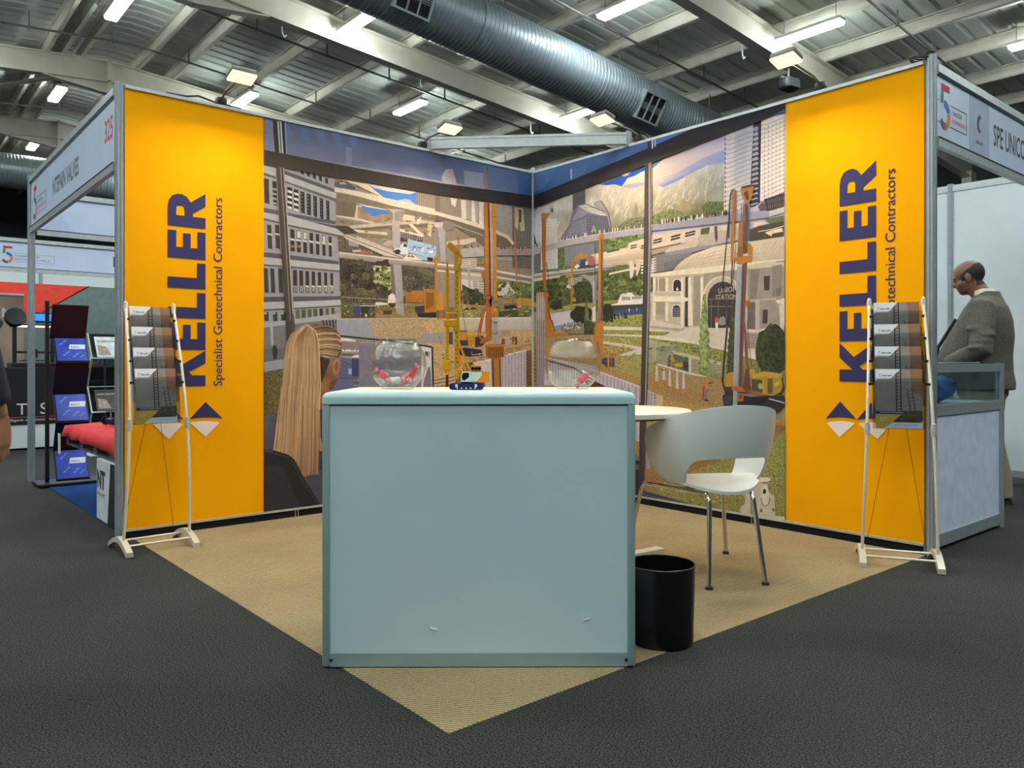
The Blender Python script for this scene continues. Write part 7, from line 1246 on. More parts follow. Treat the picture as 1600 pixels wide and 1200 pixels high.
# ================================================================ neighbouring stands
FASC = mat('fascia_panel', (200, 213, 236), 0.4, 0, 0.02, 4)
INK = mat('ink_dark', (44, 54, 66), 0.6); INKRED = mat('ink_red', (206, 52, 60), 0.6); INKGREY = mat('ink_grey', (96, 104, 112), 0.6)
FIVE = [mat('five_red', (196, 48, 66), 0.6), mat('five_green', (50, 128, 84), 0.6), mat('five_blue', (50, 108, 176), 0.6), mat('five_orange', (226, 124, 66), 0.6), mat('five_grey', (92, 96, 104), 0.6), INK, INKRED]
def five_logo(parent, org, ux, uy, h, boxw):
    """the organiser's multicoloured 5 with a text frame beside it; org = lower left corner"""
    org = Vector(org); ux = Vector(ux); uy = Vector(uy); n = ux.cross(uy)
    mb = MB(); w = h * 0.62
    fn = lambda a, b, d: org + ux * a + uy * b + n * (0.001 + d)
    def seg(a0, a1, m, r0=0.32, r1=0.5, cx=0.5, cy=0.33):
        pts = []; k = 7
        for i in range(k + 1): a = math.radians(a0 + (a1 - a0) * i / k); pts.append(((cx + r1 * 0.98 * math.cos(a)) * w, (cy + r1 * 0.66 * math.sin(a)) * h))
        for i in range(k, -1, -1): a = math.radians(a0 + (a1 - a0) * i / k); pts.append(((cx + (r0 - 0.06) * math.cos(a)) * w, (cy + (r0 - 0.06) * 0.66 * math.sin(a)) * h))
        mb.prism(pts, fn, 0.0005, m)
    mb.prism([(0.2 * w, 0.86 * h), (0.92 * w, 0.86 * h), (0.92 * w, h), (0.2 * w, h)], fn, 0.0005, 0)
    mb.prism([(0.16 * w, 0.56 * h), (0.36 * w, 0.60 * h), (0.40 * w, 0.84 * h), (0.2 * w, 0.84 * h)], fn, 0.0005, 1)
    seg(20, 100, 2); seg(-75, 16, 3); seg(-150, -80, 4)
    l = boxw; t = h * 0.012
    for a in ((w * 1.02, 0.60 * h, w + l, 0.60 * h + t), (w * 1.02, 0.12 * h, w + l, 0.12 * h + t), (w + l - t, 0.12 * h, w + l, 0.60 * h), (-0.12 * h, 0.60 * h, 0.0, 0.60 * h + t), (-0.12 * h, 0.12 * h, 0, 0.12 * h + t), (-0.12 * h, 0.12 * h, -0.12 * h + t, 0.6 * h)):
        mb.prism([(a[0], a[1]), (a[2], a[1]), (a[2], a[3]), (a[0], a[3])], fn, 0.0005, 5)
    put_text(mb, 'CONNECTED BY', org + ux * (w * 1.15) + uy * (0.42 * h), ux, uy, width=l * 0.6, height=h * 0.10, off=0.0015, m=5)
    put_text(mb, 'ELECTRA MINING AFRICA', org + ux * (w * 1.15) + uy * (0.24 * h), ux, uy, width=l * 0.84, height=h * 0.10, off=0.0015, m=6)
    return mb.build('event_logo', FIVE, parent, fixn=False)
def fascia(name, label, p, q, z0, z1):
    p = Vector(p); q = Vector(q); d = (q - p); Ln = d.length; a = math.atan2(d.y, d.x)
    t = thing(name, label, 'sign board', (p.x, p.y, z0), a)
    h = z1 - z0
    MB().box(0.02, Ln - 0.02, -0.004, 0.004, 0.045, h - 0.045).build('board', FASC, t)
    for z in (0.0, h - 0.05):
        MB().box(0.02, Ln - 0.02, -0.014, 0.014, z, z + 0.05).build('rail', ALU, t)
        MB().box(0.02, Ln - 0.02, -0.0155, -0.0135, z + (0.043 if z == 0 else 0.0), z + (0.05 if z == 0 else 0.007)).build('rail_gasket', DARK, t)
    return t
# --- valve stand on the left: sign facing the aisle (reads along +x)
XB = -2.78
f1 = fascia('fascia_sign', 'pale blue fascia sign of the valve stand numbered 325 in red', (XB, LEND), (-0.04, LEND), 2.04, 2.5)
def fx(u, v): q = on_y(u, v, LEND - 0.006); return q.x - XB, q.z - 2.04
a0, b0 = fx(82, 303); a1, b1 = fx(122.5, 271)
mb = MB(); put_text(mb, 'NTSPAIN VALVES', (a0, -0.0045, 0.155), (1, 0, 0), (0, 0, 1), width=a1 - a0, height=0.12, bold=0.03); mb.build('lettering', INKGREY, f1, fixn=False)
a0, _ = fx(168, 215); a1, _ = fx(181, 215); mb = MB(); put_text(mb, '325', (a0 - 0.075, -0.0045, 0.20), (1, 0, 0), (0, 0, 1), width=a1 - a0, height=0.13, bold=0.015); mb.build('stand_number', INKRED, f1, fixn=False)
five_logo(f1, (0.12, -0.0042, 0.08), (1, 0, 0), (0, 0, 1), 0.27, 0.4)
fascia('fascia_sign', 'plain fascia board closing the far side of the valve stand', (XB, LEND + 0.02), (XB, -0.05), 2.03, 2.40)
for x, y, lab in ((XB, LEND, 'slim aluminium corner post of the valve stand'), ):
    tag(post_geo(MB(), 0, 0, 0, 2.52, 0.045).build('corner_post', ALU_D, loc=(x, y, 0)), lab, 'post')
# --- black zigzag brochure rack
rx, ry = -2.42, -2.835
t = thing('brochure_rack', 'black zigzag brochure rack with three blue brochures', 'brochure rack', (rx, ry, 0.006), PI / 2)
MB().rbox(-0.24, 0.24, -0.13, 0.17, 0, 0.025, 0.006, 2).build('base', BLACK, t)
MB().rbox(-0.172, -0.144, -0.0, 0.03, 0.02, 1.46, 0.004, 2).build('upright', BLACK, t)
zs = [(1.43, -0.09), (1.165, 0.04), (0.975, -0.10), (0.714, 0.03), (0.50, -0.10), (0.265, 0.02), (0.045, -0.11)]
for k in range(6):
    (za, da), (zb, db) = zs[k], zs[k + 1]
    w = 0.118
    mb = MB(); v = []
    nrm = Vector((0, zb - za, -(db - da))).normalized() * 0.003
    for (z, d) in ((za, da), (zb, db)):
        for x in (-w - 0.02 * (k == 0), w): v += [Vector((x, d, z)) + nrm, Vector((x, d, z)) - nrm]
    mb.add(v, [(0, 1, 5, 4), (2, 6, 7, 3), (0, 2, 3, 1), (4, 5, 7, 6), (0, 4, 6, 2), (1, 3, 7, 5)]); mb.build('shelf_plate', BLACK, t)
    if k % 2: MB().rbox(-w, w, db - 0.02, db, zb - 0.006, zb + 0.014, 0.002, 1).build('lip', BLACK, t)
BLUE = [mat('brochure_blue', (34, 62, 178), 0.3, 0, 0.25, 9), mat('brochure_white', (226, 232, 242), 0.35), mat('brochure_line', (120, 146, 222), 0.35), INK]
for i, k in enumerate((1, 3, 5)):
    (za, da), (zb, db) = zs[k], zs[k + 1]; W, Hh = 0.212, math.hypot(za - zb, da - db) - 0.012
    mb = MB().box(-W / 2, W / 2, 0, 0.006, 0, Hh)
    pg = lambda pts, m, l: mb.prism([(-W / 2 + x * W, y * Hh) for x, y in pts], lambda a, b, d: (a, -0.0001 * l - d, b), 0.00005, m)
    pg([(0.42, 0.52), (0.96, 0.52), (1.0, 0.72), (0.47, 0.72)], 1, 2); put_text(mb, 'NVC', (-W / 2 + 0.5 * W, -0.0006, 0.57 * Hh), (1, 0, 0), (0, 0, 1), width=0.062, height=0.016, bold=0.02, m=3)
    for (cx, cy, r) in ((0.25, 0.8, 0.16), (0.62, 0.25, 0.13), (0.3, 0.3, 0.15), (0.82, 0.2, 0.1)):
        for q in range(3): pg([(cx - r * (1 - q * 0.25), cy - r * 0.6), (cx - r * (1 - q * 0.25) + 0.03, cy - r * 0.6), (cx + r * (1.2 - q * 0.25), cy + r * 0.7), (cx + r * (1.2 - q * 0.25) - 0.03, cy + r * 0.7)], 2, 1)
    o = mb.build('brochure', BLUE, None, fixn=False)
    tag(o, 'blue brochure with white tag in the %s shelf of the black rack' % ('upper', 'middle', 'bottom')[i], 'brochure', 'blue brochures in the black rack')
    ang = math.atan2(db - da, za - zb)
    o.matrix_world = Matrix.Translation((rx, ry, 0.006)) @ Matrix.Rotation(PI / 2, 4, 'Z') @ Matrix.Translation((0, db - 0.012, zb + 0.012)) @ Matrix.Rotation(ang, 4, 'X')
# --- low display: white carton, grey plastic pallet, red cloth, metal valves
t = thing('display_carton', 'white and black printed carton carrying the red-covered display', 'box', (-0.36, -2.7, 0.006))
MB().rbox(-0.38, 0.3, -0.3, 0.3, 0, 0.375, 0.004, 1).build('carton', mat('carton_white', (216, 220, 226), 0.5), t)
mb = MB(); put_text(mb, 'NT', (-0.36, -0.3015, 0.2), (1, 0, 0), (0, 0, 1), width=0.2, height=0.11, bold=0.04); put_text(mb, 'VALVES', (-0.36, -0.3015, 0.15), (1, 0, 0), (0, 0, 1), width=0.2, height=0.022); mb.build('lettering', INK, t, fixn=False)
MB().prism([(-0.1, 0.0), (0.3, 0.0), (0.3, 0.372), (-0.03, 0.372)], lambda a, b, d: (a, -0.3005 - d, b), 0.001).build('dark_print', mat('carton_dark', (34, 34, 48), 0.5), t)
t = thing('pallet', 'grey plastic pallet under the red cloth of the valve display', 'pallet', (-0.72, -2.68, 0.384))
PG = mat('pallet_grey', (96, 98, 100), 0.6, 0, 0.15, 20)
MB().box(-1.05, 0.64, -0.3, 0.3, 0.105, 0.13).build('deck', PG, t)
for x in (-1.0, -0.56, -0.15, 0.26, 0.6): MB().box(x - 0.045, x + 0.045, -0.3, 0.3, 0.012, 0.105).build('bearer', PG, t)
for y in (-0.27, 0.27): MB().box(-1.05, 0.64, y - 0.03, y + 0.03, 0.0, 0.012).build('skid', PG, t)
REDC = mat('red_cloth', (206, 44, 48), 0.85, 0, 0.1, 14, bump=0.25, bscale=30)
mb = MB(); nx, ny = 44, 22; vs = []
for j in range(ny + 1):
    for i in range(nx + 1):
        x = -1.27 + 1.97 * i / nx; y = -0.38 + 0.74 * j / ny; zz = 0.0
        dx = max(0, -1.07 - x) + max(0, x - 0.655); dy = max(0, -0.31 - y) + max(0, y - 0.31)
        drop = dx + dy; zz = -drop * (1.1 if dx == 0 else 0.9) + 0.006 * math.sin(x * 17) * math.cos(y * 9)
        if dy > 0 and -0.6 < x: zz -= 0.10 * max(0, (x - 0.2)) * (dy / 0.07)
        xs = x if dx == 0 else (-1.07 - (-1.07 - x) * 0.5 if x < 0 else 0.655 + (x - 0.655) * 0.35)
        ys = y if dy == 0 else (-0.31 - (-0.31 - y) * 0.35 if y < 0 else 0.31 + (y - 0.31) * 0.35)
        vs.append((xs, ys + 0.008 * math.sin(x * 21) * (dy > 0), zz + 0.012))
n1 = nx + 1; fs = [(j * n1 + i, j * n1 + i + 1, (j + 1) * n1 + i + 1, (j + 1) * n1 + i) for j in range(ny) for i in range(nx)]
mb.add(vs, fs); o = mb.build('display_cloth', REDC, None, smooth=80, loc=(-0.72, -2.68, 0.515)); o.modifiers.new('thick', 'SOLIDIFY').thickness = 0.004
tag(o, 'red cloth draped over the low valve display', 'cloth')
def valve(x, y, rz_, m, label, s=1.0):
    t = thing('valve', label, 'valve', (x, y, 0.534), rz_, 'valves on the red cloth')
    MB().tube([(-0.09 * s, 0, 0.04 * s), (-0.05 * s, 0, 0.04 * s), (0, 0, 0.04 * s), (0.05 * s, 0, 0.04 * s), (0.09 * s, 0, 0.04 * s)], [0.024 * s, 0.022 * s, 0.036 * s, 0.022 * s, 0.024 * s], 14).build('body', m, t, smooth=True)
    for q in (-1, 1): MB().tube([(q * 0.085 * s, 0, 0.04 * s), (q * 0.1 * s, 0, 0.04 * s)], 0.039 * s, 16).build('flange', m, t, smooth=35)
    MB().tube([(0, 0, 0.06 * s), (0, 0, 0.12 * s)], 0.009 * s, 8).build('stem', CHROME, t)
    MB().tube([(0.035 * s * math.cos(2 * PI * k / 18), 0.035 * s * math.sin(2 * PI * k / 18), 0.12 * s) for k in range(19)], 0.005 * s, 6, cap=False).tube([(-0.035 * s, 0, 0.12 * s), (0.035 * s, 0, 0.12 * s)], 0.004 * s, 6).build('handwheel', m, t, smooth=True)
STE = mat('valve_steel', (190, 192, 190), 0.2, 0.9); NVY = mat('valve_navy', (22, 26, 58), 0.3)
valve(-1.35, -2.78, 0.2, NVY, 'dark valve at the near corner of the red cloth', 0.8); valve(-0.9, -2.55, 0.5, STE, 'bright steel valve behind the dark valve on the red cloth'); valve(-0.62, -2.5, 1.1, STE, 'bright steel valve farthest back on the red cloth'); valve(-0.68, -2.78, -0.2, NVY, 'navy valve at the middle of the red cloth', 0.9); valve(-0.38, -2.76, 0.1, NVY, 'navy valve beside the stand post on the red cloth', 1.0)
mb = MB().rbox(-0.015, 0.015, -0.001, 0.001, -0.15, 0, 0.001, 1); tag(mb.build('price_tag', WHITE_MET, loc=(-1.80, -3.02, 0.46), rot=(0.05, 0.06, 0.4)), 'white paper tag hanging from the red cloth corner', 'tag')

# --- stand across the aisle
f3 = fascia('fascia_sign', 'far fascia sign across the aisle with multicoloured five logo', (-6.0, -4.6), (-6.0, 1.2), 2.04, 2.43)
five_logo(f3, (1.72, -0.0042, 0.09), (1, 0, 0), (0, 0, 1), 0.20, 0.42)
q = on_x(177, 423, -6.0); mb = MB(); put_text(mb, 'D', (q.y + 4.6, -0.0045, 0.14), (1, 0, 0), (0, 0, 1), height=0.13, bold=0.02); mb.build('lettering', INK, f3, fixn=False)
panel_wall('wall_across', (-8.1, -6.1), (-8.1, 1.8), 8, zt=2.55)
bd = thing('backdrop', 'red and grey fabric backdrop of the stand across the aisle', 'backdrop', (-8.02, -2.0, 0.0))
def yz(u, v): q = on_x(u, v, -8.0); return q.y + 2.0, q.z
MB().box(-0.01, 0.01, -2.6, 2.6, 0.02, 2.09).build('cloth', mat('backdrop_grey', (112, 128, 126), 0.8), bd)
p1, p2 = yz(140, 446), yz(50, 505)
sl = (p2[1] - p1[1]) / (p2[0] - p1[0]); yb = -2.6; zb = max(p1[1] + sl * (yb - p1[0]), 0.03)
MB().prism([(-2.6, 2.088), (p1[0], 2.088), (p1[0] - (2.088 - p1[1]) * 0, p1[1]), (yb, zb)], lambda a, b, d: (0.0105 + d, a, b), 0.001).build('red_print', mat('backdrop_red', (240, 72, 54), 0.8), bd)
mb = MB(); a_, z_ = yz(129, 568); put_text(mb, 'SOL', (0.0115, a_, z_), (0, 1, 0), (0, 0, 1), height=0.14)
a2, z2 = yz(86, 556); put_text(mb, 'W', (0.0115, a2, z2), (0, 1, 0), (0, 0, 1), height=0.14); mb.build('lettering', WHITE_MET, bd, fixn=False)
a_, z_ = yz(60, 574); MB().prism([(a_, z_ - 0.015), (2.5, z_ - 0.015), (2.5, z_ + 0.015), (a_, z_ + 0.015)], lambda a, b, d: (0.0105 + d, a, b), 0.001).build('red_line', mat('backdrop_red', (0, 0, 0)), bd)
t = thing('cloth_table', 'long counter across the aisle under a black cloth with white lettering', 'table', (-5.85, -2.2, 0.0))
MB().rbox(-0.35, 0.35, -1.9, 0.72, 0.02, 0.9, 0.005, 1).build('cabinet', WHITE_PANEL, t)
MB().rbox(-0.38, 0.365, -1.93, 0.75, 0.285, 0.925, 0.01, 2).build('black_cloth', mat('black_cloth', (16, 18, 24), 0.85, 0, 0.1, 20), t)
mb = MB()
def ty(u): return on_x(u, 600, -5.48).y + 2.2
for ch, u in (('I', 2), ('T', 26), ('S', 63), ('L', 100), ('I', 128)): put_text(mb, ch, (0.367, ty(u), 0.40), (0, 1, 0), (0, 0, 1), height=0.13)
put_text(mb, 'intelligent solutions through technology', (0.367, ty(2), 0.325), (0, 1, 0), (0, 0, 1), width=ty(140) - ty(2), height=0.03); mb.build('lettering', WHITE_MET, t, fixn=False)
MB().box(0.365, 0.367, ty(2), ty(140), 0.365, 0.372).build('red_line', mat('line_red', (190, 60, 70), 0.7), t)
# desktop printer with spool and screen
pp = on_x(55, 575, -5.75)
t = thing('desktop_printer', 'open-frame desktop 3D printer with lit bar on the black table', '3D printer', (-5.85, pp.y, 0.926), PI / 2)
for x in (-0.19, 0.19): MB().rbox(x - 0.02, x + 0.02, -0.02, 0.02, 0.02, 0.48, 0.003, 1).build('column', BLACK, t)
MB().rbox(-0.24, 0.24, -0.02, 0.02, 0.46, 0.5, 0.004, 1).build('top_beam', BLACK, t); MB().rbox(-0.2, 0.2, -0.028, -0.018, 0.462, 0.482, 0.002, 1).build('light_bar', emit('printer_led', (255, 232, 240), 3.0), t)
MB().rbox(-0.24, 0.24, -0.2, 0.2, 0.0, 0.05, 0.006, 1).build('base', BLACK, t); MB().rbox(-0.14, 0.14, -0.14, 0.14, 0.07, 0.08, 0.002, 1).build('bed', BLACK_GLOSS, t); MB().box(-0.19, 0.19, -0.03, -0.015, 0.16, 0.185).rbox(-0.04, 0.03, -0.07, -0.03, 0.11, 0.21, 0.004, 1).build('gantry', BLACK, t)
MB().rbox(-0.03, 0.22, -0.04, 0.03, 0.52, 0.64, 0.008, 2).build('control_box', BLACK, t); MB().rbox(0.0, 0.19, -0.044, -0.04, 0.54, 0.62, 0.002, 1).build('screen', emit('blue_screen', (40, 110, 255), 1.6), t)
sp = MB()
for x in (-0.035, 0.025): sp.lathe([(0.02, 0), (0.105, 0), (0.105, 0.008), (0.02, 0.008)], 30, c=(0, 0, x), cap=False)
sp.lathe([(0.02, -0.03), (0.09, -0.03), (0.09, 0.03), (0.02, 0.03)], 24); sp.xf(Matrix.Translation((-0.19, -0.06, 0.57)) @ Matrix.Rotation(1.2, 4, 'X')).build('filament_spool', BLACK_GLOSS, t, smooth=35)
# roll-up banner at far left
pb = on_x(12, 560, -6.9)
t = thing('rollup_banner', 'brown roll-up banner with white letters behind the printer', 'banner', (-6.9, pb.y - 0.25, 0.0), PI / 2)
MB().box(-0.42, 0.42, -0.004, 0.004, 0.05, 1.83).build('print', mat('banner_brown', (150, 128, 112), 0.5, 0, 0.25, 2), t); MB().rbox(-0.43, 0.43, -0.07, 0.07, 0, 0.06, 0.01, 2).build('cassette', ALU, t); MB().rbox(-0.425, 0.425, -0.012, 0.012, 1.82, 1.85, 0.004, 1).build('top_bar', ALU, t)
mb = MB(); put_text(mb, 'N', (0.19, -0.0055, 1.55), (1, 0, 0), (0, 0, 1), height=0.12, bold=0.01); put_text(mb, 'G', (0.29, -0.0055, 1.52), (1, 0, 0), (0, 0, 1), height=0.13, bold=0.01); mb.build('lettering', WHITE_MET, t, fixn=False)
# silver zigzag rack with leaflets
pr_ = on_x(168, 690, -4.4)
t = thing('leaflet_rack', 'clear and silver zigzag leaflet rack beyond the valve display', 'brochure rack', (-4.4, pr_.y, 0.002), PI / 2)
MB().rbox(-0.2, 0.2, -0.15, 0.18, 0, 0.02, 0.006, 2).build('base', ALU, t)
zz = [(1.28, 0.09), (1.02, -0.1), (0.72, 0.09), (0.46, -0.1), (0.16, 0.09)]
for k in range(4):
    (za, da), (zb_, db) = zz[k], zz[k + 1]
    for x in (-0.17, 0.17): MB().tube([(x, da, za), (x, db, zb_)], 0.008, 6).build('frame_rod', ALU, t)
    nrm = Vector((0, zb_ - za, -(db - da))).normalized() * 0.002; v = []
    for (z, d) in ((za, da), (zb_, db)):
        for x in (-0.16, 0.16): v += [Vector((x, d, z)) + nrm, Vector((x, d, z)) - nrm]
    MB().add(v, [(0, 1, 5, 4), (2, 6, 7, 3), (0, 2, 3, 1), (4, 5, 7, 6), (0, 4, 6, 2), (1, 3, 7, 5)]).build('shelf_plate', glass('grey_acrylic', (170, 174, 178)), t)
    MB().tube([(-0.17, db, zb_), (0.17, db, zb_)], 0.008, 6).build('frame_rod', ALU, t)
MB().tube([(0.0, 0.12, 0.02), (0.0, 0.12, 1.2)], 0.012, 8).build('upright', ALU, t)
for k, lab, c in ((0, 'pale leaflet in the upper shelf of the silver rack', (196, 200, 202)), (2, 'dark leaflet in the lower shelf of the silver rack', (60, 54, 54))):
    (za, da), (zb_, db) = zz[k], zz[k + 1]; ang = math.atan2(db - da, za - zb_)
    mb = MB().rbox(-0.12, 0.12, 0, 0.004, 0, 0.27, 0.001, 1); mb.prism([(-0.1, 0.03), (0.02, 0.03), (-0.02, 0.14), (-0.1, 0.16)], lambda a, b, d: (a, -0.0002 - d, b), 0.0001, 1); mb.box(-0.1, 0.1, -0.0003, -0.0001, 0.2, 0.22, 1)
    o = mb.build('leaflet', [mat('leaflet_%d' % k, c, 0.4, 0, 0.2, 14), mat('leaflet_photo', (150, 132, 122), 0.4, 0, 0.3, 40)]); tag(o, lab, 'leaflet')
    o.matrix_world = Matrix.Translation((-4.4, pr_.y, 0.002)) @ Matrix.Rotation(PI / 2, 4, 'Z') @ Matrix.Translation((0, db - 0.008, zb_ + 0.012)) @ Matrix.Rotation(ang, 4, 'X')

# --- stand on the right: sign, white walls, showcase
fr = fascia('fascia_sign', 'pale fascia sign on the right reading SPE UNICO', (REND, 0.04), (REND, 3.03), 2.08, 2.5)
def fy(u, v): q = on_x(u, v, REND + 0.006); return q.y - 0.04, q.z - 2.08
a0, b0 = fy(1467, 193); a1, _ = fy(1481, 193); a2, _ = fy(1511, 180)
five_logo(fr, (a0 + 0.005, -0.0042, 0.10), (1, 0, 0), (0, 0, 1), 0.235, 0.22)
a0, _ = fy(1515, 200); a1, _ = fy(1546, 200)
MB().box(a0, a1, -0.0046, -0.0041, 0.05, 0.37).build('grey_field', mat('fascia_grey', (166, 180, 204), 0.5), fr)
mb = MB(); cx = (a0 + a1) / 2
mb.prism([(cx + 0.035 * math.cos(q), 0.225 + 0.05 * math.sin(q)) for q in [0.9 + k * 0.35 for k in range(13)]] + [(cx + 0.012 + 0.02 * math.cos(q), 0.225 + 0.034 * math.sin(q)) for q in [0.9 + k * 0.35 for k in range(12, -1, -1)]], lambda a, b, d: (a, -0.005 - d, b), 0.0003)
put_text(mb, 'unicorn', (cx - 0.055, -0.0052, 0.11), (1, 0, 0), (0, 0, 1), width=0.11, height=0.03); mb.build('horse_emblem', INK, fr, fixn=False)
a0, b0 = fy(1553, 229); a1, _ = fy(1602, 250); mb = MB(); put_text(mb, 'SPE UNICO', (a0, -0.0045, 0.15), (1, 0, 0), (0, 0, 1), width=(a1 - a0) * 1.0, height=0.125, bold=0.012); mb.build('lettering', INK, fr, fixn=False)
panel_wall('wall_back', (-0.02, 3.05), (2.98, 3.05), 3)
struct(post_geo(MB(), 0, 0, 0, WH + 0.03, 0.034).build('trim_2', ALU_D, loc=(REND + 0.004, 0.0, 0)))
struct(post_geo(MB(), 0, 0, 0, WH + 0.02, 0.034).build('trim_3', ALU_D, loc=(-0.004, LEND + 0.005, 0)))
t = thing('showcase', 'white counter showcase with glass top section on the right', 'showcase', (REND - 0.26, 0.56, 0.0))
sw, sd, shh = 0.5, 0.25, 0.975
for x in (-sd, sd):
    for y in (-sw, sw): post_geo(MB(), x * 0.94, y * 0.97, 0, shh, 0.034).build('post', ALU_D, t)
for z0, z1 in ((0.02, 0.085), (0.70, 0.755), (0.925, shh - 0.004)):
    for x in (-sd, sd): MB().box(x * 0.94 - 0.011, x * 0.94 + 0.011, -sw + 0.03, sw - 0.03, z0, z1).build('rail', ALU_D, t)
    for y in (-sw, sw): MB().box(-sd + 0.03, sd - 0.03, y * 0.97 - 0.011, y * 0.97 + 0.011, z0, z1).build('rail', ALU_D, t)
for x in (-sd, sd): MB().box(x * 0.94 - 0.003, x * 0.94 + 0.003, -sw + 0.03, sw - 0.03, 0.085, 0.70).build('lower_panel', mat('panel_blue_white', (212, 222, 244), 0.45), t); MB().box(x * 0.94 - 0.002, x * 0.94 + 0.002, -sw + 0.03, sw - 0.03, 0.755, 0.925).build('glass_pane', glass('case_glass', (240, 248, 248), 0, 0.03), t)
for y in (-sw, sw): MB().box(-sd + 0.03, sd - 0.03, y * 0.97 - 0.003, y * 0.97 + 0.003, 0.085, 0.70).build('lower_panel', mat('panel_blue_white', (0, 0, 0)), t); MB().box(-sd + 0.03, sd - 0.03, y * 0.97 - 0.002, y * 0.97 + 0.002, 0.755, 0.925).build('glass_pane', glass('case_glass'), t)
MB().box(-sd + 0.02, sd - 0.02, -sw + 0.02, sw - 0.02, 0.735, 0.748).build('shelf', WHITE_PANEL, t); MB().box(-sd + 0.02, sd - 0.02, -sw + 0.02, sw - 0.02, shh - 0.012, shh - 0.004).build('top_pane', glass('case_glass'), t)
mb = MB(); rings = []
for k in range(9):
    f = k / 8; rr = 0.085 * math.sin(0.25 + f * 2.5); rings.append([(rr * 1.5 * math.cos(q) * (1 + 0.12 * math.sin(3 * q + k)), (rr * 2.3) * math.sin(q) * (1 + 0.12 * math.sin(4 * q + 2 * k)), 0.002 + f * 0.15 + 0.008 * math.sin(5 * q)) for q in [2 * PI * i / 28 for i in range(28)]])
rings[0] = [(x, y, 0.001) for x, y, z in rings[0]]
mb.loft(rings); tag(mb.build('cloth_bag', mat('bag_blue', (52, 96, 170), 0.6, 0, 0.25, 12), None, smooth=80, loc=(REND - 0.2, 0.50, 0.749)), 'crumpled blue bag lying inside the glass showcase', 'bag')
tag(MB().box(-0.1, 0.1, -0.15, 0.15, 0, 0.003).build('paper_sheet', WHITE_MET, loc=(REND - 0.16, 0.72, 0.9755), rot=0.1), 'white paper sheet on the showcase top before the man', 'paper')
# ================================================================ people
def remesh(mb, name, mats, parent, voxel=0.012, smooth=6, pick=None):
    o = mb.build(name + '_src', mats, None)
    m = o.modifiers.new('r', 'REMESH'); m.mode = 'VOXEL'; m.voxel_size = voxel; m.use_smooth_shade = True
    s = o.modifiers.new('s', 'SMOOTH'); s.factor = 0.5; s.iterations = smooth
    dg = bpy.context.evaluated_depsgraph_get(); me = bpy.data.meshes.new_from_object(o.evaluated_get(dg))
    old = o.data; bpy.data.objects.remove(o); bpy.data.meshes.remove(old)
    me.name = name; me.materials.clear()
    for q in (mats if isinstance(mats, list) else [mats]): me.materials.append(q)
    for p in me.polygons:
        p.use_smooth = True; p.material_index = pick(p.center) if pick else 0
    r = bpy.data.objects.new(name, me); COL.objects.link(r); r.parent = parent
    return r
def ell(cx, cy, z, rx, ry, n=28, pw=1.0):
    return [(cx + rx * math.copysign(abs(math.cos(2 * PI * k / n)) ** pw, math.cos(2 * PI * k / n)), cy + ry * math.copysign(abs(math.sin(2 * PI * k / n)) ** pw, math.sin(2 * PI * k / n)), z) for k in range(n)]
def hand(mb, wrist, dirv, palm_n, side, curl=0.5, s=1.0):
    """palm and five bent fingers; dirv from wrist to fingertips, palm_n out of the palm"""
    d = Vector(dirv).normalized(); n = Vector(palm_n).normalized(); a = d.cross(n).normalized(); w = Vector(wrist)
    pts = [w - d * 0.03, w + d * 0.02, w + d * 0.05, w + d * 0.085]
    for k in (-0.024, -0.008, 0.008, 0.024): mb.tube([w + a * k * 0.6, w + d * 0.045 + a * k, w + d * 0.088 * s + a * k * 1.05], [0.017, 0.0165, 0.0125], 10)
    for i, (k, L) in enumerate(((-0.031, 0.062), (-0.0105, 0.076), (0.0105, 0.082), (0.031, 0.074))):
        b = w + d * (0.085 * s) + a * k; c = curl * (1 + 0.12 * i)
        p1 = b + (d * math.cos(c * 0.5) + n * math.sin(c * 0.5)) * L * 0.45
        p2 = p1 + (d * math.cos(c * 1.2) + n * math.sin(c * 1.2)) * L * 0.32
        p3 = p2 + (d * math.cos(c * 1.9) + n * math.sin(c * 1.9)) * L * 0.25
        mb.tube([b - d * 0.01, p1, p2, p3], [0.0098, 0.0094, 0.0086, 0.0072], 9)
    t0 = w + d * 0.025 + a * side * 0.026; t1 = t0 + (d * 0.6 + a * side * 0.7 + n * 0.35).normalized() * 0.042; t2 = t1 + (d * 0.85 + a * side * 0.15 + n * 0.5).normalized() * 0.034
    mb.tube([t0 - d * 0.012, t1, t2, t2 + (d * 0.9 + n * 0.4).normalized() * 0.02], [0.015, 0.0125, 0.0105, 0.0082], 9)
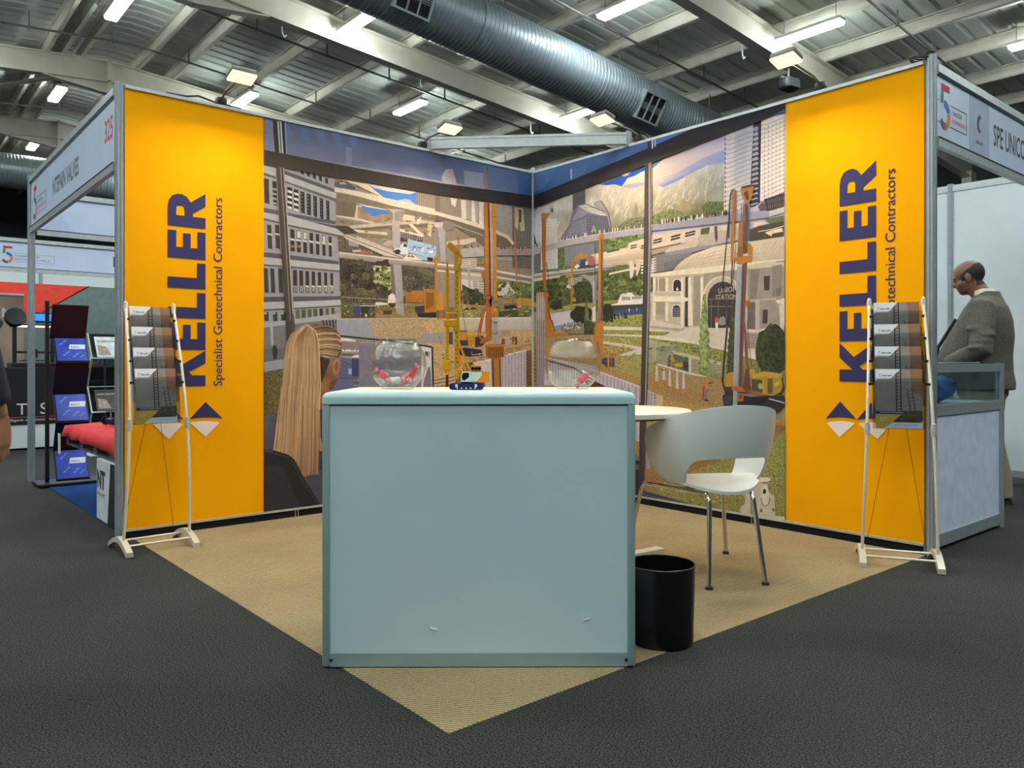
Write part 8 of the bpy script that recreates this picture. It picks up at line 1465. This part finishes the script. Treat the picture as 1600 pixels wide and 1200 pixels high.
def person(loc, rot, label, arms, head_c, head_pitch, bulk, cols, belly=0.0, hair=True, legs=((0.0, 0.10), (0.0, -0.10))):
    """faces local +x, left side is +y. arms: per side (elbow, wrist, hand direction, palm normal)"""
    t = thing('person', label, 'person', loc, rot)
    skin = cols['skin']
    hc = Vector(head_c); Rm = Matrix.Rotation(head_pitch, 3, 'Y')
    body = MB()
    H = lambda p: hc + Rm @ Vector(p)
    def hball(c, r, nu=20, nv=14):
        tmp = MB().ball((0, 0, 0), r, 0, nu, nv); body.add([H(Vector(c) + Vector(p)) for p in tmp.v], tmp.f)
    hball((-0.012, 0, 0.03), (0.099, 0.079, 0.092)); hball((0.022, 0, -0.035), (0.07, 0.062, 0.078)); hball((0.05, 0, -0.078), (0.036, 0.036, 0.028)); hball((0.075, 0, 0.022), (0.02, 0.05, 0.018)); hball((0.092, 0, -0.022), (0.018, 0.014, 0.02)); hball((0.085, 0, 0.0), (0.012, 0.009, 0.03)); hball((0.078, 0, -0.056), (0.014, 0.026, 0.012))
    for s in (-1, 1): hball((-0.008, s * 0.08, -0.01), (0.02, 0.009, 0.032)); hball((0.045, s * 0.045, -0.03), (0.03, 0.022, 0.03)); hball((0.066, s * 0.032, 0.002), (0.014, 0.016, 0.012))
    nb = Vector((-0.02, 0, 1.40)); body.tube([nb - Vector((0.01, 0, 0.06)), (nb + H((-0.02, 0, -0.06))) / 2, H((-0.01, 0, -0.03))], [0.075, 0.062, 0.06], 18)
    body.loft([ell(0, 0, 0.86, 0.115, 0.15), ell(0.01, 0, 1.0, 0.12 + belly * 0.5, 0.15), ell(0, 0, 1.2, 0.12, 0.16), ell(-0.01, 0, 1.35, 0.09, 0.16), ell(-0.015, 0, 1.42, 0.06, 0.09)])
    for s, key in ((1, 'L'), (-1, 'R')):
        sh = Vector((-0.01, s * (0.19 + bulk * 0.03), 1.355)); e, w, d, pn = arms[key]
        body.tube([sh, (sh + Vector(e)) / 2, Vector(e), (Vector(e) + Vector(w)) / 2, Vector(w)], [0.055, 0.05, 0.043, 0.037, 0.028], 14)
        hand(body, w, d, pn, s if key == 'L' else s)
    for (fx_, fy_), s in zip(legs, (1, -1)):
        body.tube([(0, s * 0.085, 0.9), (0.02 + fx_ * 0.4, s * 0.09, 0.48), (fx_, fy_, 0.1), (fx_, fy_, 0.06)], [0.1, 0.06, 0.045, 0.045], 14)
    def scalp(c):
        q = Rm.transposed() @ (Vector(c) - hc)
        if hair != 'bald' or q.length > 0.16 or q.z < -0.075 or abs(q.y) > 0.079: return 0
        if q.z > 0.045 - q.x * 0.45: return 0
        if q.z < -0.015: return 1 if q.x < -0.04 else 0
        return 1 if q.x < 0.04 - 0.25 * q.z else 0
    remesh(body, 'body', [skin, cols['hair']], t, 0.0065, 3, scalp)
    # jacket
    k = 1 + bulk
    jk = MB(); b = belly
    jk.loft([ell(0.0, 0, 0.79, 0.165 * k, 0.2 * k), ell(0.005 + b * 0.2, 0, 0.84, 0.165 * k + b * 0.3, 0.202 * k), ell(0.01 + b * 0.5, 0, 0.92, 0.16 * k + b * 0.55, 0.2 * k), ell(0.01 + b * 0.55, 0, 1.03, 0.158 * k + b * 0.6, 0.198 * k), ell(0.0 + b * 0.2, 0, 1.16, 0.155 * k + b * 0.3, 0.2 * k), ell(-0.012, 0, 1.27, 0.142 * k, 0.205 * k), ell(-0.02, 0, 1.35, 0.115 * k, 0.195 * k), ell(-0.022, 0, 1.40, 0.088 * k, 0.13 * k), ell(-0.022, 0, 1.445, 0.074, 0.085)])
    for s, key in ((1, 'L'), (-1, 'R')):
        sh = Vector((-0.012, s * (0.185 + bulk * 0.05), 1.345)); e, w, d, pn = arms[key]; e = Vector(e); w = Vector(w)
        cuff = w + (e - w).normalized() * 0.03
        jk.tube([sh - Vector((0, s * 0.05, -0.01)), sh, sh + (e - sh) * 0.5, e, e + (cuff - e) * 0.5, cuff], [0.06 * k, 0.074 * k, 0.068 * k, 0.062 * k, 0.054 * k, 0.046 * k], 18)
        for q in range(5): c = sh + (e - sh) * (0.35 + 0.15 * q); jk.ball(c + Vector((0.02 * math.sin(q * 2.1), s * 0.02, 0)), (0.066 * k, 0.06 * k, 0.02), 0, 12, 6)
    remesh(jk, 'jacket', cols['jacket'], t, 0.011, 4)
    # lapel/front edge and collar
    MB().tube([(0.09 * k + b * 0.7, 0.05, 1.28), (0.165 * k + b * 1.1, 0.035, 1.08), (0.172 * k + b * 1.15, 0.03, 0.95), (0.165 * k + b * 0.5, 0.04, 0.78)], 0.012, 8).build('front_edge', cols['lining'], t, smooth=True)
    rc = [ell(-0.022, 0, 1.425, 0.076, 0.086, 24), ell(-0.018, 0, 1.452, 0.072, 0.08, 24), ell(-0.012, 0, 1.482, 0.068, 0.074, 24), ell(-0.012, 0, 1.484, 0.062, 0.068, 24), ell(-0.02, 0, 1.43, 0.066, 0.072, 24)]
    MB().loft([[(x + 0.012 * (z - 1.42) / 0.06, y, z - 0.28 * max(0, x + 0.02)) for x, y, z in r] for r in rc], cap=False).build('shirt_collar', cols['shirt'], t, smooth=True)
    jc = [ell(-0.028, 0, 1.40, 0.1, 0.115, 24), ell(-0.024, 0, 1.435, 0.088, 0.1, 24), ell(-0.022, 0, 1.462, 0.08, 0.09, 24), ell(-0.022, 0, 1.44, 0.074, 0.084, 24)]
    MB().loft([[(x, y, z - 0.5 * max(0, x + 0.02)) for x, y, z in r] for r in jc], cap=False).build('jacket_collar', cols['jacket'], t, smooth=True)
    # trousers
    tr = MB(); tr.loft([ell(0, 0, 0.74, 0.13 * k, 0.165 * k), ell(0.01, 0, 0.86, 0.14 * k, 0.18 * k), ell(0.02, 0, 1.0, 0.14 * k, 0.17 * k)])
    for (fx_, fy_), s in zip(legs, (1, -1)):
        tr.tube([(0, s * 0.085, 0.86), (0.0, s * 0.092, 0.74), (0.02 + fx_ * 0.4, s * 0.09 + (fy_ - s * 0.09) * 0.4, 0.48), (fx_ - 0.005, fy_, 0.2), (fx_, fy_, 0.045)], [0.115 * k, 0.11 * k, 0.086 * k, 0.082 * k, 0.094 * k], 18)
        for q in range(4): tr.ball((0.02 + fx_ * 0.5, s * 0.09 + (fy_ - s * 0.09) * 0.6, 0.42 - q * 0.09), (0.085 * k, 0.08 * k, 0.014), 0, 12, 6)
    remesh(tr, 'trousers', cols['trousers'], t, 0.011, 4)
    for (fx_, fy_), s in zip(legs, (1, -1)):
        sh = MB(); sh.loft([[(fx_ + x * (1 - 0.08 * j), fy_ + y * (1 - 0.1 * j) + 0.0, z) for x, y in [(-0.09 + 0.02 * math.cos(q) if math.cos(q) < 0 else 0.13 + 0.06 * math.cos(q), 0.048 * math.sin(q)) for q in [2 * PI * i / 24 for i in range(24)]]] for j, z in enumerate((0.0, 0.018, 0.05, 0.075))]); sh.build('shoe', cols['shoe'], t, smooth=40)
    if hair == 'full':
        hb = MB()
        tmp = MB().ball((0, 0, 0), (0.104, 0.085, 0.096), 0, 28, 18)
        keep = []
        for f in tmp.f:
            c = sum((Vector(tmp.v[i]) for i in f), Vector()) / len(f)
            bald = hair == 'bald'
            ok = c.z > -0.075 and (c.x < 0.01 or (bald and c.x < 0.035 and 0.0 < c.z < 0.05) or (not bald and c.z > 0.03 and c.x < 0.075))
            if bald and c.z > 0.048 and c.x > -0.085: ok = False
            if abs(c.y) > 0.05 and c.x > -0.04 and c.z < -0.02: ok = False
            if len(f) <= 4 and ok: keep.append(f)
        hb.add([H(Vector(p) + Vector((-0.012, 0, 0.026))) for p in tmp.v], keep)
        o = hb.build('hair', cols['hair'], t, smooth=True); o.modifiers.new('thick', 'SOLIDIFY').thickness = 0.006
    return t
def tweed():
    return mat('tweed', (96, 90, 82), 0.9, 0, 0.16, 90, bump=0.9, bscale=13)
cm = dict(skin=mat('skin_brown', (132, 86, 62), 0.42, 0, 0.06, 25), jacket=tweed(), lining=mat('lining_dark', (24, 24, 30), 0.7), shirt=mat('shirt_cream', (228, 228, 196), 0.8), trousers=mat('khaki', (142, 130, 106), 0.9, 0, 0.08, 30, bump=0.2, bscale=40), shoe=mat('shoe_black', (20, 18, 18), 0.4), hair=mat('hair_dark', (46, 36, 32), 0.7, 0, 0.2, 80))
hd_ = (-RGT * math.cos(math.radians(38)) + FWD * math.sin(math.radians(38)))
person(flat(3.25, 5.36), math.atan2(hd_.y, hd_.x), 'balding man in grey tweed jacket and khaki trousers looking down at the showcase',
       {'L': ((-0.03, 0.31, 1.06), (0.20, 0.24, 0.95), (0.8, -0.2, -0.55), (0, -0.6, -0.5)), 'R': ((-0.03, -0.30, 1.07), (0.2, -0.18, 0.95), (0.8, 0.3, -0.5), (0, 0.6, -0.5))},
       (0.085, 0.0, 1.565), 0.30, 0.17, cm, 0.07, 'bald', ((0.03, 0.115), (-0.06, -0.115)))
cn = dict(skin=mat('skin_tan', (150, 104, 78), 0.45, 0, 0.06, 25), jacket=mat('navy_wool', (22, 25, 42), 0.9, 0, 0.1, 60), lining=mat('lining_navy', (14, 15, 24), 0.8), shirt=mat('shirt_white', (220, 222, 226), 0.8), trousers=mat('trouser_navy', (24, 26, 36), 0.9, 0, 0.08, 30), shoe=mat('shoe_black', (20, 18, 18)), hair=mat('hair_dark', (46, 36, 32)))
person(flat(-1.70, 2.12), YAW + PI / 2 - 0.15, 'person in a navy jacket cut off by the left edge, only sleeve and hand showing',
       {'L': ((-0.03, 0.27, 1.07), (0.05, 0.285, 0.83), (0.12, -0.02, -1), (0, -1, 0)), 'R': ((-0.03, -0.27, 1.07), (0.05, -0.285, 0.83), (0.12, 0.02, -1), (0, 1, 0))},
       (0.03, 0.0, 1.60), 0.0, 0.0, cn, 0.0, 'full', ((0.1, 0.10), (-0.12, -0.10)))
